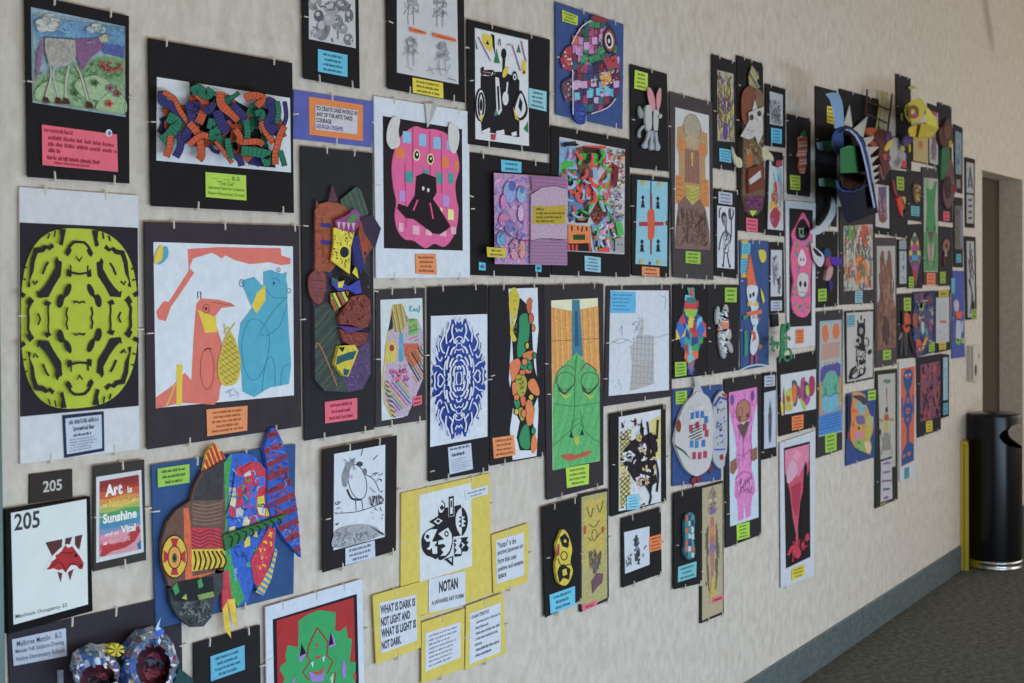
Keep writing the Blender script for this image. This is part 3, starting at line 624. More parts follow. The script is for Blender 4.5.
# layered cardboard mask
A = Piece('mounted_mask', 'tall black board with layered cardboard mask with a slanted yellow eye, red caption', 'artwork', (301,145.8,372.6,153,374.3,429.4,304.8,440.8), '#2a2a2e', lift=.005, tc=(.3,.72), bc=(.26,.82), lv=.3)
def M3(nm, col, P, d0, d1, sm=False, kind='paint', lab=None):
    q = A.part(nm, 0, lab).crop(300,180,3.105); q.slab(P, col, d0, d1, kind, sm); return q
fr = A.fr
p = M3('mask_base','#3f3648',[45,190,50,60,62,80,85,75,100,15,115,60,125,80,175,20,190,35,210,100,215,190,218,400,222,430,220,600,195,650,150,660,75,655,45,620,42,385,30,350,28,300,42,280],fr,fr+.012)
p.hatch([48,190,62,80,125,80,190,40,215,190,218,400,120,400,80,380],20,30,.8,['#6a4658','#2c2636','#504a3c','#3a3050'])
p.poly([100,250,160,240,215,300,220,470,150,540,105,470,95,380],'#26232c','paint'); p.scrib([100,250,160,240,215,300,220,470,150,540,105,470,95,380],40,['#4a6a3c','#6a3a34','#3a3a70','#8a7a3a'],1.0,14)
p.poly([45,400,80,380,120,400,125,520,105,570,130,610,150,658,78,655,47,620],'#3d4a45','crayon'); p.hatch([47,400,120,400,125,520,105,570,145,650,78,655,47,620],16,-50,.7,['#4c6656','#3e3550','#5c6a4a'])
p.poly([150,658,125,600,150,540,215,500,220,600,195,648],'#544468','crayon'); p.scrib([150,650,130,600,160,540,215,505,218,600,190,645],26,['#7a5a96','#43365c'],.8,18)
p.poly([50,62,62,80,62,120,48,130],'#6a4a48','paint'); p.poly([100,15,118,62,85,78],'#5a3848','paint'); p.lines([[(48,520),(60,510),(100,600),(115,640)]],.9,'#c0704a'); p.done()
p = M3('ear','#3f5a50',[125,62,175,20,190,32,212,100,205,130,165,140,140,110],fr+.012,fr+.018); p.hatch([125,62,175,20,190,32,212,100,205,130,165,140,140,110],9,70,.8,['#5a6a4a','#55424f']); p.done()
p = M3('brow','#9a5036',[48,95,60,75,85,68,120,72,150,90,150,120,110,140,112,265,95,285,48,282],fr+.012,fr+.022); p.poly([64,134,96,134,96,147,64,147],'#3c3a8a'); p.poly([64,186,96,188,96,202,64,200],'#3c3a8a'); p.line([70,110,72,260],.6,'#6a3424'); p.scrib([50,100,150,90,140,130,110,270,52,275],26,['#7c3c28','#b0664a'],.8,12); p.done()
p = M3('side_disc','#85443a',[40,285,60,278,80,300,78,350,62,385,40,372,28,340,28,305],fr+.012,fr+.02,True); p.hatch([40,290,58,283,72,305,70,350,60,378,42,366,32,340,32,308],8,5,1.2,['#3a4a52','#7a3a6a']); p.done()
p = M3('cheek','#8a4232',[188,125,230,130,250,155,225,210,205,240,200,262,180,250,178,180],fr+.012,fr+.03); p.poly([188,118,225,108,252,150,232,215,200,165],'#3f3348'); p.poly([180,200,210,180,212,215,190,262],'#a34c32'); p.ell(202,228,4,7,'#2a3a4a'); p.done()
p = M3('nose_ridge','#3d3f86',[160,175,182,170,200,262,190,290,170,262],fr+.03,fr+.05); p.hatch([160,175,182,170,200,262,190,290,170,262],6,80,.7,'#23244e'); p.done()
p = M3('yellow_eye','#d8c72c',[106,148,170,158,158,210,155,292,98,250,106,200],fr+.04,fr+.052); p.ell(138,224,14,17,'#2b2b33'); p.d+=.0001
Re = random.Random(4)
for k in range(90):
    t=Re.uniform(0,6.28); r0=Re.uniform(18,60); x=138+r0*math.cos(t); y=224+r0*1.2*math.sin(t)
    if inpoly(x,y,[(108,152),(166,160),(154,212),(152,286),(102,248),(110,200)]): p.line([(x,y),(x+5*math.cos(t),y+6*math.sin(t))],.8,'#3c3820',step=False)
p.done()
p = M3('eyelid','#8a3f7a',[110,125,150,108,165,95,188,105,185,140,165,165,115,150],fr+.042,fr+.056)
for k in range(4): p.poly([(115+k*15,130+k*1),(127+k*15,130+k),(121+k*15,156+k)],'#c9a0b4')
p.ell(165,118,22,10,'#4a8a52',-40); p.line([150,112,170,95,186,112],2,'#a03a9a',sm=True); p.done()
p = M3('lashes','#3a44a8',[98,300,150,330,185,310,192,350,175,355,150,340,120,345,100,325],fr+.03,fr+.04); p.poly([162,288,175,262,182,306],'#d8c72c'); p.poly([118,318,138,312,132,334,118,334],'#d8c72c'); p.poly([130,300,160,305,150,330],'#23232b'); p.poly([98,302,118,310,108,325],'#3e6a4a'); p.done()
p = M3('striped_flap','#d8b52c',[98,352,150,345,148,375,112,405,100,380],fr+.03,fr+.042)
p.hatch([98,352,150,345,148,375,112,405,100,380],9,65,2.0,['#c23a3a','#2b2b33','#d8c72c','#2e7a52']); p.done()
p = M3('lips','#7c3b36',[160,362,200,355,218,372,220,425,212,455,190,462,160,450,125,448,120,425,140,395],fr+.02,fr+.044); p.scrib([160,366,200,360,216,374,218,425,208,450,160,446,128,444,124,425,142,398],70,['#4f2320','#a05a48'],.8,8); p.poly([118,452,150,455,200,462,150,475],'#5a3a86'); p.done()
p = M3('lower_lip','#7c3b36',[122,462,150,470,210,475,205,505,170,520,135,500],fr+.02,fr+.04); p.scrib([124,466,150,474,206,478,200,502,170,516,138,498],30,['#4f2320','#a05a48'],.8,8); p.done()
p = M3('chin_diamond','#c9b62c',[122,515,170,512,182,530,150,610,135,608,108,570],fr+.02,fr+.045); p.poly([115,548,150,535,176,530,166,556,140,562,112,575],'#2a5a62'); p.poly([112,575,140,562,135,582,118,590],'#c9b62c'); p.poly([120,520,140,518,132,535],'#23232b'); p.poly([135,585,155,590,147,608,135,606],'#2a5a62'); p.done()
A.cap((324.8,402,357.3,397.8,357.3,419,325.3,423.5), PK, 3, '#7c1f30')

# coloured profile on white
A = Piece('mounted_drawing', 'grey board with multicoloured crayon head on white paper with one corner cut away', 'artwork', (376,289.8,424.8,288,426,420,375.5,427.5), '#3a363a', lift=.003, bc=(.25,.85))
q = [380.5,299.8,422.3,298,423.2,350,423,374.5,404,417,381.8,420.8]
p = A.sheet('drawing', [(q[i],q[i+1]) for i in range(0,12,2)], '#c6cfd4').crop(256,171,4)
hd = [545,535,585,530,610,590,645,590,668,640,668,830,640,900,605,980,540,985,515,930,510,840,520,760,530,640]
p.poly([(hd[i],hd[i+1]) for i in range(0,len(hd),2)],'#b3a2b8','crayon')
p.poly([545,535,585,530,608,600,580,650,545,620,530,640,540,560],'#b8a45c','crayon'); p.hatch([545,535,585,530,608,600,580,650,545,640],12,80,.8,['#8a4a6a','#8a9a5a','#c8b04a'])
p.poly([528,640,545,560,548,630],'#3a3030'); p.poly([610,590,645,592,650,650,610,660],'#6aa85a','crayon'); p.hatch([612,592,645,592,652,680,612,680],7,-20,.8,['#3f7a4a','#a0c060','#c84a4a'])
p.poly([515,700,550,670,565,720,560,760,520,770],'#c8b850','crayon'); p.ell(543,708,10,14,'#a03a3a'); p.poly([575,650,588,650,590,760,572,762],'#4a9ab8','paint')
p.poly([590,690,650,690,660,760,620,790,595,740],'#c85a44','crayon'); p.ring(620,720,22,20,.7,'#3a6a4a'); p.hatch([600,740,668,690,668,830,640,850],10,60,1.2,['#d07a3a','#3a7a52','#2f2f35'])
p.scrib([520,800,600,770,615,840,560,850],40,['#c04a8a','#d86a9a','#8a3a6a'],1.2,16); p.hatch([510,850,605,830,620,930,540,980],12,50,1.1,['#6a5ab0','#c85a8a','#c8a83a','#5a9a6a'])
p.line([530,640,518,740,508,840,516,930,545,985],.9,'#d8b82c'); p.hatch([515,840,528,840,560,985,545,990],16,30,1,['#3a3a3a','#d8b82c'])
p.text('Kiel',[615,540,655,535,655,560,615,565],'#5fb4c4',.02) if False else p.lines([[(617,562),(617,540)],[(625,540),(617,552),(626,562)],[(632,562),(634,550),(640,562)],[(646,550),(646,562),(654,562),(656,538)]],.9,'#4fa8bc')
p.done()
A.cap((413,397,421.8,395,422,404,413.2,406.5), PK, 2, '#7c1f30')
# ================================================================== lower left and centre
A = Piece('paper_cutting', 'black board with royal blue symmetrical paper cutting on white and a white caption', 'artwork', (428.5,287,487.3,284.8,488.5,470.8,429,481.5), '#242327', lift=.005, tc=(.22,.74), bc=(.25,.85), lv=.92, rv=.5)
p = A.sheet('white_background', (431,316,487.3,314,487.5,436.5,430.3,447), '#cbd1e0'); p.done()
p = A.part('blue_cutting', A.fr+.0008); f = quadmap(quad4((431,316,487.3,314,487.5,436.5,430.3,447))); p.T = lambda t: f(((t[0]+1)/2, (1-t[1])/2))
BU='#2e4597'; n=96; Rr=random.Random(3)
spk=[]
for i in range(n):
    t=2*math.pi*i/n; tt=abs(((t+math.pi/2)%math.pi)-math.pi/2); rr=1+.07*math.sin(tt*34)+.05*math.sin(tt*11)
    spk.append((.90*rr*math.cos(t), .90*rr*math.sin(t)))
p.slab(spk,BU,p.d,p.d+.001)
def prb(a,b):
    m=lambda P:[(x*a,y*b) for x,y in P]; K='#cbd1e0'
    for P,w_ in (([(.03,.10),(.08,.08),(.10,0)],1.3),([(0,.19),(.04,.18),(.05,.14)],1.6),([(.10,.20),(.17,.15),(.20,.05)],1.8),([(.04,.29),(.14,.27),(.22,.20)],1.8),([(.26,.20),(.31,.10),(.29,0)],1.8),([(0,.37),(.06,.36),(.10,.32)],1.5),([(.20,.33),(.28,.27),(.33,.19)],1.8),([(.38,.10),(.36,.03),(.40,0)],1.6),([(.14,.10),(.17,.04),(.15,0)],1.1),([(.0,.44),(.1,.46),(.16,.40)],1.1),([(.14,.50),(.24,.46),(.30,.38)],2.0),([(.36,.36),(.42,.26),(.44,.16)],2.0),([(.06,.60),(.14,.56),(.20,.60)],1.6),
        ([(0,.56),(.08,.54),(.10,.5)],1.1),([(.0,.66),(.10,.64),(.16,.58),(.2,.66)],1.2),([(0,.78),(.07,.74),(.12,.80)],1.2),([(.22,.86),(.26,.74),(.22,.66),(.34,.58)],1.6),([(.32,.9),(.38,.78),(.46,.70),(.44,.56)],1.5),([(.50,.8),(.54,.68),(.66,.56),(.58,.44),(.50,.42)],1.6),([(.66,.66),(.74,.56),(.70,.44)],1.2),([(.82,.5),(.76,.36),(.66,.30),(.60,.36)],1.3),
        ([(.95,.3),(.84,.24),(.70,.22),(.58,.16)],1.3),([(.5,0),(.58,.06),(.66,.10),(.74,.06),(.72,0)],1.3),([(.84,0),(.86,.08),(.80,.14)],1.3),([(.46,.30),(.52,.18),(.50,.06)],1.3),([(.36,.52),(.44,.40),(.5,.34)],1.2),([(.94,.12),(.9,.1)],1.2),([(.03,.9),(.10,.96)],1.4)): p.line(m(P),w_,K,sm=True)
s4(prb); p.done()
c=A.sheet('caption_card',(448,447.5,471,443,473,469,449.8,474.5),'#b9c3d6',d=A.fr+.001); g=quadmap(quad4((448,447.5,471,443,473,469,449.8,474.5))); c.px(); c.bars([g((.03,.04)),g((.98,.04)),g((.98,.14)),g((.03,.14))],1,'#4d5068',.9,'l',[.9]); c.bars([g((.1,.24)),g((.8,.24)),g((.8,.38)),g((.1,.38))],1,'#3d4058',.9,'l',[.8]); c.bars([g((.04,.45)),g((.98,.45)),g((.98,.95)),g((.04,.95))],6,'#82869a',.4,'l'); c.done()

A = Piece('mounted_collage', 'black board with a wavy white strip of yellow, green and orange fruit shapes', 'artwork', (489.2,285.5,544,284.5,544.5,455.8,490.2,465.8), '#262429', lift=.005, tc=(.22,.78), bc=(.22,.9))
sh=[508.6,288.7,537.5,287.7,538.5,330,536,360,538.5,410,536.6,456.1,512.8,460,510,430,513.5,405,509,380,511,340]
p=A.sheet('collage',[(sh[i],sh[i+1]) for i in range(0,len(sh),2)],'#ccd2de').crop(420,270,3.105)
K='#26252c'
p.poly([310,85,335,110,350,90,345,130,350,230,355,300,365,340,372,380,355,420,350,470,362,540,350,560,310,560,300,520,310,470,285,420,280,370,290,290,285,200,300,150],K)
for q,c in (([280,65,295,55,308,80,305,120,295,150,290,190,300,215,290,222,280,200,282,150,276,110],'#c9b52c'),([310,145,330,135,340,160,338,210,325,255,305,272,302,240,308,190],'#2f8a5c'),([332,95,345,85,348,120,340,140,332,120],'#c0603c'),([320,262,350,250,355,270,330,282],'#d8763c'),([300,330,320,322,332,350,325,385,308,392,298,360],'#a8a33a'),([280,290,305,275,312,300,290,345,282,330],'#e8764a'),([338,345,355,338,370,370,368,390,348,382,336,362],'#ee7c44'),([330,412,345,402,355,440,350,475,335,482,328,450],'#ee7c44'),([292,405,305,398,310,420,300,430],'#2f8a5c'),([318,490,335,480,342,530,338,555,318,552,308,525],'#2f8a5c'),([305,435,318,428,326,455,315,468],'#a8a33a'),([348,520,358,512,364,545,355,568,345,560],'#ee7c44'),([320,300,345,290,345,318,325,318],'#e8764a'),([310,300,330,270,350,300,330,310],'#2f8a5c'),([345,400,358,440,350,425],'#2f8a5c'),([286,355,298,350,300,385,290,392],'#ee7c44'),([312,398,324,392,328,415,318,422],'#e06a3a')):
    p.poly(q,c,sm=True)
for x,y,a,b,c in ((345,150,7,16,'#c0603c'),(352,180,5,10,'#d8763c'),(325,285,8,10,'#ee7c44'),(342,302,7,9,'#2f8a5c'),(318,318,9,8,'#e06a3a'),(300,395,8,9,'#ee7c44'),(345,395,7,8,'#c9b52c'),(322,445,7,12,'#ee7c44'),(352,500,6,10,'#2f8a5c'),(300,440,6,9,'#c9b52c'),(333,235,5,9,'#c9b52c'),(356,265,5,8,'#2f8a5c')): p.ell(x,y,a+2,b+2,K); p.ell(x,y,a,b,c)
p.scrib([280,65,305,65,300,210,282,200],14,['#8a7c22'],.6,8); p.scrib([300,330,325,330,325,385,302,385],14,['#5a6a2a'],.6,8); p.done()
A.cap((492.5,438,514,435,515.8,455,494,458.6), OR, 4, '#8a4218')

A = Piece('mounted_drawing', 'charcoal board with green crayon face, closed eyes and red lips under an orange sky', 'artwork', (544,285,603.5,283.7,603.5,485,547,500), '#353034', lift=.006, tc=(.25,.78), bc=(.22,.85), lv=.52)
p=A.sheet('drawing',(551.3,300.5,597.8,298,599.5,460.8,552.8,470),'#dcd8b8').crop(512,171,4)
p.poly([158,545,240,560,345,540,352,860,160,900],'#d89a50','crayon'); p.hatch([158,545,240,560,345,540,352,860,160,900],26,88,.6,['#d8863c','#e0b060','#c8783a'])
p.poly([240,515,270,515,285,740,240,750],'#3a7a90','crayon'); p.poly([252,560,262,560,268,700,250,700],'#2a5a80'); p.line([160,680,345,670],.6,'#7a5a3a')
gf=[258,725,290,760,330,790,350,815,352,1155,340,1160,165,1198,163,870,170,820,200,780,235,750]
p.poly(gf,'#55ac66','crayon'); p.hatch(gf,18,-75,.7,['#4a9c5c','#63b874','#489a58','#55ac66'])
for x in (215,312):
    p.ring(x,840,36,36,1.0,'#5a6a42'); p.poly([x-36,850,x-10,885,x+12,880,x+34,845,x+20,870,x-5,895,x-28,885],'#3f4a48'); p.poly([x-30,880,x,900,x+25,885,x,915],'#a8b83c')
p.line([175,850,185,800,225,778,258,800],1.0,'#7a6a4a',sm=True); p.line([275,800,300,770,340,800],1.2,'#8a4a4a',sm=True)
p.lines([[(258,740),(252,850),(250,960),(235,1045)],[(272,960),(290,1040)],[(165,1100),(220,1050),(270,1010),(300,1050),(350,1085)],[(165,930),(250,940),(350,925)],[(240,1010),(262,990),(285,1010)]],.6,'#2f7a48')
p.poly([230,1065,238,1040,246,1068],'#23323c'); p.poly([272,1058,282,1030,288,1056],'#23323c'); p.poly([250,1060,268,1060,270,1085,260,1100,250,1085],'#a8b83c')
p.poly([198,1140,230,1130,262,1135,300,1120,322,1122,300,1138,262,1150,225,1158],'#b8543c','crayon',True)
p.done(); A.cap((565.8,468,589,463.8,588.8,484,567,488), LIME, 4, '#45621a')

A = Piece('mounted_drawing', 'charcoal board with pale pencil sketch of a ruined tower, blue caption in its corner', 'artwork', (607,286,670.8,284.8,672,396.3,604,406.3), '#343035', lift=.003, tc=(.2,.82), bc=(.55,), lv=.5)
p=A.sheet('drawing',(610.3,290.3,668.8,290.5,669,390,608.8,396),'#c7ccd8').crop(512,171,4)
p.poly([490,690,500,660,515,620,520,580,528,600,525,660,545,655,568,660,568,850,470,880,480,780,470,700],'#b2b0b4','crayon'); p.poly([480,775,568,760,566,852,472,882],'#aca8a8','crayon')
p.hatch([480,665,568,660,566,850,472,880],10,5,.5,'#8f8d94'); p.hatch([480,665,568,660,566,850,472,880],6,92,.5,'#96949a')
p.lines([[(395,690),(440,670),(480,685)],[(400,680),(430,690),(470,672)],[(530,660),(580,665),(628,650)],[(600,500),(615,510),(612,550)],[(430,640),(440,620),(440,660)]],.6,'#8d93a2')
p.scrib([480,590,530,570,525,670,480,680],26,['#9a9ca4','#80828c'],.6,12); p.scrib([405,830,440,825,440,870,405,870],8,['#8d93a2'],.5,9)
c=p; c.poly([393,480,495,484,495,568,395,568],'#55aee0'); c.bars([398,488,490,490,490,562,398,560],5,'#2d5878',.35,'l'); p.done()

A = Piece('mounted_drawing', 'black board with splashed black ink face over yellow and black lattice, blue caption', 'artwork', (610,413.7,665.7,404.3,666.4,500.7,610.8,516.7), BK, lift=.006, tc=(.13,.9), bc=(.5,.92))
p=A.sheet('drawing',(618.9,417,660.7,409.3,660.9,501.7,618.9,511.4),'#c9cbd2').crop(530,390,2.847)
p.poly([255,130,290,110,285,320,255,340],'#c8bc7a'); p.poly([340,90,372,70,372,200,350,180],'#c9bd72'); p.hatch([255,120,288,110,285,200,258,220],9,45,.8,'#2b2228'); p.hatch([255,120,288,110,285,200,258,220],9,-45,.8,'#2b2228'); p.hatch([255,250,285,240,285,310,258,330],7,45,.8,'#2b2228'); p.hatch([255,250,285,240,285,310,258,330],7,-45,.8,'#2b2228')
p.poly([285,150,310,130,318,80,325,130,345,120,360,130,358,200,352,250,345,300,330,260,318,240,300,265,285,240,262,205,262,175],'#2a2028'); p.poly([262,180,285,172,300,185,288,205,268,200],'#c9cbd2'); p.ell(282,188,9,9,'#2a2028')
p.poly([300,250,325,240,335,275,310,285],'#d0b0d0'); p.ring(318,262,9,12,.9,'#2a2028'); p.ell(325,165,7,14,'#c9cbd2'); p.ell(300,92,4,12,'#6a3030')
p.scrib([300,120,365,110,360,260,310,300],60,['#2a2028','#2a2028','#c9cbd2','#b8ab62','#2a2028'],2.0,16); p.scrib([258,80,330,90,330,330,258,335],50,['#2a2028','#b8ab62','#c9cbd2','#2a2028','#a87898'],1.2,14); p.lines([[(335,90),(340,130),(350,180)],[(365,85),(362,140)],[(330,270),(345,300),(340,325)],[(358,200),(366,240),(362,290)]],1.6,'#2a2028'); p.poly([345,150,362,145,364,175,350,182],'#2a2028'); p.poly([338,250,360,240,362,262,345,275],'#2a2028')
p.poly([275,302,312,296,312,338,276,342],'#7cc0d8'); p.bars([278,306,310,300,310,334,278,338],4,'#2d5870',.35); p.done()

# notices
def notice(lab,q,wq,lines,lift=.003,bars=0,clips='tblr',rows=None,tc=(.4,)):
    A=Piece('notice_sheet',lab,'sign',q,'#cdb94e',clips=clips,lift=lift,kind='paper',group='yellow backed notices about notan',tc=tc,bc=(.4,))
    p=A.sheet('printed_text',wq,'#c5cad8'); g=quadmap(quad4(wq)); p.px()
    for t in rows or []: row(p,g,t[0],t[1],t[2],t[3],t[4],'#3a3c46',t[5] if len(t)>5 else .02)
    if bars: p.bars([g((.04,.05)),g((.96,.05)),g((.96,.95)),g((.04,.95))],bars,'#6d7080',.45,'l')
    return A,p,g
A = Piece('notice_sheet', 'large yellow sheet with a black and white notan design and a title card', 'sign', (401.5,493.2,489.7,473,492,593.5,400.7,627), '#cdb94e', clips='tlr', lift=.002, kind='paper', group='yellow backed notices about notan', rv=.28, lv=.37)
p=A.sheet('design_sheet',(419.4,495,471,482.7,472,566,420,582),'#c9cfd6').crop(415,480,6.5); K='#28262c'; Wc='#c9cfd6'
p.poly([200,180,300,160,305,360,250,370,215,330,150,300,150,190],K); p.poly([155,190,175,130,195,150,200,200,170,220,150,230],K); p.ell(172,178,18,36,Wc,8); p.poly([160,180,175,160,190,178,175,200],K)
p.poly([215,108,255,98,255,235,218,240],Wc); p.poly([218,110,253,102,253,232,220,238],K); p.poly([227,122,245,118,245,218,229,222],Wc); p.poly([231,135,241,132,241,175,231,178],K)
p.poly([90,272,150,235,205,262,150,305],K); p.poly([122,270,150,248,180,264,150,290],Wc); p.poly([135,266,150,255,166,266,150,280],K)
p.poly([148,500,148,305,110,310,70,335,45,375,45,440,70,485,105,500],K,sm=True); p.poly([145,320,105,320,70,340,58,375,75,400,100,400,95,430,75,450,95,455,110,440,115,480,145,480,145,430,125,430,145,400,110,400],Wc); p.ell(82,368,12,14,K)
p.poly([150,510,150,300,190,295,230,315,248,370,240,440,215,490],K,sm=True); p.poly([152,350,180,330,215,310,238,350,242,400,225,460,200,490,165,495,185,470,170,450,200,430,185,415,152,420,152,395,190,385],Wc); p.ell(205,350,14,20,K); p.ell(205,350,7,10,Wc)
p.poly([305,190,325,195,342,240,342,290,325,340,303,352],K,sm=True); p.poly([303,195,280,200,265,240,268,300,285,340,303,350],Wc,sm=True)
p.poly([303,235,285,240,300,255,282,270,300,282,285,300,303,310],K); p.poly([303,235,325,240,310,255,330,268,312,280,328,298,303,305],Wc)
p.poly([255,390,300,375,345,370,335,395,350,405,335,420,350,440,340,465,310,465,300,495,258,500],K); p.poly([262,380,300,380,300,480,258,480,272,455,258,440,270,420,255,405,272,398],Wc); p.poly([300,400,318,425,302,455,285,430],K); p.poly([303,402,325,422,303,445],Wc); p.ell(303,424,7,9,K)
p.poly([190,515,250,495,248,560],K); p.poly([215,512,240,505,238,535],Wc); p.done()
p=A.sheet('title_card',(428.8,579.4,465.3,570.6,465.3,604.4,428.8,613),'#c5cad8',d=A.fr+.001); g=quadmap(quad4((428.8,579.4,465.3,570.6,465.3,604.4,428.8,613))); p.px(); row(p,g,'NOTAN',.28,.8,.14,.48,'#34343c',.05); row(p,g,'A JAPANESE ART FORM',.08,.95,.66,.82,'#34343c',.03); p.done()
p=A.sheet('credit_label',(464.7,491.3,488,484.7,488,494,465.6,500.3),'#c5cad8',d=A.fr+.001).px(); p.bars([466,492.5,487,486.3,487,493.5,466.6,499],2,'#5d6070',.45); p.done()
A,p,g=notice('small yellow sheet of large print about what is dark and what is light',(373,595.6,420.3,581.6,421,647.5,376.3,664.7),(379.4,602.8,416.3,594.6,417.2,640.5,381.3,653.6),1,lift=.0065,
    rows=[('WHAT IS DARK IS',.02,.97,.06,.24,.04),('NOT LIGHT AND',.02,.82,.30,.48,.04),('WHAT IS LIGHT IS',.02,.98,.53,.71,.04),('NOT DARK.',.02,.56,.77,.94,.04)]); p.done()
A,p,g=notice('small yellow sheet with a dense block of eight printed lines',(421.9,622.5,464.7,608.4,464,668.4,421.9,683.5),(425.6,633.4,460.6,621.8,460.6,657.3,425.6,671.6),1,lift=.0065,bars=8); p.done()
A,p,g=notice('small yellow sheet with an indented list under a short printed heading',(466.3,606,503,592.8,506,652.8,465.3,670),(470,613.8,500.6,602.6,500.6,651.9,469.4,664.4),1,lift=.0065,
    rows=[('CHARACTERISTICS',.04,.62,.05,.12,.03)]); 
for k,(a,b) in enumerate(((.16,.98),(.16,.6),(.16,.96),(.16,.9),(.16,.4),(.16,.98),(.16,.7))): p.bars([g((a,.19+k*.11)),g((b,.19+k*.11)),g((b,.25+k*.11)),g((a,.25+k*.11))],1,'#6d7080',.9,'l',[.95])
p.done()
A,p,g=notice('small yellow sheet giving a printed definition of notan, apart from the other small sheets',(491.9,535,528.8,523,527.8,581.6,493.8,594),(496,540.5,524,532.3,524,575.3,496.9,584),1,lift=.0065,
    rows=[('"Notan" is the',.05,.72,.06,.2),('ancient Japanese art',.05,.98,.24,.38),('form that uses',.05,.72,.43,.55),('positive and negative',.05,.98,.62,.76),('space',.05,.35,.8,.93)]); p.done()

# child's ink sketch
A = Piece('mounted_drawing', 'black board with ink sketch of a round-bodied bird on white and a white caption', 'artwork', (323,449.7,397,435.4,396,550.6,323,572.6), '#272226', lift=.009, tc=(.3,.72), bc=(.2,.88), lv=.53)
p=A.sheet('drawing',(334.3,454,385.3,444.6,384.8,536.8,333.5,550.3),'#c9cfdc').crop(250,430,2.7)
p.ring(290,140,24,48,.9,'#50525c',-12); p.line([262,160,275,185,300,188],2.2,'#3a3a42',sm=True); p.ell(296,92,9,7,'#44444c'); p.ell(310,112,6,9,'#70727c')
p.poly([250,150,248,120,262,90,285,75,270,110,262,150],'#8a8c96','crayon',True); p.lines([[(285,190),(287,218)],[(302,188),(305,215)],[(312,120),(335,135),(350,165)],[(240,225),(280,222),(310,215)],[(310,215),(350,200)],[(300,70),(305,50)],[(333,80),(345,68)]],.8,'#50525c')
p.scrib([320,120,358,110,360,240,330,240],26,['#3a3a42','#777984'],.8,12); p.scrib([228,190,248,175,250,250,230,260],16,['#3a3a42','#777984'],.8,11); p.scrib([250,80,290,70,285,120,255,160],26,['#777984','#989aa4'],.7,12)
p.poly([226,318,228,280,250,262,300,255,340,262,360,285,362,280,300,305],'#9a9ca4','crayon',True); p.scrib([228,318,230,275,280,258,345,270,340,292],70,['#8a8c94','#6a6c76','#b4b8c4'],.8,12)
p.text('VIDA',[322,180,362,165,362,195,322,205],'#2c2c34',.01) if False else p.lines([[(324,180),(330,205),(336,178)],[(341,178),(343,202)],[(348,176),(350,200),(360,188),(348,176)]],1.0,'#2c2c34')
p.done(); A.cap((345.5,548.3,374.8,540.3,375.3,557,345.5,565.3), '#b9c3d6', 3, '#4d5068')

# room number signs and poster
g0=None
A = Piece('room_number_plate', 'small dark brown wall plate reading 205, above the larger room sign', 'sign', (30,474.3,72.3,469,72.7,497.5,29.7,503.5), '#35302e', clips='', lift=.0, th=.004, group=None, kind='board')
p=A.part('number',A.fr).px(); p.text('205',[43,481.3,62,478.8,62,490,43,492.7],'#b5b4b0',.02); p.done()
A = Piece('room_sign', 'black framed white room sign reading 205 with a red horse head emblem', 'sign', (5.2,509.8,90,496.3,92.7,611,8.9,634), '#141416', clips='', lift=.0, th=.010, group=None, kind='board')
p=A.sheet('sign_face',(11,513,86.5,499,88,604.3,13.6,624.8),'#c2c9c9',d=A.fr-.003,th=.0035,kind='plastic').crop(0,440,2.81)
p.text('205',[40,208,112,197,112,246,40,256],'#2f3236',.03); g=quadmap(quad4((14,624.8-9,88,604.3-9,88,604.3,14,624.8)))
p.px(); p.text('Maximum Occupancy 22',[15.5,614.6,67,603,67,607.6,15.5,620],'#3a3c3e',.01); p.crop(0,512,4)
p.poly([182,122,250,108,245,160,215,190],'#5a3535'); p.poly([262,105,290,100,275,140,258,150],'#5a3535'); p.poly([300,98,330,90,318,150,300,140],'#5a3535'); p.poly([230,240,250,245,243,282],'#6e3034'); p.poly([270,235,296,225,280,275],'#6e3034')
p.poly([178,232,205,180,240,145,265,128,300,132,328,170,335,215,325,235,300,225,262,245,225,238,185,240],'#d0d4d6'); p.poly([188,232,205,202,225,184,220,174,245,160,252,146,262,132,272,144,290,136,300,152,322,180,335,206,331,226,318,229,306,214,285,212,273,226,262,242,250,228,235,233,215,226],'#a82a30')
p.lines([[(188,230),(240,200),(262,240)],[(240,160),(270,165),(300,160)],[(262,240),(290,205),(326,228)],[(205,200),(235,190)]],1.1,'#6a1d24'); p.poly([296,172,308,168,310,178,300,182],'#23161a'); p.poly([318,212,330,208,328,220],'#4a1418'); p.done()

A = Piece('framed_poster', 'small dark board with a rainbow poster comparing art with sunshine', 'poster', (93.8,466,144.3,459.5,146.3,560,93.5,571.5), '#3a3736', lift=.006, tc=(.5,), bc=(.5,), group=None)
wq=(96.3,477,141.3,470,143.8,552,96.3,562.8); p=A.sheet('poster',wq,'#c4c9d0')
iq=(99.5,481.5,138.8,474.5,141.2,549,99.8,557.5); p.uv(iq)
for k,(y,c) in enumerate(((0,'#8c3330'),(.09,'#a33a30'),(.16,'#c05a34'),(.24,'#cc8a3c'),(.31,'#d2b248'),(.37,'#9cab54'),(.42,'#4a9860'),(.49,'#3f9a90'),(.56,'#4586ac'),(.64,'#7a88b4'),(.70,'#d08aa4'),(.78,'#d67a8e'),(.84,'#c64a56'))):
    yb=[y + .014*math.sin(k*2+i*1.3) if y else 0 for i in range(7)]
    p.poly([(i/6,yb[i]) for i in range(7)]+[(1,1),(0,1)],c)
p.poly([(0,.92),(.15,.86),(.35,.9),(.6,.84),(.75,.72),(.95,.66),(1,.7),(1,1),(0,1)],'#c9909c'); p.poly([(.0,.98),(.08,.86),(.2,.83),(.32,.88),(.45,.86),(.6,.86),(.75,.74),(.95,.68),(1,.76),(.85,.88),(.6,.94),(.3,.95),(.1,1)],'#b0343a'); p.poly([(.9,.92),(1,.88),(1,1),(.93,1)],'#3a6aa8')
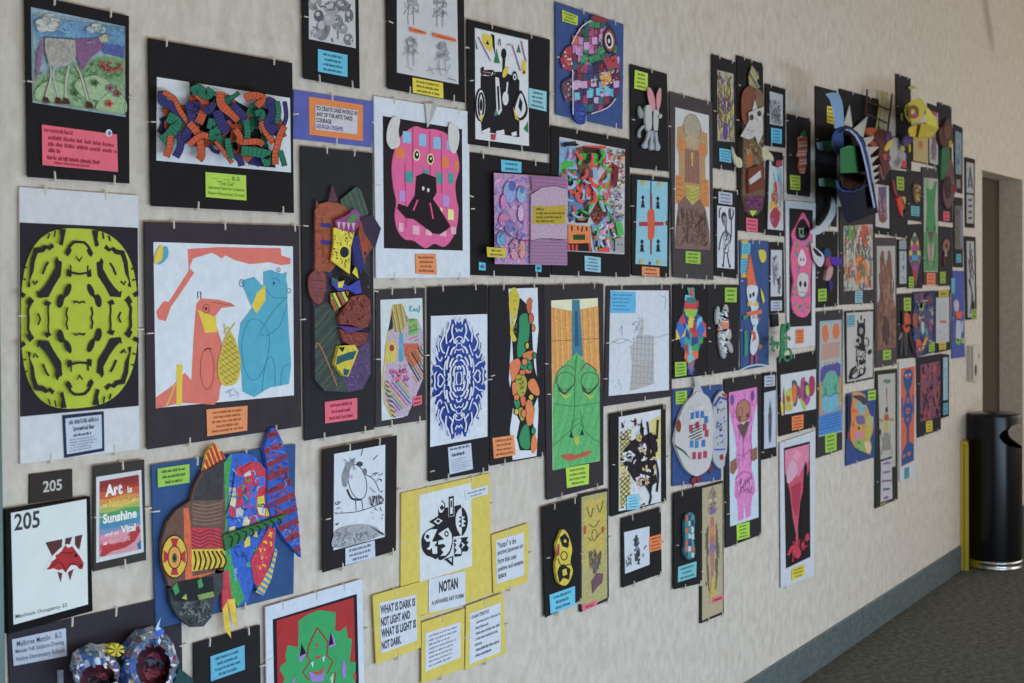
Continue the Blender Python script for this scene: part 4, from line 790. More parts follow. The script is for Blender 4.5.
p.px()
def rt(t,u0,u1,v0,v1,b=.03,c='#dfe2e4'):
    g=quadmap(quad4(iq)); p.text(t,[g((u0,v0)),g((u1,v0)),g((u1,v1)),g((u0,v1))],c,b)
dd=p.d; po=p.done(); p=A.part('lettering',dd); p.parent=po; p.px()
rt('Art',.14,.58,.06,.22,.05); rt('is',.70,.82,.13,.22,.03); rt('as',.08,.18,.31,.35,.02,'#d9cf9a'); rt('Natural',.24,.74,.26,.37,.02,'#d9c06a'); rt('as',.80,.90,.30,.34,.02,'#d9cf9a'); rt('Sunshine',.08,.92,.44,.57,.04); rt('and as',.12,.46,.69,.74,.02); rt('Vital',.52,.88,.64,.74,.04); rt('as',.08,.18,.81,.85,.02); rt('Nourishment',.22,.74,.77,.85,.02,'#dfb0ba')
p.done()

# paper fish on blue
A = Piece('mounted_collage', 'blue board with a big painted cardboard fish whose striped tail overlaps the board', 'artwork', (151.5,465,295.5,444,293.5,593.5,156,629), '#34507f', lift=.004, tc=(.3,.66), bc=(.6,), lv=.28)
fr=A.fr
def M4(nm,col,P,d0,d1,sm=False,kind='paint'):
    q=A.part(nm,0).crop(150,425,3.175); q.slab(P,col,d0,d1,kind,sm); return q
p=M4('tail_fin','#2b57b8',[362,70,385,10,400,10,420,50,440,110,440,150,462,230,470,290,480,420,462,400,430,365,400,320,385,290,372,250,375,150],fr+.004,fr+.028)
tl=[(362,70),(385,10),(400,10),(420,50),(440,110),(440,150),(462,230),(470,290),(478,410),(462,400),(430,365),(400,320),(385,290),(372,250),(375,150)]
p.hatch(tl,10,-25,5.6,['#8c3140']); p.scrib([(int(x),int(y)) for x,y in tl],70,['#4f7ad0','#24408c','#a04450','#6a2838'],1.2,26,'paint',ang=-25); p.done()
p=M4('top_fin','#d8b52c',[168,148,180,90,205,55,240,105,215,128],fr+.004,fr+.02); p.hatch([168,148,180,90,205,55,240,105,215,128],6,70,3,['#b8323a']); p.done()
p=M4('body','#2e5fc0',[235,120,255,92,290,88,325,95,350,120,375,150,385,200,390,290,400,330,395,400,375,480,350,540,330,500,310,560,280,575,255,520,235,480,232,300],fr+.006,fr+.016)
p.poly([235,120,260,92,250,200,245,340,262,440,300,550,280,578,255,540,235,480,232,300],'#3a9a50','paint'); p.poly([290,130,335,110,375,150,385,210,380,290,340,310,300,305,300,240,320,190],'#c23048','paint')
p.mosaic([255,150,380,130,388,320,250,420],6,9,['#d8c22c','#c83040','#3a6ad0','#d6c8a0','#c3bcb4','#2e5fc0','#c83040','#3a6ad0'],.2,'paint',fill=.7,gap=.12)
p.scrib([250,100,340,100,380,300,340,520,260,500,240,300],60,['#6f9ae6','#24449c','#3a6ad0','#4aa862'],1.6,22,'paint')
p.poly([320,430,380,320,398,330,392,400,370,470,350,520,330,500],'#c23048','paint'); p.scrib([325,430,380,330,395,340,370,470,340,500],26,['#e0b030','#d8485a'],1.6,16,'paint',ang=-60)
ed=[335,530,360,490,385,440,398,390,405,400,385,490,360,542]; p.poly(ed,'#d8b52c','paint'); p.hatch(ed,9,35,2.4,['#3f86c8'])
p.poly([290,140,330,115,340,130,300,155],'#c23048','paint'); p.line([270,150,262,200,250,260,232,300],.9,'#23232b',sm=True); p.done()
p=M4('head','#6a4c42',[235,110,210,130,165,150,140,200,130,240,85,270,55,310,38,370,40,440,60,510,90,520,200,480,235,400,240,300],fr+.010,fr+.03)
p.poly([235,110,210,125,170,150,142,205,135,240,180,250,232,235],'#3f3c42','paint'); p.poly([135,240,232,238,232,330,130,320],'#6b5148','paint'); p.lines([[(135,250+k*12),(180,256+k*12),(228,246+k*12)] for k in range(6)],.8,'#927668')
p.poly([106,265,122,262,130,330,135,480,230,460,235,400,245,440,200,480,140,500,112,498],'#d0623a','paint'); p.poly([128,325,225,328,240,390,132,392],'#b8384a','paint'); p.lines([[(132,335+k*11),(160,345+k*11),(190,333+k*11),(228,345+k*11)] for k in range(5)],.8,'#6e2430')
p.poly([132,395,238,392,240,450,132,465],'#d2b22c','paint'); p.lines([[(140+k*14,400),(146+k*16,430),(140+k*15,460)] for k in range(7)],1.8,'#3a3424')
p.ell(78,418,42,70,'#2b2528'); p.ell(78,418,39,66,'#d2b22c')
for k in range(8):
    t=k*math.pi/4
    if k%2==0: p.poly([(78+34*math.cos(t-.35)*1.1,418+62*math.sin(t-.35)),(78+34*math.cos(t+.35)*1.1,418+62*math.sin(t+.35)),(78+22*math.cos(t+.3),418+36*math.sin(t+.3)),(78+22*math.cos(t-.3),418+36*math.sin(t-.3))],'#b0303c')
p.ell(78,420,22,38,'#2b2528'); p.ell(78,420,19,34,'#e09048'); p.ell(78,422,8,16,'#3a6a3a'); p.ell(78,422,4,8,'#23232b'); p.done()
p=M4('mouth','#3d4346',[62,520,90,500,150,490,200,470,232,472,232,520,205,560,195,610,170,640,130,642,90,610,68,570],fr+.016,fr+.034)
p.poly([62,525,90,498,150,485,200,480,205,545,130,560,75,560],'#23262a','paint'); p.scrib([75,560,200,550,190,620,140,640,90,605],60,['#5a6468','#2b3034','#6a7478'],1.2,20,'paint')
for q,c in (([70,515,85,500,95,530,80,540],'#3a8a52'),([150,495,162,485,170,512,155,520],'#3a8a52'),([100,550,115,535,118,555],'#9aa84a'),([150,540,200,528,205,545,155,555],'#7a9a4a')): p.poly(q,c,'paint')
p.done()
p=M4('side_fin','#c2394a',[228,470,250,460,262,560,245,600,230,585],fr+.006,fr+.02); p.poly([230,585,245,560,258,678,238,650],'#d8b82c','paint'); p.poly([245,555,270,550,278,650,262,620],'#d8b82c','paint'); p.done()
p=M4('green_fin','#2f6a3c',[232,350,280,335,350,312,430,282,438,288,380,318,320,345,270,385,240,400],fr+.02,fr+.045); p.lines([[(250+k*22,352-k*8),(262+k*22,360-k*8),(256+k*22,388-k*10)] for k in range(8)],1.6,'#123522'); p.done()
A.cap((157.5,468.5,189.5,464,189.6,482.5,158,487.5), '#8fc04a', 3, '#2f4a1a')

# bottom left mask board
A = Piece('mounted_mask', 'dark board in the bottom corner with crumpled two-lobed paper mask in white and blue', 'artwork', (8,633,181,594,183,700,12,748), '#33303a', lift=.002, tc=(.35,.6), clips='tr')
A.cap((12,639.5,65.8,628,67,655.8,13.8,666), '#a9b4c8', ['Malloree Mattlin   8-2','Mexican Folk Sculpture Drawing','Native Elementary School'], '#3a4258')
fr=A.fr
def lobe(nm,cx,cy,rx,ry,hx,hy,hrx,hry,seed,rt=0):
    q=A.part(nm,0).crop(40,560,5.55); R=random.Random(seed); N,Mr=22,4; V=[];Fc=[]; cols=[]
    for j in range(Mr+1):
        t=j/Mr
        for i in range(N):
            a=2*math.pi*i/N; rr=(1+.05*math.sin(a*9+seed)+.04*R.uniform(-1,1)) if j==Mr else 1
            x=hx+(hrx*math.cos(a))*(1-t)+(cx-hx+rx*rr*math.cos(a))*t; y=hy+(hry*math.sin(a))*(1-t)+(cy-hy+ry*rr*math.sin(a))*t
            d=fr+.008+.045*math.sin(math.pi*min(1,.15+t*.85))+R.uniform(-.006,.006)
            V.append(W(*q.T((x,y)),d))
    pal=['#8fa3bd','#4a6a8a','#b3bfd0','#5f7a92','#3f66b0','#a8b4c6','#6a8296','#c0c8d4','#7c5a6a']
    for j in range(Mr):
        for i in range(N):
            q.raw([V[j*N+i],V[j*N+(i+1)%N],V[(j+1)*N+(i+1)%N],V[(j+1)*N+i]],[(3,2,1,0)],R.choice(pal if j>0 else ['#4a2030','#5f2434','#3a1c28']),'paint')
    q.raw([W(*q.T((hx+hrx*math.cos(2*math.pi*i/N),hy+hry*math.sin(2*math.pi*i/N))),fr+.026) for i in range(N)],[tuple(range(N))[::-1]],'#4a1c28','paint')
    q.d=fr+.0262; q.scrib([(hx+hrx*.9*math.cos(2*math.pi*i/N),hy+hry*.9*math.sin(2*math.pi*i/N)) for i in range(N)],50,['#231820','#6a2834','#8c3a48','#1c1a26','#4a5064'],3.0,46,'paint')
    q.d=fr+.06; rim=fr+.014
    for (a0) in (0,): pass
    for k in range(110):
        a=R.uniform(0,6.28); t=R.uniform(.2,.9); x=hx+(hrx*math.cos(a))*(1-t)+(cx-hx+rx*math.cos(a))*t; y=hy+(hry*math.sin(a))*(1-t)+(cy-hy+ry*math.sin(a))*t
        q.d=fr+.016+.045*math.sin(math.pi*min(1,.15+t*.85)); c=R.choice(['#c3c8d2','#5f7a92','#4a6486','#3a62b4','#8c3040','#56707e','#c8ccd6','#384c66','#5f8a80'])
        b=R.uniform(0,6.28); l=R.uniform(9,20); w_=R.uniform(6,12)
        q.poly([(x+l*math.cos(b),y+l*math.sin(b)),(x+w_*math.cos(b+1.5),y+w_*math.sin(b+1.5)),(x-l*math.cos(b+.2),y-l*math.sin(b+.2)),(x-w_*math.cos(b+1.4),y-w_*math.sin(b+1.4))],c,'paint',step=False)
    return q
q=lobe('left_lobe',300,590,135,130,330,690,95,70,5); q.done(); q=lobe('right_lobe',600,570,165,200,640,600,75,100,8); q.d=fr+.06; q.poly([640,380,672,315,660,370,690,395,655,410],'#a8c0e0','paint'); q.poly([630,400,680,380,690,410,650,430],'#3a62c8','paint'); q.done()
q=A.part('yellow_flower',0).crop(40,560,5.55)
for k in range(7): t=k*.9; q.slab([(425,500),(425+45*math.cos(t),500+36*math.sin(t)),(425+48*math.cos(t+.5),500+38*math.sin(t+.5))],'#c9b82c',fr+.12,fr+.15+k*.002,'paint')
q.slab([400,540,450,510,500,540,480,570,430,590],'#26241f',fr+.07,fr+.077,'paint'); q.slab([400,575,440,560,445,600,415,600],'#8aa03a',fr+.07,fr+.077,'paint'); q.done(); q=A.part('yellow_scrap',0).crop(40,560,5.55); q.slab([510,660,535,650,540,700,512,700],'#c9b82c',fr+.12,fr+.15,'paint'); q.done()
q=A.part('teal_wing',0).crop(40,560,5.55); q.slab([770,600,800,620,850,660,860,700,740,700],'#1f4446',fr+.003,fr+.02,'paint'); q.done(); q=A.part('paper_tab',0).crop(40,560,5.55); q.slab([108,612,130,610,130,700,108,700],'#8a93a8',fr+.003,fr+.02,'paint'); q.done()

A = Piece('mounted_board', 'black board mostly below the frame, beside the crumpled paper mask, blue caption on top', 'artwork', (194,643.5,260,624.7,261,702,195,724), '#232225', lift=.004, tc=(.22,.78), clips='tr')
A.cap((210.5,656.5,244.5,645,245,669.5,211,681.5), '#58a8cc', 4, '#1d4a60')

A = Piece('mounted_painting', 'white board with green dragon head with fangs on a red background', 'artwork', (265.5,607,362,579,366,742,268,788), '#c0cadc', lift=.007, tc=(.15,.48,.8), clips='tlr', lv=.3, rv=.33, kind='paper')
p=A.sheet('black_border',(273,619.5,356.8,594,360,728,276,768),'#23212a'); p.done()
p=A.sheet('painting',(276.5,620.5,353.8,597.5,357,724,279,762),'#a62c30',d=A.fr+.0008).crop(260,575,6.32)
GN='#2f9b5c'
p.poly([245,330,240,295,300,250,370,222,478,235,475,350,500,358,545,325,555,400,582,402,568,550,605,552,605,600,590,640,610,700,608,900,130,960,135,700,158,655,125,600,130,575,165,548,160,500,175,445,240,455],GN)
p.line([362,332,305,450,302,490,295,510,318,545,270,615,310,665],1.6,'#8c3226'); p.line([362,332,430,425,422,510,462,545,425,620,480,615,465,700],1.6,'#8c3226')
p.poly([246,505,262,440,292,498,262,545,250,548],'#9a74c8'); p.poly([250,515,262,432,292,495],'#1d1c2a'); p.poly([430,440,448,360,470,400,478,445,440,460],'#9a74c8'); p.poly([432,448,448,360,466,435],'#1d1c2a')
p.poly([345,440,365,432,378,436,360,450],'#b8402c'); p.poly([345,520,395,505,375,528,360,532],'#b8402c'); p.poly([322,555,340,545,335,590],'#a8cfe0'); p.poly([392,522,412,510,402,555],'#a8cfe0')
p.poly([330,605,370,612,410,580,390,620,350,628],'#c04030'); p.poly([305,610,330,618,360,640,395,625,415,590,400,670,330,675],'#9a74c8'); p.poly([520,560,530,535,545,580,540,650,525,655,518,600],'#9a74c8'); p.poly([590,625,608,620,608,665,595,660],'#c04030'); p.poly([200,670,222,650,215,700],'#9a74c8'); p.poly([440,655,465,620,460,700],'#8fd0a8'); p.done()
# ================================================================== centre
A = Piece('mounted_collage', 'blue board with a round fish woven from patterned paper strips, lime caption', 'artwork', (555.7,1.6,623.6,24.3,622.6,129,556.2,114.5), '#3d5184', lift=.004, tc=(.35,.86), bc=(.42,.88))
A.cap((562,9.7,578,16,577.5,25.5,562.3,21), '#b5c53a', 3, '#45561a')
p=A.part('woven_fish',A.fr).crop(460,0,4.878)
fp=[545,210,580,140,630,100,690,85,720,110,750,150,765,200,765,260,778,330,780,400,765,470,720,520,670,545,610,555,560,520,548,450,500,450,498,400,540,370,550,350,500,330,490,280,520,230]
p.slab(fp,'#3c3450',p.d,p.d+.006,'paper',True)
p.poly([490,290,515,235,545,225,548,350,505,335],'#a83a48','paint'); p.scrib([495,290,515,235,545,230,548,345,505,335],22,['#d8d2d8','#8a2a3a','#d06070'],1.2,12)
p.poly([500,405,545,380,548,490,515,500,500,450],'#6a4a5c','paint'); p.scrib([502,405,545,382,548,488,515,498],26,['#c9bcc0','#a0505a','#4a3048'],1.1,10)
p.mosaic([553,215,580,145,630,102,700,95,745,170,765,270,548,340],8,6,['#2a5a5c','#3a8a5a','#b5559a','#c87ab8','#cc6a3a','#3a5a7c','#7a3050','#27704e','#a8487a'],.18,'paint',gap=.08)
p.mosaic([548,345,770,275,778,400,760,470,710,520,660,540,600,545,560,510],9,7,['#6a2a40','#a0406a','#3a4a78','#5ab0cc','#c8a0d0','#8a3040','#5a3060','#bfa8c4','#2f6a78','#40305a'],.18,'paint',gap=.08)
for x,y,c in ((560,420,'#cfa0cc'),(605,415,'#cfa0cc'),(650,405,'#b8b0d8'),(570,470,'#68c0d8'),(630,460,'#68c0d8'),(675,448,'#68c0d8'),(715,440,'#68c0d8'),(615,225,'#cf98cc'),(655,200,'#cf98cc'),(690,185,'#cf98cc'),(575,250,'#c88ac0'),(600,290,'#2f9a62'),(640,290,'#2f9a62'),(680,250,'#2f8a5c'),(605,160,'#2a5c58')):
    p.poly([(x-12,y-18),(x+14,y-20),(x+16,y+16),(x-10,y+18)],c,'paint')
p.poly([700,290,765,265,772,320,720,340],'#b0404c','paint'); p.poly([680,370,730,350,740,390,700,430],'#d8a04a','paint'); p.scrib([680,350,775,340,770,400,690,430],26,['#e0d0d8','#c05a8a','#d8b85a'],1.0,14)
p.scrib([560,120,700,95,770,250,770,450,600,540,550,350],60,['#b9b4bc','#3a2a4a','#a9a4b0','#2a2438'],.6,18)
p.ell(728,200,31,62,'#2a2430',-6); p.ell(730,198,26,54,'#96524a',-6); p.ell(728,198,20,40,'#d0ccd0',-6); p.ell(727,198,13,30,'#2a2430',-6); p.ell(727,200,5,12,'#d0ccd0',-6)
p.poly([640,80,680,78,720,100,690,112,650,100],'#8a3040','paint',True); p.lines([[(545,215),(590,135),(640,100)],[(640,555),(720,525),(760,480)],[(550,340),(552,560)]],1.0,'#cfcad4')
p.slab([548,520,570,500,612,520,615,570,605,605,570,600,555,560],'#2a3f8c',p.d,p.d+.01,'paint',True); p.scrib([555,530,610,525,605,600,570,595],16,['#5a4a90','#3a6ac0'],1.2,10); p.done()

# lilac double sheet over a black board
A = Piece('mounted_drawing', 'black board with lilac and mauve crayon sheet sticking out past its edge, yellow note', 'artwork', (469.5,152,550,163.5,550,277.4,471,275), BK, lift=.003, tc=(.17,.82), bc=(.28,.78), clips='tbl')
for q in ((501,159.5,521.5,162,521.5,173,501.5,171.5),(479,262,485.6,263,485.6,270.5,479,270),(535.4,264,541.4,264.8,541.4,272,535.4,271.5)): A.cap(q,'#5db9d8',2 if q[0]>500 and q[0]<530 else 1,'#1d4a60')
p=A.sheet('drawing',(494,172.8,567.6,177.3,567.2,265.3,494.9,264),'#b294ae',d=A.fr+.012,kind='crayon').crop(460,120,4.017)
p.poly([137,212,280,222,285,300,278,580,140,578],'#b887b4','crayon')
p.scrib([137,212,280,222,282,578,140,578],150,['#c87ab0','#9a6ab0','#7a8acc','#d095b8','#6a90c0','#c9a8cc'],1.6,26)
for x,y,a,b,c in ((200,290,26,44,'#8a9ad0'),(210,265,14,20,'#4a62b0'),(248,300,20,34,'#8aa8cc'),(250,280,8,14,'#4a7ac0'),(245,375,13,34,'#c8a8cc'),(180,400,24,28,'#c070a0'),(200,430,20,30,'#7a70b0'),(165,480,18,30,'#5aa0c8'),(220,520,18,44,'#c88a9c'),(250,520,14,40,'#d08a78'),(175,330,12,30,'#c87ab8')):
    p.ell(x,y,a,b,c,kind='crayon'); p.ring(x,y,a,b,.5,'#6a5a90')
p.scrib([160,400,260,400,260,540,160,540],50,['#8a4a90','#4a5aa0','#b05a80','#d8b0c8'],.8,18)
p.poly([285,225,430,232,430,275,380,262,330,270,290,290],'#9a6a92','crayon'); p.poly([285,300,330,272,380,265,430,278,430,480,360,475,285,485],'#b69ab2','crayon'); p.poly([282,485,360,477,430,484,430,583,280,580],'#9c7398','crayon')
p.hatch([282,490,430,486,430,580,280,578],7,1,.5,'#7c5680'); p.hatch([285,230,430,236,430,268,380,262,330,268,288,288],4,5,.5,'#7c5680')
p.line([140,440,180,450,230,478,280,485,330,476,380,482,430,480],.6,'#5a3f60',sm=True); p.line([290,290,330,270,380,262,430,275],.5,'#7c5680'); p.line([281,222,284,580],.5,'#8a6488')
p.poly([293,345,358,347,425,341,422,418,293,418],'#b59c1e'); p.bars([298,350,420,350,418,414,298,414],4,'#4a3a10',.55,'l',[.3,.95,.85,.6])
p.poly([107,510,148,513,183,515,183,553,110,550],'#cdb82c'); p.bars([112,515,180,518,180,550,114,547],2,'#4a3a10',.5); p.done()

# red green abstract
A = Piece('mounted_drawing', 'black board with crowded fluorescent red, green and blue marker drawing, pale blue caption', 'artwork', (551,125.3,629.8,139.3,629.8,277,552,275), BK, lift=.006, tc=(.27,.66), bc=(.27,.76))
p=A.sheet('drawing',(559.6,136.8,625,149.4,624.3,254.4,558.5,250.5),'#b9b6bc').crop(550,130,5.06)
p.poly([50,50,90,55,135,70,130,240,45,235],'#7ba0c8','paint'); p.poly([60,70,75,60,130,65,150,75,130,82,100,78,70,88],'#2a2226'); p.hatch([50,65,130,55,130,80,60,85],9,75,1.4,'#2a2226'); p.poly([55,170,80,150,120,160,118,185,85,190,70,225,52,210],'#3cae3c','paint'); p.ring(105,130,14,18,2.2,'#d05a8a')
p.poly([130,90,170,80,250,90,255,180,230,230,200,260,150,240,135,180],'#6a4a3c','paint'); p.poly([165,85,250,85,250,120,170,115],'#3a2420','paint'); p.poly([168,120,200,115,245,120,245,170,220,200,195,180,172,150],'#3cb040','paint'); p.poly([200,120,215,160,238,180,230,215,205,200,200,160],'#e8433c','paint'); p.poly([215,190,240,190,245,250,220,250],'#8aa8c8')
p.poly([185,200,205,260,218,330,190,340,172,290,170,230],'#e8483c','paint'); p.poly([195,200,215,260,235,320,225,340,205,270],'#2f4a8c','paint'); p.poly([170,78,280,80,290,95,250,92,175,85],'#e04038')
p.poly([245,260,270,220,315,160,330,190,310,280,300,330,285,300,250,290],'#d84a44','paint'); p.poly([265,250,300,195,310,240,290,310],'#4aa048','paint'); p.poly([275,255,298,225,300,260,285,285],'#d8763c','paint')
p.poly([90,200,150,200,200,400,95,470],'#3a3c48','paint'); p.scrib([95,200,165,200,200,380,100,460],60,['#3cae3c','#7ba0c8','#e8483c','#4f6a9c','#2a2226'],2.2,30,'paint')
p.poly([100,330,150,340,180,420,140,470,92,440],'#5c7ca8','paint'); p.poly([125,420,150,400,195,400,200,430,190,470,130,470],'#241f2a'); p.line([130,425,160,408,195,425],2.2,'#3cb040',sm=True); p.ell(160,445,24,14,'#e8483c'); p.line([125,440,160,450,200,440],1.6,'#2f9a50')
p.poly([92,478,205,490,207,572,92,578],'#e87a3a','paint'); p.poly([115,530,178,528,178,556,118,556],'#23502a'); p.lines([[(110,485),(112,510)],[(140,488),(142,508)],[(165,488),(160,515)],[(185,490),(186,510)]],1.4,'#3a241c')
p.poly([92,575,205,572,215,615,92,610],'#2a2226'); p.lines([[(95,580),(97,610)],[(115,580),(117,610)],[(135,580),(136,612)],[(200,575),(205,612)]],2.2,'#d8433c')
p.poly([205,430,245,360,270,330,300,400,290,470,260,500,225,470],'#7a2c30','paint'); p.scrib([210,430,260,350,298,400,285,480,240,495],40,['#2a2226','#c84a3c','#3a7a48'],1.6,12,'paint')
p.lines([[(200,400),(235,330),(260,280)],[(240,320),(280,370),(310,420)],[(150,250),(120,300)],[(300,400),(290,520),(300,600)]],3,'#3fae48','paint')
p.poly([210,480,240,480,290,430,320,470,330,600,230,610],'#6f9ac8','paint'); p.scrib([210,480,325,440,330,610,230,612],60,['#2a2226','#e8483c','#3cae48','#b8c8d8','#e88ab0'],2,34,'paint',ang=70)
p.scrib([250,95,378,100,378,300,320,300,320,160,270,200],80,['#a8303a','#d8d4d8','#3a7a48','#c8b050','#d87a8a','#6a2028','#c8ccd2'],1.6,18,'paint'); p.scrib([310,300,378,300,376,560,310,560],60,['#8a2c34','#d0ccd0','#5c8ab0','#3a8a48','#6a3038','#8a7ab0'],1.6,18,'paint')
p.scrib([60,90,320,90,320,450,60,450],46,['#e8433c','#3cae3c','#2a2226','#8ab0d8','#e8433c'],2.6,60,'paint',turn=.6,ang=70); p.poly([325,170,350,190,340,280,320,300],'#7a1c28','paint'); p.poly([330,550,375,540,374,620,330,618],'#9a9a98','paint'); p.ell(345,580,4,5,'#55555a'); p.ell(362,578,4,5,'#55555a'); p.poly([330,460,365,470,375,530,345,540],'#3fae48','paint'); p.poly([245,600,300,595,305,618,245,616],'#e8483c'); p.done()
A.cap((584.7,255.7,600.7,257.5,600.7,272.5,585,270.8), '#8cc0d2', 4, '#2c4f5c')

A = Piece('mounted_drawing', 'black board with four black ants around a red cross on light blue, orange caption', 'artwork', (631.8,173.8,670,178,669.2,277.5,632,275.5), BK, lift=.007, tc=(.45,), bc=(.25,.85))
p=A.sheet('drawing',(637.4,179.8,667.6,182.3,667,266.3,635.5,263.8),'#86bcd0').crop(620,150,4.875)
p.poly([146,210,156,210,158,300,155,510,147,510,146,420],'#8c3a44'); p.poly([93,350,213,350,213,368,93,372],'#a83a48'); p.poly([135,300,165,292,170,370,163,430,138,435,135,370],'#d0583c',sm=True); p.line([152,130,150,215],1.2,'#3c3c48')
for x,y in ((112,250),(185,255),(108,465),(187,465)):
    for dy,a,b in ((-20,5,9),(0,4,7),(20,6,12)): p.ell(x,y+dy,a,b,'#23242c')
    p.lines([[(x-8,y-22),(x+8,y+8)],[(x+8,y-22),(x-8,y+8)],[(x-9,y+32),(x,y+4),(x+9,y+32)]],.6,'#23242c')
for x,y in ((115,160),(195,168),(105,545),(190,548)): p.ell(x,y,10,12,'#c8a848')
p.ell(228,357,4,12,'#8c3a44'); p.ell(146,552,6,8,'#5a4048'); p.done()
A.cap((642,266.3,659.6,267.8,659.6,276.6,642,275.4), OR, 2, '#8a3418')

A = Piece('mounted_collage', 'black board with stuffed white rabbit with pink ears and dangling legs, lime tag', 'artwork', (630.5,64,667,73.8,669,171.5,631.3,167.5), '#1f1d20', lift=.004, tc=(.55,), bc=(.6,))
A.cap((635,69.7,647.8,73.4,647.8,91.2,634.2,88.3), '#b5cf3a', 4, '#45561a')
p=A.part('rabbit',0).crop(620,50,5.69); fr=A.fr
for q,c,a,b in (([163,212,185,235,200,290,200,345,182,345,165,290,158,250],'#cf8a94',.02,.026),([232,215,235,270,228,320,215,345,208,300,212,245],'#cf8a94',.02,.026),([150,320,175,320,182,380,180,440,165,465,150,440,145,380],'#b4b6b6',.01,.03),([195,345,222,350,220,390,215,455,200,465,192,430],'#b4b6b6',.01,.03),([165,460,180,465,160,520,158,555,140,560,132,540,150,510],'#9fa6b0',.01,.03),([178,465,192,465,190,520,196,555,186,570,172,560,176,510],'#9fa6b0',.01,.03),([198,465,212,465,218,520,230,550,222,572,206,565,205,520],'#9fa6b0',.01,.03),([110,320,130,345,135,375,120,390,108,365],'#8a948e',.005,.02),([132,430,110,455,105,490,118,498,118,465,138,440],'#9aa0a4',.005,.02),([218,370,238,366,236,385,218,388],'#b4b6b6',.01,.03),([176,340,200,340,198,470,178,465],'#3a3436',.01,.024)):
    p.slab(q,c,fr+a,fr+b,'paper',True)
p.ell(185,375,5,9,'#23202a'); p.lines([[(170,235),(185,330)],[(225,240),(218,330)]],2.0,'#d8506a'); p.done()

A = Piece('mounted_drawing', 'tall grey-brown board with brown robed crayon figure with orange sleeves, lime caption', 'artwork', (669.8,91.4,712.2,102.6,713.6,280,673.2,277.3), '#453f42', lift=.006, tc=(.25,.82), bc=(.25,.76), clips='tblr')
q=(675.4,107.2,708.8,115.4,710.2,250,675,248.5); p=A.sheet('drawing',q,'#c4c3c4').uv(q); C='crayon'
p.poly([(.05,.14),(.2,.12),(.3,.06),(.5,.03),(.7,.06),(.8,.13),(.95,.14),(.96,.28),(.88,.33),(.9,.66),(.1,.66),(.1,.33),(.04,.28)],'#b08a5c',C)
p.ell(.5,.12,.26,.10,'#a39a86',kind=C); p.ring(.5,.12,.26,.10,.6,'#6e6450'); p.ell(.5,.22,.2,.06,'#b09a7c',kind=C)
p.poly([(.12,.2),(.22,.2),(.28,.28),(.2,.32),(.12,.3)],'#d0763c',C); p.poly([(.86,.22),(.74,.22),(.7,.28),(.8,.32),(.88,.3)],'#d0763c',C)
p.poly([(.3,.28),(.7,.28),(.72,.52),(.28,.52)],'#94685c',C); p.hatch([(.3,.28),(.7,.28),(.72,.52),(.28,.52)],6,90,.5,'#7c5248'); p.poly([(.46,.3),(.54,.3),(.52,.4),(.48,.4)],'#c4a050',C)
p.poly([(.02,.48),(.22,.48),(.26,.58),(.22,.69),(.02,.68)],'#c87e3c',C); p.poly([(.98,.48),(.78,.48),(.74,.58),(.78,.69),(.98,.68)],'#c87e3c',C); p.lines([[(.05+.8*s_,.5+k*.04),(.2+.7*s_,.5+k*.04)] for k in range(5) for s_ in (0,1)],.5,'#7c4a24')
p.poly([(.3,.54),(.7,.54),(.66,.64),(.5,.67),(.34,.64)],'#b8a84a',C); p.lines([[(.33,.56+k*.025),(.5,.59+k*.025),(.67,.56+k*.025)] for k in range(3)],.7,'#7a8a3a')
p.poly([(.1,.68),(.28,.62),(.5,.68),(.72,.63),(.88,.7),(.98,.86),(1,1),(0,1),(.03,.85)],'#7c6058',C); p.scrib([(.1,.7),(.88,.7),(.97,.98),(.03,.98)],90,['#6a4e48','#8e7068','#5f4640'],.8,.25); p.line([(.58,.84),(.82,.76)],1.2,'#4a3430'); p.done()
A.cap((685.6,251,700.6,252,700.4,264.2,685.6,263), '#93bd38', 3, '#45561a')

A = Piece('mounted_drawing', 'narrow black board with yellow and purple mirrored pencil pattern, blue caption below', 'artwork', (712.3,53.8,735.4,62.3,736.9,171.2,712.6,168), '#232124', lift=.005, tc=(.25,.78), bc=(.25,.85))
q=(717.5,70,733.5,73.8,734.4,142,717.5,140.7); p=A.sheet('drawing',q,'#aaa48e').uv(q)
p.scrib([(0,0),(1,0),(1,1),(0,1)],110,['#b8a83c','#7a5a8a','#8a8a3c','#6a4a3a','#c9bd6a','#8a7aa0'],.8,.25,ang=85)
for k in range(6):
    for s_ in (-1,1): p.line([(.5+s_*.38,.05+k*.12),(.5+s_*.12,.16+k*.12),(.5+s_*.3,.22+k*.12)],1.0,['#6a4a7a','#b8a83c','#7a4a5a'][k%3])
p.poly([(.42,.74),(.58,.74),(.64,.84),(.56,.98),(.44,.98),(.36,.84)],'#5a48a0'); p.done(); A.cap((719.4,148,731.2,150,731.4,163,719.6,161), CY_, 4, '#1d4a60')

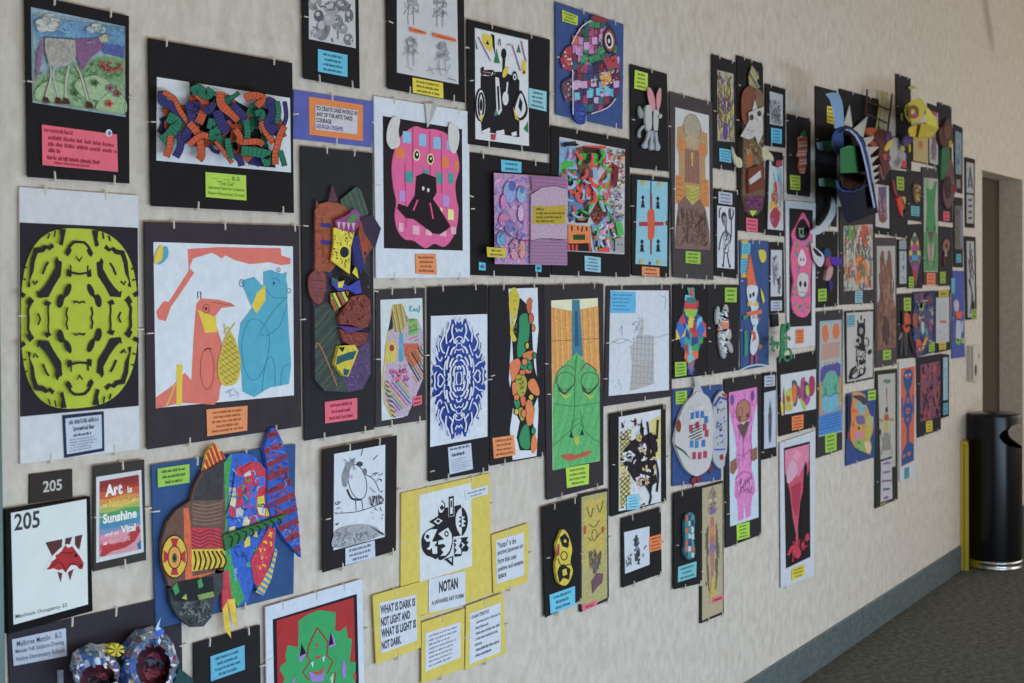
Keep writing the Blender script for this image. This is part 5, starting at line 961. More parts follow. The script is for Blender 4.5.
A = Piece('mounted_drawing', 'narrow black board with an ink figure dancing with raised arms, white caption above', 'artwork', (714.6,188.3,737.5,191.8,738,278.6,714.6,275.6), BK, lift=.005, tc=(.2,.88), bc=(.25,.85))
q=(717.3,205.4,734.9,207.4,734.4,269,717.3,267.5); p=A.sheet('drawing',q,'#c3c7d4').uv(q); K='#3a3a42'
p.ell(.38,.18,.16,.09,K); p.ell(.42,.24,.17,.08,'#8a8c96'); p.line([(.42,.26),(.3,.24),(.28,.15)],1.2,K); p.lines([[(.12,.2),(.14,.06),(.24,.03)],[(.7,.2),(.66,.06),(.78,.02)],[(.8,.22),(.92,.1),(.86,.03)],[(.72,.04),(.8,.25),(.8,.45),(.72,.58)],[(.35,.42),(.18,.56),(.1,.72)],[(.62,.42),(.78,.5),(.7,.6)]],1.2,K)
p.poly([(.4,.4),(.6,.4),(.66,.55),(.66,.74),(.36,.74),(.36,.55)],'#6a6c76',sm=True); p.scrib([(.4,.4),(.6,.4),(.66,.74),(.36,.74)],30,[K,'#c3c7d4'],.9,.2); p.line([(.5,.3),(.5,.4)],1.4,K); p.lines([[(.42,.75),(.38,.88),(.36,.95)],[(.58,.75),(.66,.88),(.72,.95)]],1,K); p.ell(.34,.96,.06,.025,K); p.ell(.74,.96,.06,.025,K); p.done()
A.cap((718.6,191.4,732.4,193.2,732.4,205,718.6,203.2), '#aeb6c8', 3, '#50546a')

# tall mask with moustache horns
A = Piece('mounted_mask', 'tall black board with layered brown animal mask, white glasses and cream horns, red caption', 'artwork', (737,55,763,64,765,233,738.5,230.5), '#1f1d20', lift=.005, tc=(.22,.5,.9), bc=(.25,.9), clips='tbl', lv=.16)
def M5(nm,col,P,d0,d1,sm=False,kind='paint',lab=None):
    q=A.part(nm,0,lab).crop(730,55,3.69); q.slab(P,col,A.fr+d0,A.fr+d1,kind,sm); return q
p=M5('mask_base','#6c5440',[52,150,68,120,90,118,112,130,125,160,125,240,122,350,126,440,128,520,118,570,100,590,75,592,58,575,46,520,48,420,50,320],0,.015); p.poly([60,360,75,330,85,380,80,420,62,450],'#a8622c'); p.scrib([52,300,122,300,126,430,50,430],50,['#8a7258','#4a3a30','#a08a70'],1,16); p.poly([52,520,128,520,115,572,75,592,58,570],'#663556'); p.scrib([52,520,126,520,110,575,62,570],20,['#8a4a7a','#40203a'],.8,14); p.done()
p=M5('headdress','#8c8468',[72,110,70,80,78,50,82,38,90,50,105,65,108,85,98,95,112,120,95,125],.01,.02); p.hatch([72,110,70,80,78,50,90,45,105,65,108,85,98,95,110,120],6,60,1.0,['#3a5a5c','#c9a040','#a8b09c']); p.done()
p=M5('left_cheek','#7c4232',[44,170,50,135,70,115,88,125,96,160,85,200,72,240,60,260,46,230],.012,.025,True); p.done(); p=M5('right_cheek','#7a6048',[95,125,110,128,122,150,124,200,112,210,98,190,94,150],.012,.025,True); p.done()
p=M5('white_muzzle','#b9b6b4',[92,165,102,200,120,205,122,290,105,330,95,300,70,312,40,300,62,260,82,215],.03,.04); p.scrib([42,300,65,262,90,260,90,305],16,['#8a86a0','#6a6690'],.6,9); p.done()
p=M5('glasses','#b9b8b2',[70,212,125,190,125,210,116,240,104,245,98,222,90,228,82,240,72,238],.04,.05); p.ell(80,230,8,11,'#3f3f42'); p.ell(108,216,8,11,'#3f3f42'); p.done()
p=M5('mouth_block','#70321f',[70,420,112,405,126,415,128,490,70,510,66,460],.01,.045); p.slab([70,460,112,425,116,450,76,478],'#b8bcc0',A.fr+.045,A.fr+.05); p.done()
p=M5('horn','#c0b69a',[10,338,22,370,42,385,45,412,28,412,16,385],.01,.03,True,lab='cream left horn'); p.done(); p=M5('horn','#c0b69a',[120,340,140,352,158,372,160,392,142,385,125,388],.01,.03,True,lab='cream right horn'); p.done()
p=M5('lime_tongue','#a9cc2a',[72,574,100,574,84,596],.02,.024,kind='paper'); p.done()
A.cap((746.2,217.5,757.8,219,757.6,232,746.4,230.5), PK, 3, '#7c1f30')

A = Piece('mounted_print', 'small black board with grey print above bright blue caption, beside the tall brown mask', 'artwork', (765.7,83.5,785.4,89.4,785.6,148,765.7,145.6), BK, lift=.005, tc=(.18,.88), bc=(.2,.9))
q=(769.8,91.3,782.8,94.8,782.8,126.2,770,123.8); p=A.sheet('print',q,'#b3b7c2').uv(q); p.poly([(.05,.35),(.3,.25),(.45,.45),(.6,.4),(.75,.8),(.5,.95),(.1,.9)],'#85888f',sm=True); p.scrib([(0,.2),(.8,.2),(.9,.98),(0,.98)],50,['#50525a','#9a9da6','#6c6e76'],.9,.3); p.done()
A.cap((771,127.7,781.9,129.3,781.9,143.8,771.2,142.3), '#52b4dc', 4, '#1d4a60')

A = Piece('mounted_drawing', 'narrow black board with red and orange vegetable shape on white, beside the tall brown mask', 'artwork', (767,150.4,783.6,153,784.5,236.4,765.3,234.8), BK, lift=.004, tc=(.85,), bc=(.7,))
q=(769.5,158,783,160,783.4,230.5,767.7,229); p=A.sheet('drawing',q,'#b9bfc4').uv(q)
p.poly([(.1,.0),(.9,.0),(.95,.08),(.6,.12),(.2,.1)],'#2a2428'); p.ell(.7,.06,.22,.05,'#b83a4a'); p.lines([[(.6,.12),(.65,.3),(.8,.45)],[(.8,.12),(.85,.35)],[(.3,.2),(.5,.4)]],1.2,'#4fa0b8'); p.poly([(.35,.35),(.5,.3),(.6,.4),(.6,.48),(.4,.46)],'#c83a44'); p.poly([(.2,.5),(.5,.44),(.65,.52),(.6,.64),(.3,.66)],'#b84a48',sm=True); p.poly([(.1,.62),(.4,.6),(.5,.68),(.3,.74),(.1,.72)],'#d8a82e'); p.poly([(.15,.78),(.5,.68),(.75,.76),(.7,.9),(.45,.98),(.2,.9)],'#a83a50',sm=True); p.scrib([(.2,.2),(.95,.2),(.9,.9),(.2,.9)],24,['#7ab06a','#d8c23c','#5aa0b8','#d8647a'],.8,.2); p.done()

A = Piece('mounted_collage', 'black board with a red and white striped paper twist with a green tip, lime caption', 'artwork', (787.8,113.8,810.9,119.2,810.5,197,788.2,194), '#242226', lift=.005, tc=(.3,.88), bc=(.3,.88))
p=A.part('striped_twist',0).crop(780,60,8); fr=A.fr; P=[150,620,175,600,215,615,220,700,210,760,215,830,195,910,165,905,150,850,160,780,135,770,150,720]
p.slab(P,'#b06450',fr+.004,fr+.02); p.hatch(P,13,-6,1.0,['#c9b4a4','#6e2c24','#c89a88']); p.slab([168,590,195,558,215,590,200,615,175,612],'#2a6a40',fr+.01,fr+.022); p.done()
A.cap((790,174.8,800.3,176,800.3,190.4,790.4,189.4), '#a9c332', 4, '#45561a')

# lower centre row
A = Piece('mounted_collage', 'black board with a diamond shaped patchwork of red, blue and green triangles, lime caption', 'artwork', (673.5,284.4,706.9,284.8,707,375,673,379.2), BK, lift=.005, tc=(.2,.85), bc=(.9,), lv=.6)
p=A.part('patchwork',A.fr).crop(660,260,4.877); dm=[148,135,158,138,162,180,178,225,182,262,205,280,225,330,222,350,190,440,172,490,152,560,140,520,120,440,95,390,78,335,88,300,112,262,120,215,130,180,144,175]
p.slab(dm,'#3f6a8c',p.d,p.d+.003); D=[(dm[i],dm[i+1]) for i in range(0,len(dm),2)]; R=random.Random(5)
p.mosaic(D,7,12,['#c8343c','#2f6ac0','#2f9a8a','#d8b83c','#3a9a52','#27408c','#e0604a','#5ab8d0','#a03a4a'],.45,'paint')
p.poly([146,136,158,138,160,178,146,178],'#d8344a'); p.poly([128,212,176,212,178,238,126,238],'#cf3a44'); p.poly([130,182,172,182,176,212,128,212],'#3a7a7c'); p.poly([118,240,184,240,176,270,150,290,126,270],'#8fb83c'); p.poly([136,300,150,270,164,300,160,330,140,330],'#d8c040'); p.poly([80,335,100,300,125,340,100,385],'#3a6ac0'); p.poly([222,335,200,300,178,340,198,390],'#3a6ac0'); p.poly([132,480,150,450,168,480,150,500],'#5ab8c8'); p.poly([136,500,168,500,152,558],'#9a6a74'); p.done()
A.cap((675,362.2,686.4,361.6,686.6,375.2,675.2,377), '#93bd38', 4, '#45561a')

A = Piece('mounted_collage', 'black board with a grey and teal crumpled paper rabbit, lime caption in its corner', 'artwork', (707.4,284.8,739.4,284.8,738.8,370.2,707.4,375), '#262428', lift=.005, tc=(.18,), bc=(.1,.8), lv=.6)
p=A.part('paper_rabbit',0).crop(660,280,8); fr=A.fr
for q,c in (([465,210,478,240,475,320,465,355,450,340,448,260],'#9fa6a6'),([525,195,545,220,548,300,520,330,505,300,508,240],'#a3a8a8'),([485,260,520,235,548,260,545,310,505,320,480,300],'#2f7c84'),([480,360,500,300,545,310,548,390,500,415,470,400],'#cf8066'),([478,410,550,390,570,420,565,470,520,490,475,470],'#a8a8a4'),([475,470,540,470,580,530,582,580,560,570,530,510,510,520,530,600,512,628,490,590],'#9a9ca2')):
    p.slab(q,c,fr+.004,fr+.022,'paper',True)
p.scrib([455,240,545,240,545,590,480,590],30,['#c9cdd0','#7a8084','#b8bcc2'],1.4,50); p.done()
A.cap((725,287.5,737,287.8,736.6,302.3,725,302), '#93bd38', 3, '#45561a')

A = Piece('mounted_collage', 'tall blue board with a cut paper snowman wearing an orange pointed hat', 'artwork', (739.8,240,768.5,241,768.8,365.8,741,370.3), '#39507f', lift=.003, tc=(.4,.65), clips='tlr', lv=.35, rv=.34, bc=())
p=A.part('snowman',A.fr).crop(680,200,8)
p.poly([493,322,548,322,545,346,493,346],'#c9a83c'); p.poly([493,436,545,436,545,470,490,470],'#c9a83c'); p.poly([490,588,545,588,545,620,490,620],'#c9a83c')
for q in ([495,346,565,346,560,436,492,436],[488,475,558,475,555,585,485,585]): p.poly(q,'#52aec8'); p.bars([q[0]+6,q[1]+8,q[2]-6,q[3]+8,q[4]-6,q[5]-8,q[6]+6,q[7]-8],4,'#2d5878',.4)
p.poly([630,405,675,402,690,440,682,490,655,500,640,470],'#c8b83c',sm=True); p.crop(660,260,4.877)
hat=[440,-30,452,30,470,125,428,130,425,60]; p.slab(hat,'#d8643a',p.d,p.d+.004); d=p.d
p.poly([425,130,470,125,478,150,470,200,482,230,470,250,480,300,470,330,482,380,478,430,455,465,440,440,445,370,455,330,442,290,445,240,430,200],'#bfc6d2',sm=True)
p.poly([436,165,446,165,446,185,436,185],'#23232b'); p.poly([450,160,460,155,462,175,452,180],'#23232b'); p.ell(470,215,12,12,'#d8a83c'); p.poly([425,210,445,200,448,220,430,225],'#d8a83c'); p.poly([420,255,495,240,498,262,425,272],'#d06a40'); p.poly([440,345,465,350,470,385,448,400,455,370],'#c8503c')
p.ell(415,280,10,12,'#2f8a5a'); p.poly([412,345,425,340,430,400,425,470,412,470],'#3a8a6a'); p.poly([490,135,503,160,512,200,503,212,494,180],'#c8b83c'); p.lines([[(448,460),(446,520)],[(468,455),(470,515)]],1.6,'#b8404c'); p.poly([480,405,505,420,485,440],'#c87a4a'); p.line([392,538,430,520,480,510,533,518],1.6,'#a9bccc',sm=True); p.line([424,275,440,262,490,290],1.0,'#c8683c'); p.ell(455,282,3,4,'#3a3a42'); p.ell(460,320,3,4,'#3a3a42'); p.done()

A = Piece('mounted_drawing', 'very narrow black board with faint pencil scribble above a white caption, beside the snowman board', 'artwork', (768.6,242,783.5,242.4,784.7,312.8,768.6,313.6), BK, lift=.003, tc=(.5,), bc=(.5,), lv=.5)
q=(771,249.8,782,250.2,781.9,296.2,770.8,296.6); p=A.sheet('drawing',q,'#b6bac6').uv(q); p.scrib([(.1,.1),(.6,.1),(.7,.5),(.2,.9)],40,['#5a5c66','#8a8c96'],.6,.3); p.scrib([(.5,.55),(.95,.55),(.95,.95),(.6,.95)],20,['#4a4c56'],.6,.2); p.done()
A.cap((771,300.6,781.9,300.4,781.9,310.4,771,310.9), '#aeb6c8', 3, '#50546a')

# white woven fish on blue
A = Piece('mounted_collage', 'blue board with a large white woven paper fish and separate tail, lime caption', 'artwork', (672.6,389.4,722.3,384.5,721.2,479.8,672.5,486.3), '#34497c', lift=.004, tc=(.35,.72), bc=(.2,.8))
fr=A.fr; p=A.part('fish_body',0).crop(660,370,4.015)
p.slab([60,290,65,250,75,200,100,140,130,105,145,90,160,88,195,110,212,160,215,250,210,340,195,395,165,420,140,425,105,400,80,350],'#b9b6b8',fr+.004,fr+.03,'paper',True)
p.ell(75,225,10,26,'#7a3a2a'); p.scrib([85,150,200,110,210,200,90,250],30,['#c9a8b4','#d3d0d2','#a0a8b8'],.6,30,ang=80)
for x,y,c in ((130,185,'#3a6ab0'),(150,180,'#3a6ab0'),(170,180,'#3a6ab0'),(125,235,'#a83850'),(150,222,'#a83850'),(180,230,'#a83850'),(128,298,'#3a7ab0'),(148,300,'#3a7ab0'),(175,295,'#3a6ab0'),(138,345,'#a83850'),(160,345,'#a83850'),(182,340,'#a83850'),(186,200,'#3a6ab0'),(188,255,'#a83850')): p.poly([(x-7,y-14),(x+7,y-16),(x+7,y+12),(x-7,y+14)],c)
p.hatch([115,270,140,215,165,215,170,275,130,285],6,-25,.9,'#2b2b33'); p.poly([62,300,100,325,125,360,95,330,62,310],'#3a5a52'); p.done()
p=A.part('fin',0).crop(660,370,4.015); p.slab([130,100,142,60,138,32,150,32,160,60,178,100],'#a8adb0',fr+.01,fr+.016,'paper'); p.done()
p=A.part('tail',0).crop(660,370,4.015); p.slab([218,130,245,85,262,95,268,120,270,300,262,350,258,385,240,395,218,370,212,330,215,240],'#a9aab4',fr+.01,fr+.03,'paper',True); p.scrib([222,130,262,120,262,300,222,310],40,['#4a5a52','#2f4a90','#8a9ab8'],.8,14); p.line([220,145,240,110,268,118],2.4,'#2f4a90'); p.line([218,320,262,318],1.6,'#3a5ab0'); p.poly([250,92,270,98,268,112,252,106],'#b04a3a'); p.ell(248,350,8,12,'#8a3a3a'); p.done()
p=A.part('small_fin',0).crop(660,370,4.015); p.slab([190,400,205,375,212,385,205,415],'#7c2c3a',fr+.004,fr+.014); p.done(); p=A.part('small_fin',0).crop(660,370,4.015); p.slab([125,440,140,425,150,430,145,450,132,468],'#7c2c3a',fr+.004,fr+.014); p.slab([148,430,165,425,165,445,152,452],'#7c2c3a',fr+.004,fr+.014); p.done()
A.cap((675.6,391.4,687,390.4,687,403.4,675.8,404.4), '#93bd38', 4, '#45561a')

A = Piece('mounted_drawing', 'tall black board with pink robed crayon figure, hands on hips, lime caption below', 'artwork', (724.5,379.4,761,373.9,761.3,534.5,726,548), '#2a262a', lift=.005, tc=(.2,.75), bc=(.25,.88), lv=.78, rv=.5)
q=(729,392.5,757,387,758.6,517.2,730.2,526.6); p=A.sheet('drawing',q,'#b7c6d4').uv(q); PKc='#cf77b4'; C='crayon'
p.poly([(0,0),(1,0),(1,.12),(.9,.2),(.8,.32),(.78,.45),(.76,.52),(.78,.62),(.86,.7),(.9,.8),(.78,.83),(.72,.97),(.55,.98),(.5,.85),(.48,.98),(.28,.98),(.25,.82),(.15,.78),(.2,.66),(.28,.6),(.26,.48),(.2,.35),(.08,.22),(0,.14)],PKc,C); p.scrib([(.05,.0),(.95,.02),(.78,.6),(.25,.6)],40,['#b860a0','#dc8cc4'],.9,.2)
p.ell(.5,.16,.25,.085,'#a8705c',kind=C); p.ring(.5,.16,.25,.085,.7,'#5a3430'); p.ring(.4,.17,.08,.04,.5,'#5a3430'); p.ell(.65,.2,.05,.02,'#7a3a34'); p.ell(.38,.21,.04,.02,'#7a3a34')
p.poly([(.3,.26),(.5,.245),(.72,.25),(.5,.37)],'#5a4a3e',C); p.poly([(.38,.245),(.5,.265),(.62,.24)],'#b8b4b0'); p.line([(.3,.26),(.5,.4),(.72,.25)],.8,'#a04c8a'); p.ell(.12,.06,.06,.04,'#6a4a9a'); p.ell(.85,.06,.06,.04,'#6a4a9a')
p.poly([(.04,.52),(.25,.5),(.26,.58),(.14,.62),(.03,.6)],'#8a5c44',C); p.poly([(.76,.47),(.98,.46),(.98,.55),(.84,.56),(.76,.54)],'#8a5c44',C)
p.lines([[(.2,.66),(.5,.62),(.8,.66)],[(.25,.8),(.5,.76),(.8,.8)],[(.3,.48),(.5,.5),(.75,.46)]],.7,'#a0508c'); p.scrib([(.18,.66),(.85,.66),(.85,.8),(.2,.8)],24,['#a0508c','#e09ccc'],.7,.15); p.done()
A.cap((736.5,525,749.6,521.4,749.8,537,737,540.6), '#9bcc34', 4, '#45561a')

A = Piece('mounted_drawing', 'very narrow black board with dark pencil figure with long ears, white caption above it', 'artwork', (762.5,373,776.3,371.8,776.6,456,762.3,460), BK, lift=.004, tc=(.5,), bc=(.5,))
q=(764.3,392.8,775.9,390,775.9,446.7,764.2,449); p=A.sheet('drawing',q,'#aeb8ca').uv(q); p.poly([(.4,.3),(.44,.12),(.5,.3),(.56,.12),(.6,.3),(.66,.4),(.62,.75),(.56,.95),(.5,.8),(.4,.95),(.36,.7),(.34,.42)],'#51525e'); p.scrib([(.36,.3),(.64,.3),(.6,.9),(.4,.9)],20,['#3a3c48','#70727e'],.6,.2); p.done()
A.cap((764.5,376,775,374.8,775,385.8,764.5,387), '#aeb6c8', 3, '#50546a')

A = Piece('mounted_mask', 'black board with a small yellow and black painted paper mask, blue caption below', 'artwork', (542.4,507,579.2,497,580,600.7,545.4,617.7), BK, lift=.009, tc=(.2,.78), bc=(.25,.9), lv=.45)
p=A.part('yellow_mask',0).crop(530,390,2.847); fr=A.fr; P=[82,420,92,398,105,405,115,430,120,455,115,490,122,515,112,545,98,557,80,545,72,500,78,470,75,440]
p.slab(P,'#c9b426',fr+.004,fr+.026,'paint',True); p.poly([84,420,100,408,112,425,108,450,92,445],'#23222a'); p.poly([78,440,84,438,84,470,76,475],'#a03a5c'); p.ring(97,472,9,12,1.0,'#23222a'); p.poly([82,505,95,495,115,510,112,540,95,535,84,550,78,520],'#23222a'); p.poly([92,512,104,508,106,525,94,530],'#c9b426'); p.ell(100,430,4,5,'#c9b426'); p.lines([[(88,430),(100,445),(112,440)],[(80,480),(90,500),(115,495)]],.9,'#23222a'); p.done()
A.cap((549.5,595,575,586,575.2,605,550.8,614), CY_, 3, '#1d4a60')
A = Piece('mounted_drawing', 'narrow tan paper with bearded yellow crayon face, dark border and red tag below', 'artwork', (579.4,494.4,608,488.4,609,600,580.2,612.3), '#2c2830', lift=.005, tc=(), bc=(.9,), clips='blr', rv=.45, lv=.6)
q=(581.6,497,607,491.4,607.4,597.5,582,610); p=A.sheet('drawing',q,'#a89e66',kind='crayon').uv(q)
p.poly([(.1,.05),(.35,.03),(.55,.06),(.85,.02),(.92,.12),(.95,.4),(.85,.62),(.5,.7),(.15,.62),(.1,.4)],'#bba548','crayon'); p.lines([[(.2,.1),(.35,.2),(.45,.12)],[(.6,.1),(.72,.18),(.85,.08)],[(.3,.26),(.5,.3),(.7,.25)],[(.25,.38),(.4,.42)],[(.6,.4),(.75,.37)]],.9,'#4a4038'); p.ring(.5,.37,.1,.05,.7,'#4a4038')
p.scrib([(.25,.5),(.8,.48),(.72,.68),(.5,.74),(.32,.68)],50,['#56504c','#6e6660'],.8,.12,ang=80); p.poly([(.38,.78),(.6,.73),(.85,.76),(.8,.84),(.6,.86),(.42,.9)],'#6a4a5a','crayon'); p.ell(.14,.3,.05,.04,'#b8503c'); p.ell(.85,.35,.05,.03,'#b8503c'); p.done()
A.cap((582,606,597,600.5,597.6,604.5,582.6,611), PK, 1, '#7c1f30')
A = Piece('mounted_drawing', 'square black board with a small ink doodle on white and an orange caption beside it', 'artwork', (622,518.3,661,507,661.7,573.5,622.4,587.8), BK, lift=.006, tc=(.18,.88), bc=(.25,.9))
q=(624.2,532.3,649.4,526.3,649.6,564.6,625.2,573.8); p=A.sheet('drawing',q,'#bfc5d0').uv(q); p.scrib([(.35,.15),(.62,.12),(.62,.9),(.4,.95)],60,['#3a3a42','#5a5c66'],.9,.22); p.scrib([(.05,.6),(.3,.55),(.3,.85),(.05,.85)],16,['#5a5c66'],.6,.15); p.scrib([(.65,.5),(.9,.45),(.9,.7),(.7,.75)],8,['#5a5c66'],.6,.12); p.done()
A.cap((649.6,537,661.5,533.8,661.7,549,649.7,552.4), '#e8793f', 4, '#7a3414')
A = Piece('mounted_mask', 'narrow black board with a small teal and orange painted mask, blue caption below', 'artwork', (674,493.3,700,486.3,700.4,583.6,674,589.4), BK, lift=.008, tc=(.2,), bc=(.3,.9), lv=.5)
p=A.part('teal_mask',0).crop(530,390,2.847); fr=A.fr; p.slab([440,380,450,350,465,352,470,375,465,420,470,450,468,475,450,482,438,460,442,430],'#2f6a78',fr+.004,fr+.03,'paint',True); p.mosaic([442,355,468,355,468,478,442,478],3,7,['#3a7c88','#c8563a','#a8c0c4','#2a4a5a','#c8563a','#3a8a94'],.3,'paint',gap=.15); p.done()
A.cap((678.2,567,696.6,561.3,696.2,576.8,678,582.3), '#6cb4c0', 3, '#1d4a50')
A = Piece('mounted_drawing', 'tall narrow tan paper with coloured pencil totem of stacked heads, small red tag', 'artwork', (700.4,486.6,723.2,480.6,723.9,613.7,700.4,623.6), '#26242a', lift=.004, tc=(), bc=(.3,.85), clips='blr', lv=.6, rv=.2)
q=(702.4,488.4,722.4,483,723,611.4,702.2,620.6); p=A.sheet('drawing',q,'#a89a7a',kind='crayon').uv(q); p.poly([(.3,.06),(.5,.0),(.7,.06),(.72,.14),(.5,.17),(.28,.14)],'#8a7a6a','crayon'); p.poly([(.3,.1),(.7,.1),(.68,.13),(.32,.13)],'#c9b4a0','crayon'); p.ell(.5,.19,.2,.03,'#7a5a90',kind='crayon'); p.scrib([(.3,.05),(.7,.05),(.7,.2),(.3,.2)],14,['#6a5a50','#9ab08a'],.7,.1)
p.poly([(.42,.24),(.58,.24),(.62,.4),(.56,.7),(.44,.7),(.38,.4)],'#b0685c','crayon'); p.ell(.5,.48,.13,.04,'#7a6a9a',kind='crayon'); p.ell(.5,.35,.12,.04,'#c07a50',kind='crayon'); p.scrib([(.15,.3),(.35,.28),(.35,.75),(.18,.75)],16,['#6e6450'],1.1,.12,ang=85); p.scrib([(.65,.28),(.85,.3),(.82,.75),(.65,.75)],16,['#6e6450'],1.1,.12,ang=85); p.poly([(.46,.7),(.56,.7),(.66,.85),(.36,.86)],'#b8a23a','crayon'); p.lines([[(.3,.3),(.25,.6),(.35,.8)],[(.7,.3),(.75,.6),(.66,.8)]],.8,'#6a5c4c'); p.done()
A.cap((712.6,598,723.2,594.6,723.4,599.4,713,603.5), PK, 1, '#7c1f30')
# ================================================================== right third
C='crayon'
A = Piece('paper_dinosaur_board', 'tall black board carrying a blue and green paper dinosaur head with white spikes', 'artwork', (815.6,85.6,837,91.3,836.8,227,816.3,225.5), '#232124', lift=.003, tc=(.9,), bc=(.6,), lv=.35)
A.cap((827,106,834,107,834,124.5,827.2,122.5), YE, 4, '#5a4d10')
# blue paper dinosaur
fr=A.fr
def D3(nm,lab=None,q=None): z=(q or A).part(nm,0,lab); z.crop(800,85,4.71); return z
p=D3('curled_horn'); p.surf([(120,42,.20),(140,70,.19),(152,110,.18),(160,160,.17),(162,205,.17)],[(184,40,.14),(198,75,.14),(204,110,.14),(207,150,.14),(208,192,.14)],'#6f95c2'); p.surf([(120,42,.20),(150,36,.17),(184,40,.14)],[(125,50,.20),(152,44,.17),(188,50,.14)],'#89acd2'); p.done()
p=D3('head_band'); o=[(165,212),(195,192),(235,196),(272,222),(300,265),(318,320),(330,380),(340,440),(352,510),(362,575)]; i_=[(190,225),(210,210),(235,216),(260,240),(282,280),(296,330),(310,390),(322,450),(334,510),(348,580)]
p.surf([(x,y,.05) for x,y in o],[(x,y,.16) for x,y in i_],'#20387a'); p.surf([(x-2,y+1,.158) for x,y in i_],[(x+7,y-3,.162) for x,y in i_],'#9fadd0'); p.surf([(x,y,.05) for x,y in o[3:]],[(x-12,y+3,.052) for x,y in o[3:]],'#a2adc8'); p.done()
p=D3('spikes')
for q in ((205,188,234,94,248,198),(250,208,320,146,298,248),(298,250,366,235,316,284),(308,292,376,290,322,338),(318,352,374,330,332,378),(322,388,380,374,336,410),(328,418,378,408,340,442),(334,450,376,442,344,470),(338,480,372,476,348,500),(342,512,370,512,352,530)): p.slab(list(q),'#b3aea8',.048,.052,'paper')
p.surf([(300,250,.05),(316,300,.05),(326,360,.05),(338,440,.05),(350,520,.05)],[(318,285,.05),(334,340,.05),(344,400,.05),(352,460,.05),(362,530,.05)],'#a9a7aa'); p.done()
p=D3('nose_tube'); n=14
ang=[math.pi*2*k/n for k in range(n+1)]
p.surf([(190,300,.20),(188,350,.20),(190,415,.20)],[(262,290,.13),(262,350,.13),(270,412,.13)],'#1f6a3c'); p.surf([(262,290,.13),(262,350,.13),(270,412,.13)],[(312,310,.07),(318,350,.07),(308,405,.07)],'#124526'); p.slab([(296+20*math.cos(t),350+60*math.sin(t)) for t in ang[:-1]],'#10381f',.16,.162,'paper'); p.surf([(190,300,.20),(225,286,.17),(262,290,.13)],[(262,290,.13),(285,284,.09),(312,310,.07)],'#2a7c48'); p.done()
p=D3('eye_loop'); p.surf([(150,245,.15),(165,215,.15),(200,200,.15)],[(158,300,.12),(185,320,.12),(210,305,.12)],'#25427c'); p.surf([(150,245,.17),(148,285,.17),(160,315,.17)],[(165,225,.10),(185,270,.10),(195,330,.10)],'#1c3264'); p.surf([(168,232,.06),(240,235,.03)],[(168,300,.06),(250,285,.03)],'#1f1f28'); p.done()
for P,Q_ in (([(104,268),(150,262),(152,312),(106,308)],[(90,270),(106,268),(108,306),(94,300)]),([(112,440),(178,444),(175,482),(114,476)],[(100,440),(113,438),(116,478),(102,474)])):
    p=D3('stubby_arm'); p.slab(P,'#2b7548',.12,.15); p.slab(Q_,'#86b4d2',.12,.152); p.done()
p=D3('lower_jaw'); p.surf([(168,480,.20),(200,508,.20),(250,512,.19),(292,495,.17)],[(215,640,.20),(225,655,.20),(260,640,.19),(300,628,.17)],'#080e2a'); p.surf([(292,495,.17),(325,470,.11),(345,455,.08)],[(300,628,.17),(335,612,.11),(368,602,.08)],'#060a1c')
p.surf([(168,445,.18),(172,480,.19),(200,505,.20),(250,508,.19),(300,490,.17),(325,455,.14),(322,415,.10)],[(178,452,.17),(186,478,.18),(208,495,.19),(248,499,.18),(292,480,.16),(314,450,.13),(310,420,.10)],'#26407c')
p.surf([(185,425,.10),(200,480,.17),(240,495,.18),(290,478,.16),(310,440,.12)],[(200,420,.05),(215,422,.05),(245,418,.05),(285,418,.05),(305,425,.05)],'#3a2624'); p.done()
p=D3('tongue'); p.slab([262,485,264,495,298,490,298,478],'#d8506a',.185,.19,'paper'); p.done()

A = Piece('mounted_board', 'wide black board behind the dinosaur spikes with brown ladders and crumpled red paper', 'artwork', (839.5,88.4,878.8,99.4,879,203,841,199.5), '#232124', lift=.003, tc=(.3,.75), clips='t')
def L3(nm): z=A.part(nm,0); z.crop(780,60,8); return z
for P in ([(700,235),(690,440)],[(900,268),(860,600)]):
    p=L3('ladder_rail'); (x0,y0),(x1,y1)=P; p.slab([x0-5,y0,x0+6,y0,x1+6,y1,x1-5,y1],'#4e2a2c',.045,.055,'paint'); p.done()
for x0,y0,x1,y1 in ((700,330,880,400),(698,430,870,510)):
    p=L3('ladder_rung'); p.slab([x0,y0-6,x1,y1-6,x1,y1+8,x0,y0+8],'#553336',.04,.045,'paint'); p.done()
for P in ([(815,245),(770,560)],[(858,255),(810,570)]):
    p=L3('lime_strip'); (x0,y0),(x1,y1)=P; p.slab([x0-6,y0,x0+6,y0,x1+6,y1,x1-6,y1],'#a3a83c',.03,.033,'paper'); p.done()
p=L3('crumpled_paper'); 
for q,c,a in (([690,550,740,540,790,560,770,600,710,600],'#b8542c',.05),([760,590,800,560,850,570,870,620,880,700,860,790,880,860,840,930,820,850,790,760,800,690,760,650],'#5a2420',.06),([850,590,880,570,895,610,880,680,850,660],'#5c3a6c',.07),([840,700,870,650,900,640,890,690,850,730],'#c9b02c',.075),([820,760,850,750,865,790,840,800],'#a83a2c',.07),([860,760,885,770,880,810,862,800],'#4a3f6c',.07),([800,850,840,830,850,900,830,960,810,930],'#6c4a42',.05),([700,640,760,650,780,680,740,690],'#9a3a2a',.05)):
    p.slab(q,c,.01,a,'paint',True)
p.done()
A = Piece('mounted_drawing', 'black board with purple and brown castle-like drawing on white, below the crumpled red paper', 'artwork', (875,163,889.6,163.5,890,235.5,874,233.5), BK, lift=.004, clips='b')
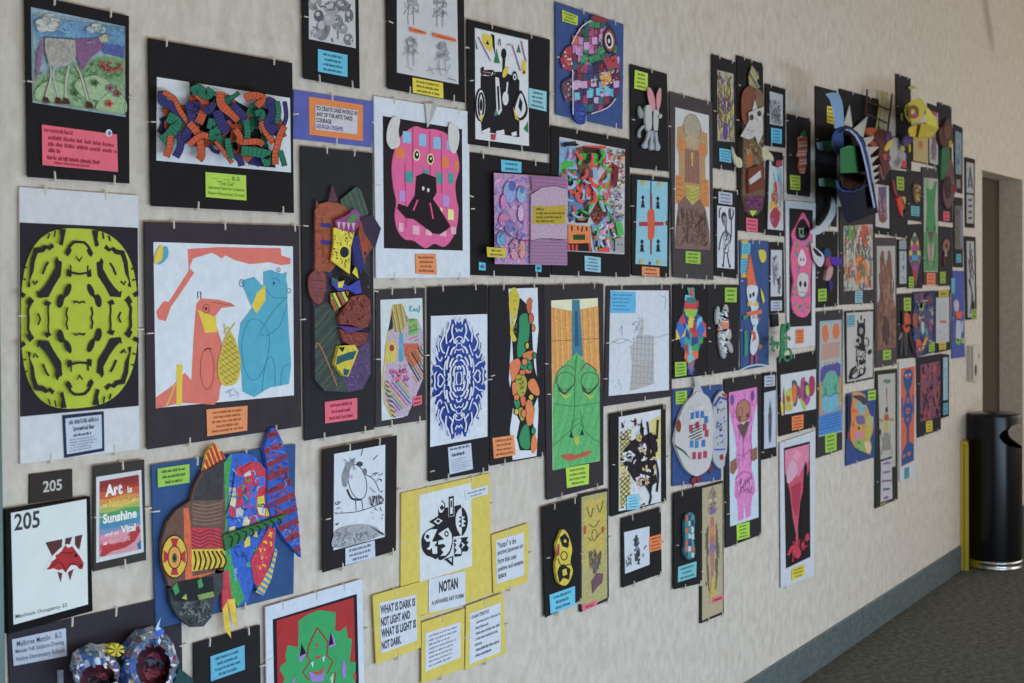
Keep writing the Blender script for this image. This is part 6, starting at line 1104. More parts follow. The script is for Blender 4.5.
q=(875.5,184,888.8,186,889.4,228.6,875.6,226.4); p=A.sheet('drawing',q,'#b6b3b4').uv(q); p.poly([(.2,.05),(.85,.02),(.8,.4),(.85,.8),(.5,.85),(.2,.75)],'#6a5a7a',C); p.poly([(.2,.5),(.8,.5),(.75,.85),(.5,.9),(.25,.85)],'#7a4a44',C); p.scrib([(.15,.05),(.85,.05),(.85,.8),(.15,.8)],30,['#8a80a0','#5a4660','#9a6a5a'],.7,.2); p.done()

A = Piece('mounted_painting', 'charcoal board with splashed orange, red and green painting below the dinosaur jaw', 'artwork', (839.5,207,875,208,875,303,840,305), '#3a3438', lift=.003, clips='bl', bc=(.6,.85))
q=(843.5,226,872.6,224.2,873,289.4,844,291.2); p=A.sheet('painting',q,'#a9a79c').uv(q)
p.poly([(.1,.0),(.4,.0),(.45,.15),(.35,.25),(.15,.2)],'#5a9a4a','paint'); p.poly([(.62,.0),(.85,.02),(.9,.15),(.8,.3),(.78,.42),(.68,.4),(.6,.2)],'#d0402f','paint'); p.poly([(.4,.5),(.55,.45),(.75,.55),(.85,.7),(.85,.88),(.7,.88),(.62,.75),(.55,.9),(.4,.92),(.42,.7)],'#d8722a','paint'); p.poly([(.02,.65),(.2,.62),(.25,.8),(.1,.85)],'#c87058','paint')
p.scrib([(0,0),(1,0),(1,1),(0,1)],120,['#3f7a4c','#c8c8bc','#8a5a3a','#d8743a','#6a5a8a','#b8b4a8','#b04030','#4a6a6a'],1.0,.18,'paint',ang=80); p.done()
A.cap((855.3,291,862.6,290.6,862.3,302.6,855,303.2), '#86b4c4', 4, '#2c4f5c')

A = Piece('mounted_collage', 'tall white board with pink spotted cut paper creature with skull and white curved horns', 'artwork', (785.5,200.5,815.6,203,815.2,345.4,787.5,348.6), '#c2c4cc', lift=.004, tc=(.4,), bc=(.2,.8), kind='paper')
p=A.sheet('black_background',(789.3,208,812.8,210.2,811.6,325.8,789.5,327),'#2a262a'); p.done(); fr=A.fr
p=A.part('pink_creature',0).crop(780,170,5.25); p.slab([118,222,128,228,150,270,170,330,165,400,168,480,162,540,160,600,162,700,158,745,140,768,118,775,90,765,68,735,60,680,66,620,72,580,62,520,58,450,70,380,62,340,66,320,85,290],'#dc5c8c',fr+.001,fr+.012)
R=random.Random(9)
for k in range(60):
    x,y=R.uniform(68,158),R.uniform(330,755)
    p.d+=.00001; p.ell(x,y,6.5,8,R.choice(['#5f8a90','#4f7a80','#5f8a90','#c88a3a','#8a6ac0','#4a9a50']),step=False)
p.poly([85,300,120,255,150,300,150,350,120,370,85,355],'#242024',sm=True); p.ring(112,325,10,18,.8,'#8fae98'); p.lines([[(97,305),(105,312)],[(125,305),(118,315)],[(100,345),(112,352),(130,345)]],.8,'#9ab0a0')
p.poly([95,460,115,415,135,455,135,490,115,505,98,490],'#cfc4cc',sm=True); p.ell(108,470,4,9,'#6a3a4a'); p.ell(124,470,4,9,'#6a3a4a')
p.poly([90,580,100,550,120,540,145,552,148,600,140,640,120,665,100,655,92,620],'#bfbcbe',sm=True); p.ell(107,598,7,16,'#23202a'); p.ell(132,600,7,16,'#23202a'); p.line([100,640,138,645],.8,'#8a8088'); p.done()
p=A.part('paper_horn',0,'upper white horn').crop(780,170,5.25); p.slab([275,140,292,180,290,230,265,280,230,320,195,340,165,335,162,318,200,300,240,255,265,200],'#b9bcc4',.10,.105,'paper',True); p.done()
p=A.part('paper_horn',0,'lower white horn').crop(780,170,5.25); p.slab([165,385,185,405,225,440,232,475,215,508,190,490,172,450],'#b9bcc4',.05,.055,'paper',True); p.poly([170,405,195,420,218,445,220,458,195,450,178,430],'#2a262a'); p.done()
A.cap((796,329.6,804,328.8,804,343,796.2,344), '#e8793f', 4, '#7a3414')

A = Piece('mounted_collage', 'black board with a small twisted blue, red and purple paper figure, lime caption below', 'artwork', (816.3,231,838,232,837.5,306,816.2,308), BK, lift=.003, tc=(.3,.75), bc=(.3,.85))
p=A.part('paper_figure',0).crop(780,220,8); fr=A.fr
for q,c,b in (([360,235,390,230,410,280,390,330,362,300],'#2a4c7a',.03),([370,310,410,290,425,330,400,370,385,380,370,350],'#a04058',.035),([410,300,450,295,490,310,488,355,455,368,415,345],'#4c32a0',.045),([385,385,420,370,422,430,395,480,368,480,370,440],'#b58a8c',.03),([395,480,410,480,425,530,405,575,398,530],'#3a3068',.02)): p.slab(q,c,fr,fr+b,'paper',True)
p.scrib([365,240,400,240,400,440,370,440],12,['#c0a8b0','#2a3a6a'],.8,30); p.done()
A.cap((818.2,289,826.6,288.6,826.6,301,818.4,301.6), '#93b838', 3, '#45561a')

A = Piece('mounted_drawing', 'tall grey board with orange hands above a purple and blue face, lime caption below', 'artwork', (816.3,311.9,842.9,309.4,842.4,449.5,817,458.2), '#37343a', lift=.004, bc=(.5,))
q=(819.8,321.2,841.6,319.6,842,431.8,818.8,437); p=A.sheet('drawing',q,'#8fa5b4',kind=C).uv(q)
p.poly([(.05,.03),(.95,.02),(.95,.36),(.05,.38)],'#a9a3a0',C); p.poly([(.14,.05),(.35,.05),(.4,.16),(.25,.19),(.12,.14)],'#cc6a40',C,True); p.poly([(.62,.05),(.85,.04),(.9,.13),(.75,.17),(.6,.14)],'#cc6a40',C,True); p.poly([(.1,.2),(.9,.19),(.9,.33),(.1,.34)],'#b08a80',C); p.lines([[(.25+k*.17,.36),(.25+k*.17,.4)] for k in range(4)],1,'#8a8a3a')
p.poly([(.05,.42),(.2,.39),(.85,.38),(.95,.4),(.95,.55),(.05,.57)],'#56478f',C); p.poly([(.15,.53),(.3,.46),(.5,.44),(.7,.45),(.85,.52),(.85,.66),(.15,.66)],'#58a08e',C); p.poly([(.0,.55),(.12,.52),(.12,.74),(.0,.76)],'#b08a3c',C); p.poly([(.88,.5),(1,.5),(1,.74),(.88,.74)],'#b08a3c',C); p.poly([(.12,.66),(.88,.66),(.85,.74),(.75,.8),(.25,.8),(.15,.74)],'#64a4c0',C); p.line([(.1,.66),(.3,.64),(.5,.67),(.7,.64),(.9,.66)],.9,'#2f5a7a'); p.poly([(.0,.75),(.1,.74),(.25,.8),(.75,.8),(.9,.75),(1,.77),(1,.82),(0,.83)],'#9a8a80',C)
p.poly([(.02,.82),(.98,.80),(.98,.99),(.02,.99)],'#3a7ac0',C); p.bars([(.06,.83),(.95,.81),(.95,.97),(.06,.98)],6,'#24508a',.4) if False else None
p.lines([[(.08,.84+k*.025),(.92,.83+k*.025)] for k in range(5)],.6,'#24508a'); p.lines([[(.25,.58),(.3,.62),(.25,.64)],[(.75,.57),(.7,.6),(.76,.63)]],1,'#2f6a5a'); p.done()
A.cap((825,434.2,836.6,432,836.6,450,825.4,453), '#93bd38', 4, '#45561a')

A = Piece('mounted_drawing', 'pale sheet with thin black border and black ink figure holding dumbbell shapes', 'artwork', (845,311,874,309.6,873.6,378.6,846,384), '#29272b', lift=.003, clips='tlb', bc=(.3,))
q=(846.6,313,873,311.4,872.7,377,847.3,382); p=A.sheet('drawing',q,'#b3afab').uv(q); K='#2a2a30'
p.lines([[(.42,.12),(.44,.2)],[(.68,.1),(.66,.2)],[(.55,.05),(.55,.12)]],1.6,K); p.poly([(.4,.2),(.5,.16),(.6,.16),(.7,.2),(.7,.34),(.62,.4),(.46,.4),(.4,.34)],K,sm=True); p.ell(.55,.28,.08,.05,'#8a8886'); p.ring(.4,.42,.12,.06,1.2,K); p.ring(.72,.46,.12,.07,1.2,K); p.ell(.4,.42,.05,.03,K)
p.poly([(.42,.5),(.68,.52),(.75,.6),(.7,.72),(.6,.72),(.45,.66)],K); p.ell(.6,.62,.11,.045,'#b3afab'); p.poly([(.82,.58),(.95,.57),(.97,.62),(.86,.66),(.8,.63)],K); p.line([(.38,.5),(.36,.72)],1.0,K); p.poly([(.42,.7),(.72,.72),(.74,.88),(.6,.93),(.45,.86)],K); p.poly([(.05,.92),(.15,.82),(.35,.78),(.4,.84),(.25,.95),(.08,.98)],K); p.ell(.32,.88,.12,.05,'#b3afab',-20); p.poly([(.5,.78),(.66,.8),(.62,.92),(.42,.97)],'#b3afab'); p.poly([(.42,.34),(.66,.34),(.68,.55),(.46,.55)],K); p.ring(.4,.42,.12,.06,1.2,'#b3afab'); p.poly([(.1,.97),(.3,.84),(.5,.82),(.72,.86),(.7,.93),(.4,.98)],K); p.ell(.3,.93,.1,.03,'#b3afab'); p.ell(.56,.88,.07,.04,'#b3afab')
p.scrib([(.3,.45),(.8,.45),(.75,.95),(.2,.95)],24,['#b3afab',K],1.0,.15)
p.poly([(.04,.03),(.32,.03),(.32,.2),(.04,.21)],'#6fa4b8'); p.lines([[(.07,.06+k*.035),(.29,.055+k*.035)] for k in range(4)],.7,'#2c4f5c'); p.done()

A = Piece('mounted_collage', 'black board with bright overlapping leaf or bird shapes on white, orange caption below', 'artwork', (778,357.5,816,350.6,816.5,426.5,779.5,436.5), BK, lift=.004, tc=(.4,.85), bc=(.5,.85))
p=A.sheet('collage',(780.6,374.9,816,369.2,816,408.9,781.6,415.2),'#bfc3cc').crop(740,350,8)
for q,c in (([350,290,358,380,360,510,345,500,340,400],'#8a3a5a'),([360,360,385,310,415,310,420,400,395,430,362,420],'#a8b83c'),([365,430,390,425,420,440,415,480,370,488],'#b0a83a'),([415,260,430,240,455,260,465,330,455,430,430,450,418,380],'#3a5a5c'),([420,300,440,270,455,330,445,410,425,430,415,370],'#d8642c'),([455,290,480,300,490,370,470,390],'#8a3a5a'),([485,250,515,215,520,240,505,300,515,400,490,390],'#a83a74'),([510,270,530,250,555,290,560,370,545,420,525,430,510,370],'#5a3a5c'),([525,300,545,280,556,330,545,370,530,350],'#a8b83c'),([555,230,575,205,598,230,600,300,590,350,565,370,552,300],'#9a3050'),([540,380,560,350,560,400,530,450,500,420],'#a83a8a'),([480,390,505,410,530,450,520,490,500,460],'#8fb83c'),([325,420,345,430,345,510,335,520],'#c8b83c'),([375,370,400,375,400,410,378,410],'#c04a3a')): p.poly(q,c,'paint',sm=True)
p.done(); A.cap((791.9,416.4,803.5,414.4,803.5,428.4,792,430.6), '#f07a3c', 4, '#8a3418')

A = Piece('mounted_painting', 'white board with pink and black sunset tree painting, yellow caption below', 'artwork', (780,442.6,815.5,430.6,813.8,575.4,781.1,588), '#bcc0cc', lift=.005, clips='tlb', tc=(.1,), bc=(.1,), kind='paper')
q=(784,448,809.8,441.4,810.4,556.8,786,568.6); p=A.sheet('painting',q,'#221e20').uv(q)
p.poly([(.03,.02),(.97,.02),(.97,.22),(.9,.3),(.88,.18),(.8,.3),(.7,.42),(.6,.5),(.5,.7),(.52,.85),(.4,.88),(.42,.75),(.3,.6),(.2,.38),(.08,.25),(.02,.2)],'#c04a64'); p.poly([(.03,.02),(.97,.02),(.97,.16),(.7,.22),(.55,.28),(.45,.24),(.3,.3),(.05,.22)],'#cf7896'); p.poly([(.1,.22),(.25,.12),(.45,.15),(.5,.24),(.35,.28),(.12,.3)],'#c79ab0',sm=True); p.poly([(.3,.1),(.5,.04),(.7,.1),(.5,.14)],'#d88aa8'); p.poly([(.25,.34),(.65,.32),(.6,.48),(.48,.6),(.42,.6),(.3,.5)],'#a8304c')
p.scrib([(.3,.8),(.97,.8),(.95,.97),(.2,.97)],40,['#c0304a','#a02840','#221e20'],1.6,.1)
p.poly([(.78,.2),(.84,.16),(.97,.5),(.97,.8),(.6,.8),(.62,.5),(.72,.42)],'#1f1c1e'); p.lines([[(.1,.9),(.3,.84),(.5,.94)],[(.3,.84),(.35,.92)],[(.4,.85),(.6,.92)],[(.85,.8),(.95,.84)]],2.4,'#c0304a'); p.ell(.88,.82,.08,.035,'#c0304a'); p.ell(.5,.93,.12,.03,'#c0304a'); p.done()
A.cap((792,568.8,804.6,564,804.6,575.5,792,580.6), '#d0bc24', 3, '#5a4d10')

A = Piece('mounted_collage', 'small blue board with an orange and yellow painted face in profile, lime tag', 'artwork', (846.9,393.8,876,388.5,875,457,846,466), '#34487c', lift=.004, tc=(), clips='lb', bc=(.3,))
p=A.part('painted_face',0).crop(840,380,8); fr=A.fr; p.slab([100,100,160,95,200,120,210,200,240,270,250,330,265,300,270,360,262,420,240,470,255,540,240,600,200,580,180,570,120,540,90,490,80,400,92,330,85,250,100,180],'#b98a4c',fr,fr+.008,'paint')
for q,c in (([95,200,120,180,150,230,120,330,125,430,110,490,90,480,92,340],'#d8772c'),([125,190,190,180,200,260,150,270],'#6fa4ae'),([100,130,180,125,215,180,190,200,160,170],'#4a3040'),([130,290,190,290,195,350,140,350],'#6a5a8a'),([135,360,170,365,170,410,140,405],'#c9962c'),([120,410,190,420,190,460,125,470],'#c07a90'),([120,480,170,480,190,560,150,560],'#6ea85a'),([210,300,260,290,262,350,215,370],'#a8a36c'),([200,390,250,380,240,480,205,470],'#b0a23c'),([195,500,240,500,245,570,215,580],'#c0b888'),([100,340,115,340,115,380,100,380],'#d8502c'),([100,235,140,235,145,260,105,262],'#d85a2c')): p.poly(q,c,'paint',sm=True)
p.ell(152,385,8,14,'#2a2a34'); p.ell(150,500,10,12,'#3a7a6a'); p.poly([60,130,85,120,90,300,75,440,62,440],'#2a2a50'); p.poly([60,420,85,400,80,460,62,480],'#8a3a3c'); p.done()
A.cap((868,391,875.8,389.8,875.6,399.4,868.2,400.8), '#9bc738', 2, '#45561a')

A = Piece('mounted_drawing', 'tall narrow black board with outstretched figure above five lines of purple lettering', 'artwork', (876,371,897.3,368.6,897.8,499,875.4,508.7), '#282c28', lift=.005, clips='lb', bc=(.8,), lv=.78)
p=A.sheet('drawing',(878,375,895.2,373,895.4,466,881,472),'#a9a7a0').crop(840,380,8)
p.poly([345,0,360,-5,400,-5,410,15,380,30,350,20],'#5a7a70'); p.line([373,60,373,130],1.2,'#a8504a'); p.line([375,130,375,220],.8,'#a8605a'); p.poly([362,225,385,215,382,260,365,262],'#3f3448'); p.poly([350,300,362,270,385,270,395,310,380,330,360,325],'#b05030'); p.poly([315,310,350,315,350,335,320,335],'#9a8a3c'); p.poly([395,310,432,305,430,325,395,335],'#9a8a3c'); p.poly([355,340,385,340,385,400,370,420,356,400],'#b0a03a'); p.poly([350,420,392,420,400,560,345,570],'#84827e'); p.lines([[(325,430),(345,500),(330,600)],[(405,430),(398,500),(418,590)]],.8,'#6e6a64'); p.poly([315,400,328,390,330,430,318,440],'#3a3a40'); p.done()
p=A.sheet('lettering',(881,463,891.6,459,892.6,499.5,880.4,505.5),'#a9a23a',d=A.fr+.001).crop(840,440,8)
p.poly([325,160,415,130,415,145,325,172],'#23232b'); p.poly([328,178,412,150,418,470,328,500],'#b0a8b8'); p.poly([325,500,418,468,418,478,325,512],'#23232b')
for k,(y,a,b) in enumerate(((185,340,408),(255,340,400),(325,332,412),(392,340,400),(460,348,388))): p.bars([a,y-6,b,y-14,b,y+6,a,y+14],1,'#6a3060',.95,'l',[.95])
p.done()

A = Piece('mounted_drawing', 'tall narrow white board with blue robot-like symmetrical figure on orange, teal caption', 'artwork', (899,362.4,915.4,363,914.9,476.4,899.8,481.8), '#b9bcc4', lift=.003, clips='', kind='paper')
q=(901,368.7,915,366,914,460.8,901.2,467.2); p=A.sheet('drawing',q,'#cc5c3a').uv(q); B_='#2c5288'
p.poly([(.3,.02),(.7,.02),(.85,.08),(.8,.18),(.6,.25),(.7,.32),(.85,.42),(.8,.55),(.6,.62),(.62,.78),(.98,.82),(.98,.99),(.03,.99),(.05,.86),(.42,.78),(.42,.62),(.22,.55),(.15,.42),(.3,.32),(.4,.25),(.2,.18),(.15,.08)],B_); 
for y,rx in ((.09,.14),(.34,.13),(.45,.16),(.54,.1)): p.ell(.5,y,rx,rx*.2,'#cc5c3a'); p.ell(.5,y,rx*.5,rx*.1,B_)
p.ell(.22,.9,.1,.02,'#cc5c3a'); p.ell(.6,.9,.14,.02,'#cc5c3a'); p.ell(.35,.08,.06,.012,'#b0b8cc'); p.ell(.65,.08,.06,.012,'#b0b8cc'); p.lines([[(.1,.3),(.1,.5)],[(.92,.3),(.92,.5)]],1.2,B_); p.done()
A.cap((904.8,468,909.4,466.4,909.4,477.4,904.8,479.4), '#4a90a8', 4, '#2c6a80')

A = Piece('mounted_drawing', 'black board with dark red and purple overlapping pencil pattern, yellow tag below', 'artwork', (917,357.5,941.6,353.7,940.8,429.6,917.7,437.8), '#26242a', lift=.004, lv=.3, clips='lb')
q=(920.4,365,939.6,361,940,416.7,920.4,422); p=A.sheet('drawing',q,'#7c4558',kind=C).uv(q); p.scrib([(0,0),(1,0),(1,1),(0,1)],110,['#3f2c38','#9a4058','#5a3a60','#a84a3c','#2c2a38','#b05068','#6a5a7a'],1.1,.2,ang=70); p.done()
A.cap((926,421.6,932.4,420.2,932.4,431,926.3,432.6), '#c9b42c', 3, '#5a4d10')
A = Piece('mounted_drawing', 'very narrow black board with two pale blue panels, beside the red and purple pattern', 'artwork', (942,353.8,949.2,354.6,949,416,941.8,418.4), '#1f2024', lift=.004, clips='r')
p=A.sheet('blue_panels',(943.2,357.5,947.8,357,947.9,399.6,943.3,400.4),'#86a8bc').px(); p.scrib([(943.6,360),(947.4,360),(947.4,398),(943.6,398)],20,['#a9c0cc','#5a7a90'],.5,4); p.done(); A.cap((943.3,403.6,947.9,402.6,947.9,413.8,943.3,415.2), '#5a9ab8', 2, '#2c5a70')

A = Piece('mounted_drawing', 'tall grey-brown board with brown crayon hands reaching up, lime caption below', 'artwork', (874.4,237.5,896.4,238,896.9,364.4,875.6,368), '#484045', lift=.004, clips='b')
q=(876.9,246,895.2,246,895.7,347.6,877.6,350.4); p=A.sheet('drawing',q,'#a7a4a0').uv(q)
p.poly([(.15,.12),(.22,.06),(.3,.04),(.38,.06),(.42,.16),(.5,.2),(.56,.14),(.6,.05),(.7,.04),(.78,.1),(.82,.2),(.8,.4),(.9,.52),(1,.62),(1,1),(0,1),(0,.62),(.12,.5),(.18,.35)],'#7a5448',C); p.scrib([(.15,.1),(.8,.1),(.98,.6),(.98,.98),(.02,.98),(.02,.6)],70,['#8c6456','#65443c','#9a7466'],.8,.15,ang=88); p.poly([(.35,.75),(.45,.68),(.6,.72),(.68,.82),(.6,.95),(.45,.96),(.35,.88)],'#4c3a3a',C,True); p.done()
A.cap((883,350.2,891,349.6,891,359.4,883,360.2), '#8cb436', 2, '#45561a')

A = Piece('mounted_collage', 'black board with a chain of red and orange feathers, lime caption on top', 'artwork', (890.3,169.4,907.5,171.5,908,238.4,890.5,236), '#27262a', lift=.003, clips='br')
p=A.part('feather_chain',0).crop(880,140,8); fr=A.fr
for q,c in (([100,320,115,330,130,400,150,460,135,460,112,410],'#7a2834'),([135,460,160,450,185,480,200,560,195,605,170,600,150,540],'#c03a22'),([175,460,200,455,205,490,190,520],'#b89a2a'),([185,560,200,550,200,600,188,610],'#3a6a9a')): p.slab(q,c,fr,fr+.02,'paint',True)
p.done(); A.cap((896.6,176.5,904,177.2,904,190.6,897,189.6), '#93a838', 3, '#45561a')

A = Piece('mounted_mask', 'small black board with a little brown and gold mask, blue caption below', 'artwork', (907.6,170,921.5,172,921.8,222,908,220), '#2a282c', lift=.003, clips='r')
p=A.part('gold_mask',0).crop(880,140,8); fr=A.fr; p.slab([268,360,290,350,318,360,330,400,325,460,305,500,285,500,270,450],'#5a4228',fr,fr+.02,'paint',True); p.scrib([275,360,325,360,320,490,285,490],24,['#a88a4a','#7c3a2c','#c0a870'],1.0,26,'paint'); p.done()
A.cap((911,205.8,919.4,206.6,919.4,216.4,911.2,215.6), '#5fa4b4', 3, '#2c4f5c')

A = Piece('mounted_drawing', 'tall grey board with green crayon figure with raised arms, orange caption below', 'artwork', (921.9,166.9,938.2,169.4,938.2,285.2,923.8,285), '#3f3a3e', lift=.004, clips='t')
q=(924,177.5,937.8,178.9,937.8,272,924,272); p=A.sheet('drawing',q,'#9fa39c').uv(q); G_='#3a8450'
p.poly([(.1,.02),(.25,.02),(.35,.12),(.62,.12),(.75,.03),(.95,.03),(.85,.14),(.78,.3),(.85,.5),(.9,.64),(.1,.64),(.15,.5),(.2,.3),(.15,.14)],G_,C); p.poly([(.05,.0),(.3,.0),(.38,.1),(.2,.12)],'#6f9a78',C); p.poly([(.02,.58),(.98,.58),(.98,.99),(.02,.99)],'#4a8a58',C); p.poly([(.25,.57),(.75,.57),(.5,.7)],'#6a4a48',C); p.poly([(.3,.68),(.5,.74),(.7,.68),(.75,.78),(.6,.9),(.5,.98),(.4,.9),(.25,.78)],'#a08f86',C); p.line([(.5,.72),(.5,.98)],.8,'#6a5a50'); p.lines([[(.02,.88),(.98,.9)],[(.15,.72),(.3,.95)],[(.85,.72),(.7,.95)]],.7,'#2f6a40'); p.lines([[(.2,.52),(.25,.56)],[(.8,.5),(.75,.56)]],1.2,'#23502f'); p.done()
A.cap((926.7,273.2,935.4,273.2,935.4,285.2,926.8,285.2), '#e87a50', 3, '#8a3418')

A = Piece('mounted_drawing', 'very narrow black board with two small white sheets of fine pencil marks', 'artwork', (897.6,239.4,906.9,239.8,906.9,287,897.8,288), BK, lift=.003, clips='t', tc=(.5,))
A.cap((899.4,240.4,906.3,240.6,906.3,249.2,899.5,249.2), '#9aa0ac', 3, '#60646e')
p=A.sheet('drawing',(899.5,251,906.5,251.2,906.5,283.6,899.7,284),'#9fa5b0').px(); p.scrib([(901,253),(905,253),(905,281),(901,281)],16,['#5f636e'],.6,6); p.done()
A = Piece('mounted_collage', 'narrow black board with long diamond patchwork in yellow, pink and blue, lime tag', 'artwork', (907.2,224.6,922,223.9,922.6,288.4,907.4,288.2), '#27252a', lift=.004, clips='r')
p=A.part('patchwork',0).crop(880,220,8); fr=A.fr; dm=[278,95,305,150,332,290,310,400,285,535,262,420,228,290,250,150]; p.slab(dm,'#5a5a62',fr,fr+.004); D=[(dm[i],dm[i+1]) for i in range(0,16,2)]
for q,c in (([278,95,295,130,262,130],'#8aa88a'),([250,150,270,200,245,210],'#b8a82c'),([305,150,288,190,312,210],'#b8a82c'),([240,210,278,190,315,210,300,245,255,245],'#a83a78'),([232,250,255,240,262,280,235,285],'#b8a83c'),([322,250,300,240,295,280,325,285],'#9ab83c'),([250,290,278,275,310,290,300,325,262,325],'#3a8ac0'),([232,300,255,330,245,350],'#9a5a90'),([325,300,302,330,312,350],'#b84a80'),([258,370,278,350,300,370,300,405,262,405],'#a03080'),([262,405,300,400,285,530],'#a03028')): p.poly(q,c,'paint')
p.done(); A.cap((908.9,276.9,913.8,276.5,913.8,287.4,909,287.6), '#93b838', 3, '#45561a')

# top right
A = Piece('paper_duck_board', 'tall black board carrying a yellow paper duck with rolled tube body and purple feet', 'artwork', (896,73.5,910.7,78.6,911.5,170.2,897,168), '#262429', lift=.003, clips='tl', tc=(.2,.75), lv=.33)
def K3(nm): z=A.part(nm,0); z.crop(880,60,8); return z
p=K3('duck_head'); p.surf([(195,405,.20),(205,455,.20),(230,490,.20),(262,512,.20)],[(310,298,.10),(345,330,.10),(370,380,.10),(365,430,.10)],'#a8a42c'); p.surf([(195,405,.20),(205,360,.19),(250,330,.17),(310,298,.14)],[(262,512,.20),(320,480,.18),(350,440,.16),(370,380,.14)],'#b8ae30')
p.d=.21; p.ring(268,415,28,38,4.2,'#6c4a28'); p.ell(264,415,18,24,'#a8a42c'); p.ell(262,425,10,12,'#b8b4a0'); p.poly([250,440,290,425,312,440,290,465,255,465],'#a03a5c',sm=True); p.done()
p=K3('duck_body'); p.surf([(232,540,.20),(225,575,.20),(240,610,.20),(300,630,.20)],[(330,500,.14),(400,500,.12),(440,550,.10),(420,610,.10)],'#c0a01c'); p.surf([(375,375,.14),(365,440,.15),(372,510,.16)],[(400,400,.08),(440,460,.08),(470,545,.08)],'#c4bc3c'); p.surf([(372,510,.16),(330,505,.18),(300,630,.19)],[(470,545,.08),(440,590,.09),(400,625,.10)],'#a89c20'); p.done()  # lighter yellow strip is a highlight put into the paper colour
p=K3('duck_wing'); p.slab([170,420,185,430,180,490,168,470],'#a8a468',.16,.165,'paper'); p.slab([225,215,265,205,305,230,270,228,235,235],'#9a9a4a',.03,.035,'paper'); p.done()
p=K3('purple_foot'); p.slab([185,640,215,600,250,620,260,650,215,690,190,680],'#4c3472',.08,.11,'paint',True); p.done()
p=K3('tissue_tag'); p.slab([82,690,100,630,140,625,170,660,172,720,165,860,82,850],'#a3a09e',.02,.03,'paper',True); p.slab([175,690,190,675,200,720,182,740],'#b8a82c',.08,.09); p.slab([232,680,245,670,248,730,236,740],'#b8a82c',.08,.09); p.slab([150,750,200,740,205,800,160,810],'#9a94a4',.03,.04,'paper',True); p.done()
A.cap((901.7,160.2,906.4,160.8,906.4,167.8,901.8,167.2), '#c84a60', 2, '#7c1f30', d=.045)

A = Piece('mounted_drawing', 'tan sheet with a small orange flower on black board, under the yellow duck', 'artwork', (912,133,929,135,929,164.6,912.5,161.3), '#26242a', lift=.003, clips='b', bc=(.8,))
q=(913.2,133.5,928,135.4,928.2,163.4,913.4,160.4); p=A.sheet('drawing',q,'#ab9a6c').uv(q); p.poly([(.35,.3),(.5,.2),(.65,.3),(.6,.5),(.5,.55),(.4,.5)],'#b0683c',sm=True); p.scrib([(.1,.1),(.9,.1),(.9,.9),(.1,.9)],14,['#b8884c','#9a8a5c'],.7,.2); p.done()
A = Piece('mounted_drawing', 'narrow sheet with pink and white striped drawing, between duck and brown mask boards', 'artwork', (928,103,938.5,107,938.5,168,929,165), '#26242a', lift=.003, clips='b', bc=(.5,))
q=(929,110,938,113,938,165.2,929.6,162.8); p=A.sheet('drawing',q,'#a5a2a0').uv(q); p.poly([(.3,.5),(.6,.45),(.7,.8),(.5,.95),(.3,.85)],'#7a5a70',C); p.poly([(.0,.0),(.9,.0),(.9,.08),(.1,.06)],'#9a4a5c'); p.scrib([(.2,.3),(.8,.3),(.8,.95),(.2,.95)],24,['#8a4a6a','#6a6a7a','#5a8a60'],.8,.2,ang=85); p.done()
A = Piece('mounted_mask', 'tall black board with long brown paper mask, green neck and dark red tassels', 'artwork', (938,102,951.5,107,952.6,223,938.2,221), '#262329', lift=.004, clips='t', tc=(.2,.8))
p=A.part('long_mask',0).crop(880,60,8); fr=A.fr
for q,c,b in (([475,560,510,530,530,480,560,470,580,540,585,640,570,680,520,700,485,660],'#4a2c28',.05),([515,540,560,530,565,610,525,630],'#5f3a30',.06),([500,700,540,690,560,740,550,850,500,960,490,900],'#23603a',.03),([540,830,575,800,590,900,600,1000,590,1120,545,1190,515,1140,505,1050,520,940],'#5c3f46',.025),([530,950,560,940,570,1060,545,1110,525,1050],'#2e1f20',.035),([560,1010,610,1000,615,1050,570,1060],'#6a1f28',.045)): p.slab(q,c,fr,fr+b,'paint',True)
p.slab([555,650,572,640,575,700,558,700],'#a89a2c',fr,fr+.07); p.done(); A.cap((943.2,211.2,949.4,211.8,949.4,221,943.4,220.6), '#d0566a', 2, '#7c1f30')
A = Piece('mounted_drawing', 'tall narrow dark board with slate blue painting and a tiny grey caption', 'artwork', (953.8,123.8,962.8,128,962.6,193.8,955,192), '#26262c', lift=.003, clips='')
q=(955.4,130.5,961.8,133.4,961.6,175,955.6,173.6); p=A.sheet('painting',q,'#6d8496',kind=C).uv(q); p.scrib([(.1,.05),(.9,.05),(.9,.95),(.1,.95)],30,['#5a7488','#8a9cac','#4f6676'],.8,.2); p.done(); A.cap((956.5,179.4,960.4,179.8,960.4,188.2,956.6,187.8), '#8a8684', 2, '#5c5856')
A = Piece('mounted_drawing', 'narrow dark board with muted green and grey drawing, blue caption below', 'artwork', (953.8,197,962.8,198,963,267.6,953.9,267), '#27262b', lift=.003, clips='l')
q=(955,205.6,962.4,206,962.5,249.4,955.2,249); p=A.sheet('drawing',q,'#65605c',kind=C).uv(q); p.scrib([(.1,.05),(.6,.05),(.6,.95),(.1,.95)],26,['#5c6a4c','#7a5a6a','#4a4640'],.8,.2,ang=85); p.poly([(.75,.1),(.95,.1),(.95,.95),(.75,.95)],'#7c80a4'); p.done(); A.cap((956.2,254,961.2,254.2,961.2,262.6,956.3,262.6), '#56a4bc', 2, '#2c4f5c')
A = Piece('mounted_collage', 'black board with a small pink ribbon rosette with a dark red tail, lime tag', 'artwork', (938.5,226,952.8,227.5,952.6,285.7,938.8,286), '#2b2a2e', lift=.003, clips='')
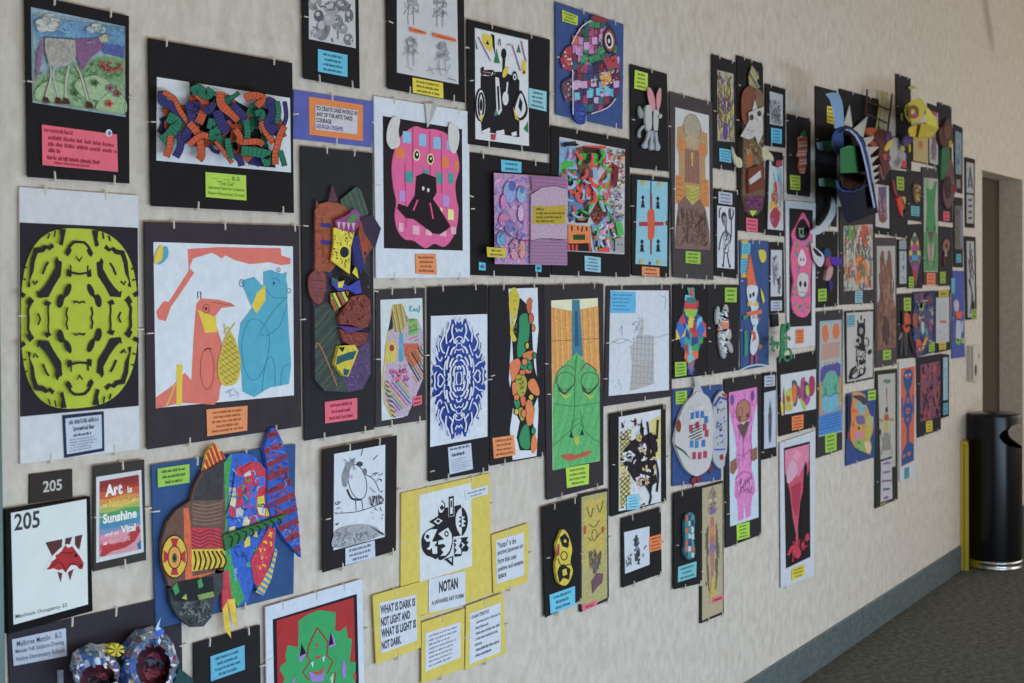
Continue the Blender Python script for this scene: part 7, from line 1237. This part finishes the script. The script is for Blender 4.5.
p=A.part('ribbon',0).crop(880,220,8); fr=A.fr; p.slab([505,200,520,160,545,158,558,190,550,235,530,255,508,240],'#86584c',fr,fr+.015,'paint',True); p.ell(532,205,10,22,'#4a2a2c'); p.slab([512,260,528,255,530,340,515,370,505,340],'#4a1c20',fr,fr+.012,'paint'); p.slab([520,245,535,240,535,290,522,290],'#9a8a84',fr+.01,fr+.018,'paint'); p.done(); A.cap((940,272,945.6,271.8,945.6,283.2,940.2,283.6), '#8aac34', 3, '#45561a')
A = Piece('framed_print', 'narrow framed black and white print with lettering, near the top of the doorway', 'artwork', (965,156.9,975,159.4,974.5,228,965.6,227.4), '#2a201e', lift=.003, clips='')
q=(966.4,162,973.8,163.6,973.4,223.6,966.8,223); p=A.sheet('print',q,'#9ea3a8').uv(q); p.poly([(.45,.06),(.6,.06),(.9,.42),(.7,.42),(.52,.2),(.35,.42),(.15,.42)],'#4a5058'); p.ring(.5,.32,.2,.06,1.0,'#3a3e46'); p.poly([(0,.5),(1,.5),(1,.53),(0,.53)],'#2a201e')
for k in range(4): p.poly([(.2,.6+k*.1),(.85,.59+k*.1),(.7,.63+k*.1),(.3,.64+k*.1)],'#4a4448')
p.done()
A = Piece('mounted_print', 'narrow black board with thin branching ink drawing and lime tag, beside doorway', 'artwork', (964.4,236,975.6,237,976.9,318.8,966,320), '#242226', lift=.003, clips='')
q=(966.6,241,974,241.6,975.2,316.6,968,317.6); p=A.sheet('print',q,'#a3a6ae').uv(q); p.lines([[(.5,.02),(.4,.15),(.6,.3),(.4,.5),(.6,.7),(.4,.9)],[(.7,.1),(.3,.35),(.8,.5)],[(.2,.5),(.7,.75),(.3,.95)],[(.6,.3),(.9,.45)]],1.1,'#3a3840'); p.poly([(.6,.15),(.85,.2),(.75,.4)],'#8a4a68'); p.poly([(.1,.2),(.4,.3),(.3,.42)],'#3a5a6a'); p.poly([(.6,.82),(.95,.78),(.95,.9),(.6,.9)],'#2a2a34'); p.done(); A.cap((971.9,309.4,976.8,309,977,318.4,972,318.8), '#86ac3a', 2, '#45561a')
A = Piece('mounted_collage', 'narrow violet blue board with a white and orange cut paper figure', 'artwork', (952.5,270.6,963.8,271,965,357,952,358.6), '#47549a', lift=.003, clips='l', lv=.5)
p=A.part('paper_figure',0).crop(880,300,8); fr=A.fr
for q,c in (([595,10,625,5,630,80,600,85],'#b0a0b0'),([605,100,650,90,660,120,630,165,610,130],'#cc5c3a'),([615,165,640,165,650,300,630,325,610,300],'#a9aec4'),([648,180,668,175,665,250,650,255],'#9aa4c4'),([605,310,640,320,640,355,610,350],'#6ea84a'),([655,310,680,305,685,340,655,345],'#8fa860')): p.slab(q,c,fr,fr+.008,'paper',True)
p.slab([572,-175,600,-178,600,-55,572,-50],'#55a0b4',fr,fr+.002,'paper'); p.done()
A = Piece('notice_sheet', 'narrow white sheet with one red printed line between two yellow tags', 'sign', (935,291,950.6,290,950.8,349.6,935.4,353.2), '#22222a', lift=.003, clips='r')
p=A.sheet('printed_text',(936.2,297.6,949.2,296.8,949.2,341.8,936,343.2),'#aeb0b8').px(); p.poly([940,320.5,946.4,320.3,946.4,323,940,323.2],'#b8605c'); p.scrib([(937,299),(948.4,299),(948.4,341),(937,341)],20,['#9a9ca8'],.5,6); p.done()
A.cap((938.8,290.8,948.8,290.4,948.8,296.4,938.8,296.9), '#b8a42c', 1, '#5a4d10'); A.cap((939,343,946,342.2,946,349.2,939.2,350.2), '#c0aa28', 2, '#5a4d10')
A = Piece('mounted_collage', 'navy board with ragged red, blue and orange paper collage hanging past its corner', 'artwork', (913,292,935,290.5,935,352,914,358), '#2b3458', lift=.003, clips='l')
p=A.part('paper_collage',0).crop(880,300,8); fr=A.fr
p.slab([270,-50,330,-60,345,-20,400,-55,430,0,430,120,415,260,425,330,380,360,330,440,300,470,282,430,290,330,270,250,265,120,280,40],'#3c4470',fr,fr+.01,'paint')
for q,c in (([320,-60,345,-60,340,60,320,70],'#7c3a54'),([310,70,330,20,360,10,350,80,320,110],'#6c8a64'),([260,120,290,100,310,160,295,230,268,200],'#9a4c44'),([300,160,330,110,320,220],'#8a3040'),([330,180,350,170,360,230,345,280,330,250],'#9ab0ac'),([285,320,310,310,335,340,320,400,300,420],'#c04a34'),([330,380,370,290,385,300,345,400],'#c8902c'),([360,240,380,220,385,280,365,300],'#3a8a90'),([390,160,420,150,415,250,395,260],'#7c4470'),([375,-30,400,-50,410,30,385,60],'#6c2c40'),([270,280,290,270,290,320,275,330],'#2f50a0'),([284,420,310,420,300,468],'#6c2a30')): p.slab(q,c,fr+.01,fr+.016,'paint')
p.scrib([(270,-40),(430,-40),(425,330),(300,440)],40,['#8a4a5c','#4a64a0','#a89a8a','#2a3050'],1.0,50); p.done(); A.cap((928.8,342.4,934.6,341.6,934.6,351,929,352), '#8ab440', 3, '#45561a')
A = Piece('mounted_collage', 'black board with an orange faced dark paper figure with long legs, lime tag on top', 'artwork', (897,294,913,293,913,357.6,897.5,359.4), '#26252a', lift=.003, clips='l', lv=.5)
p=A.part('paper_figure',0).crop(880,300,8); fr=A.fr
for q,c,b in (([190,110,215,98,240,120,245,180,235,250,205,265,190,230],'#c0472a',.02),([180,90,195,85,195,200,180,190],'#1b1a1e',.022),([240,90,265,110,262,220,245,180],'#1b1a1e',.022),([200,200,240,190,245,210,205,225],'#17161c',.024),([150,320,165,270,185,260,165,310],'#8a7a78',.01),([190,260,225,260,215,450,200,450],'#38363c',.012),([230,250,262,300,280,420,265,420,240,330],'#1b1a1e',.012),([170,300,190,270,180,440,160,440],'#35343a',.01)): p.slab(q,c,fr,fr+b,'paint')
p.ell(232,190,14,10,'#a8b8b4'); p.ell(205,130,5,6,'#2a1818'); p.ell(225,130,5,6,'#2a1818'); p.done(); A.cap((903.8,298,911,297.6,911,310.6,904,311), '#9bb43c', 3, '#45561a')

# green curled paper lizard, hanging between the boards
A = Piece('paper_lizard', 'green curled paper lizard hanging on the wall above the bright leaf shapes collage', 'paper sculpture', (772,314,778.5,314,779,326,773,327), '#29272b', lift=.001, th=.012, clips='', group=None)
A.board.name='hanging_tab'
p=A.part('body',0).crop(770,260,4.88); p.K=1
p.slab([58,320,72,312,78,330,72,370,76,420,70,465,58,480,50,470,55,420,54,370],'#2a7c52',.045,.05,'paint',True); p.slab([2,404,30,396,60,402,60,416,30,414,4,418],'#2a7c52',.045,.049,'paint')
for L_ in ([(62,330),(80,308),(95,318),(88,340),(74,350)],[(70,440),(92,432),(104,452),(104,482)],[(64,460),(50,482),(46,500)],[(66,470),(80,490),(96,486)],[(22,405),(10,385),(16,370)],[(24,412),(14,432),(24,446)],[(72,380),(92,376),(98,390)],[(40,405),(36,430)]): p.d=.052; p.line(L_,1.9,'#2a7c52','paint',sm=True); p.d=.049; p.line([(x-2,y+3) for x,y in L_],1.9,'#15492f','paint',sm=True)
p.done(); p=A.part('curled_leg',0).crop(770,260,4.88)
p.K=1; p.slab([(86,316),(96,314),(98,340),(90,344)],'#1f6a42',.04,.052,'paint')
p.done()
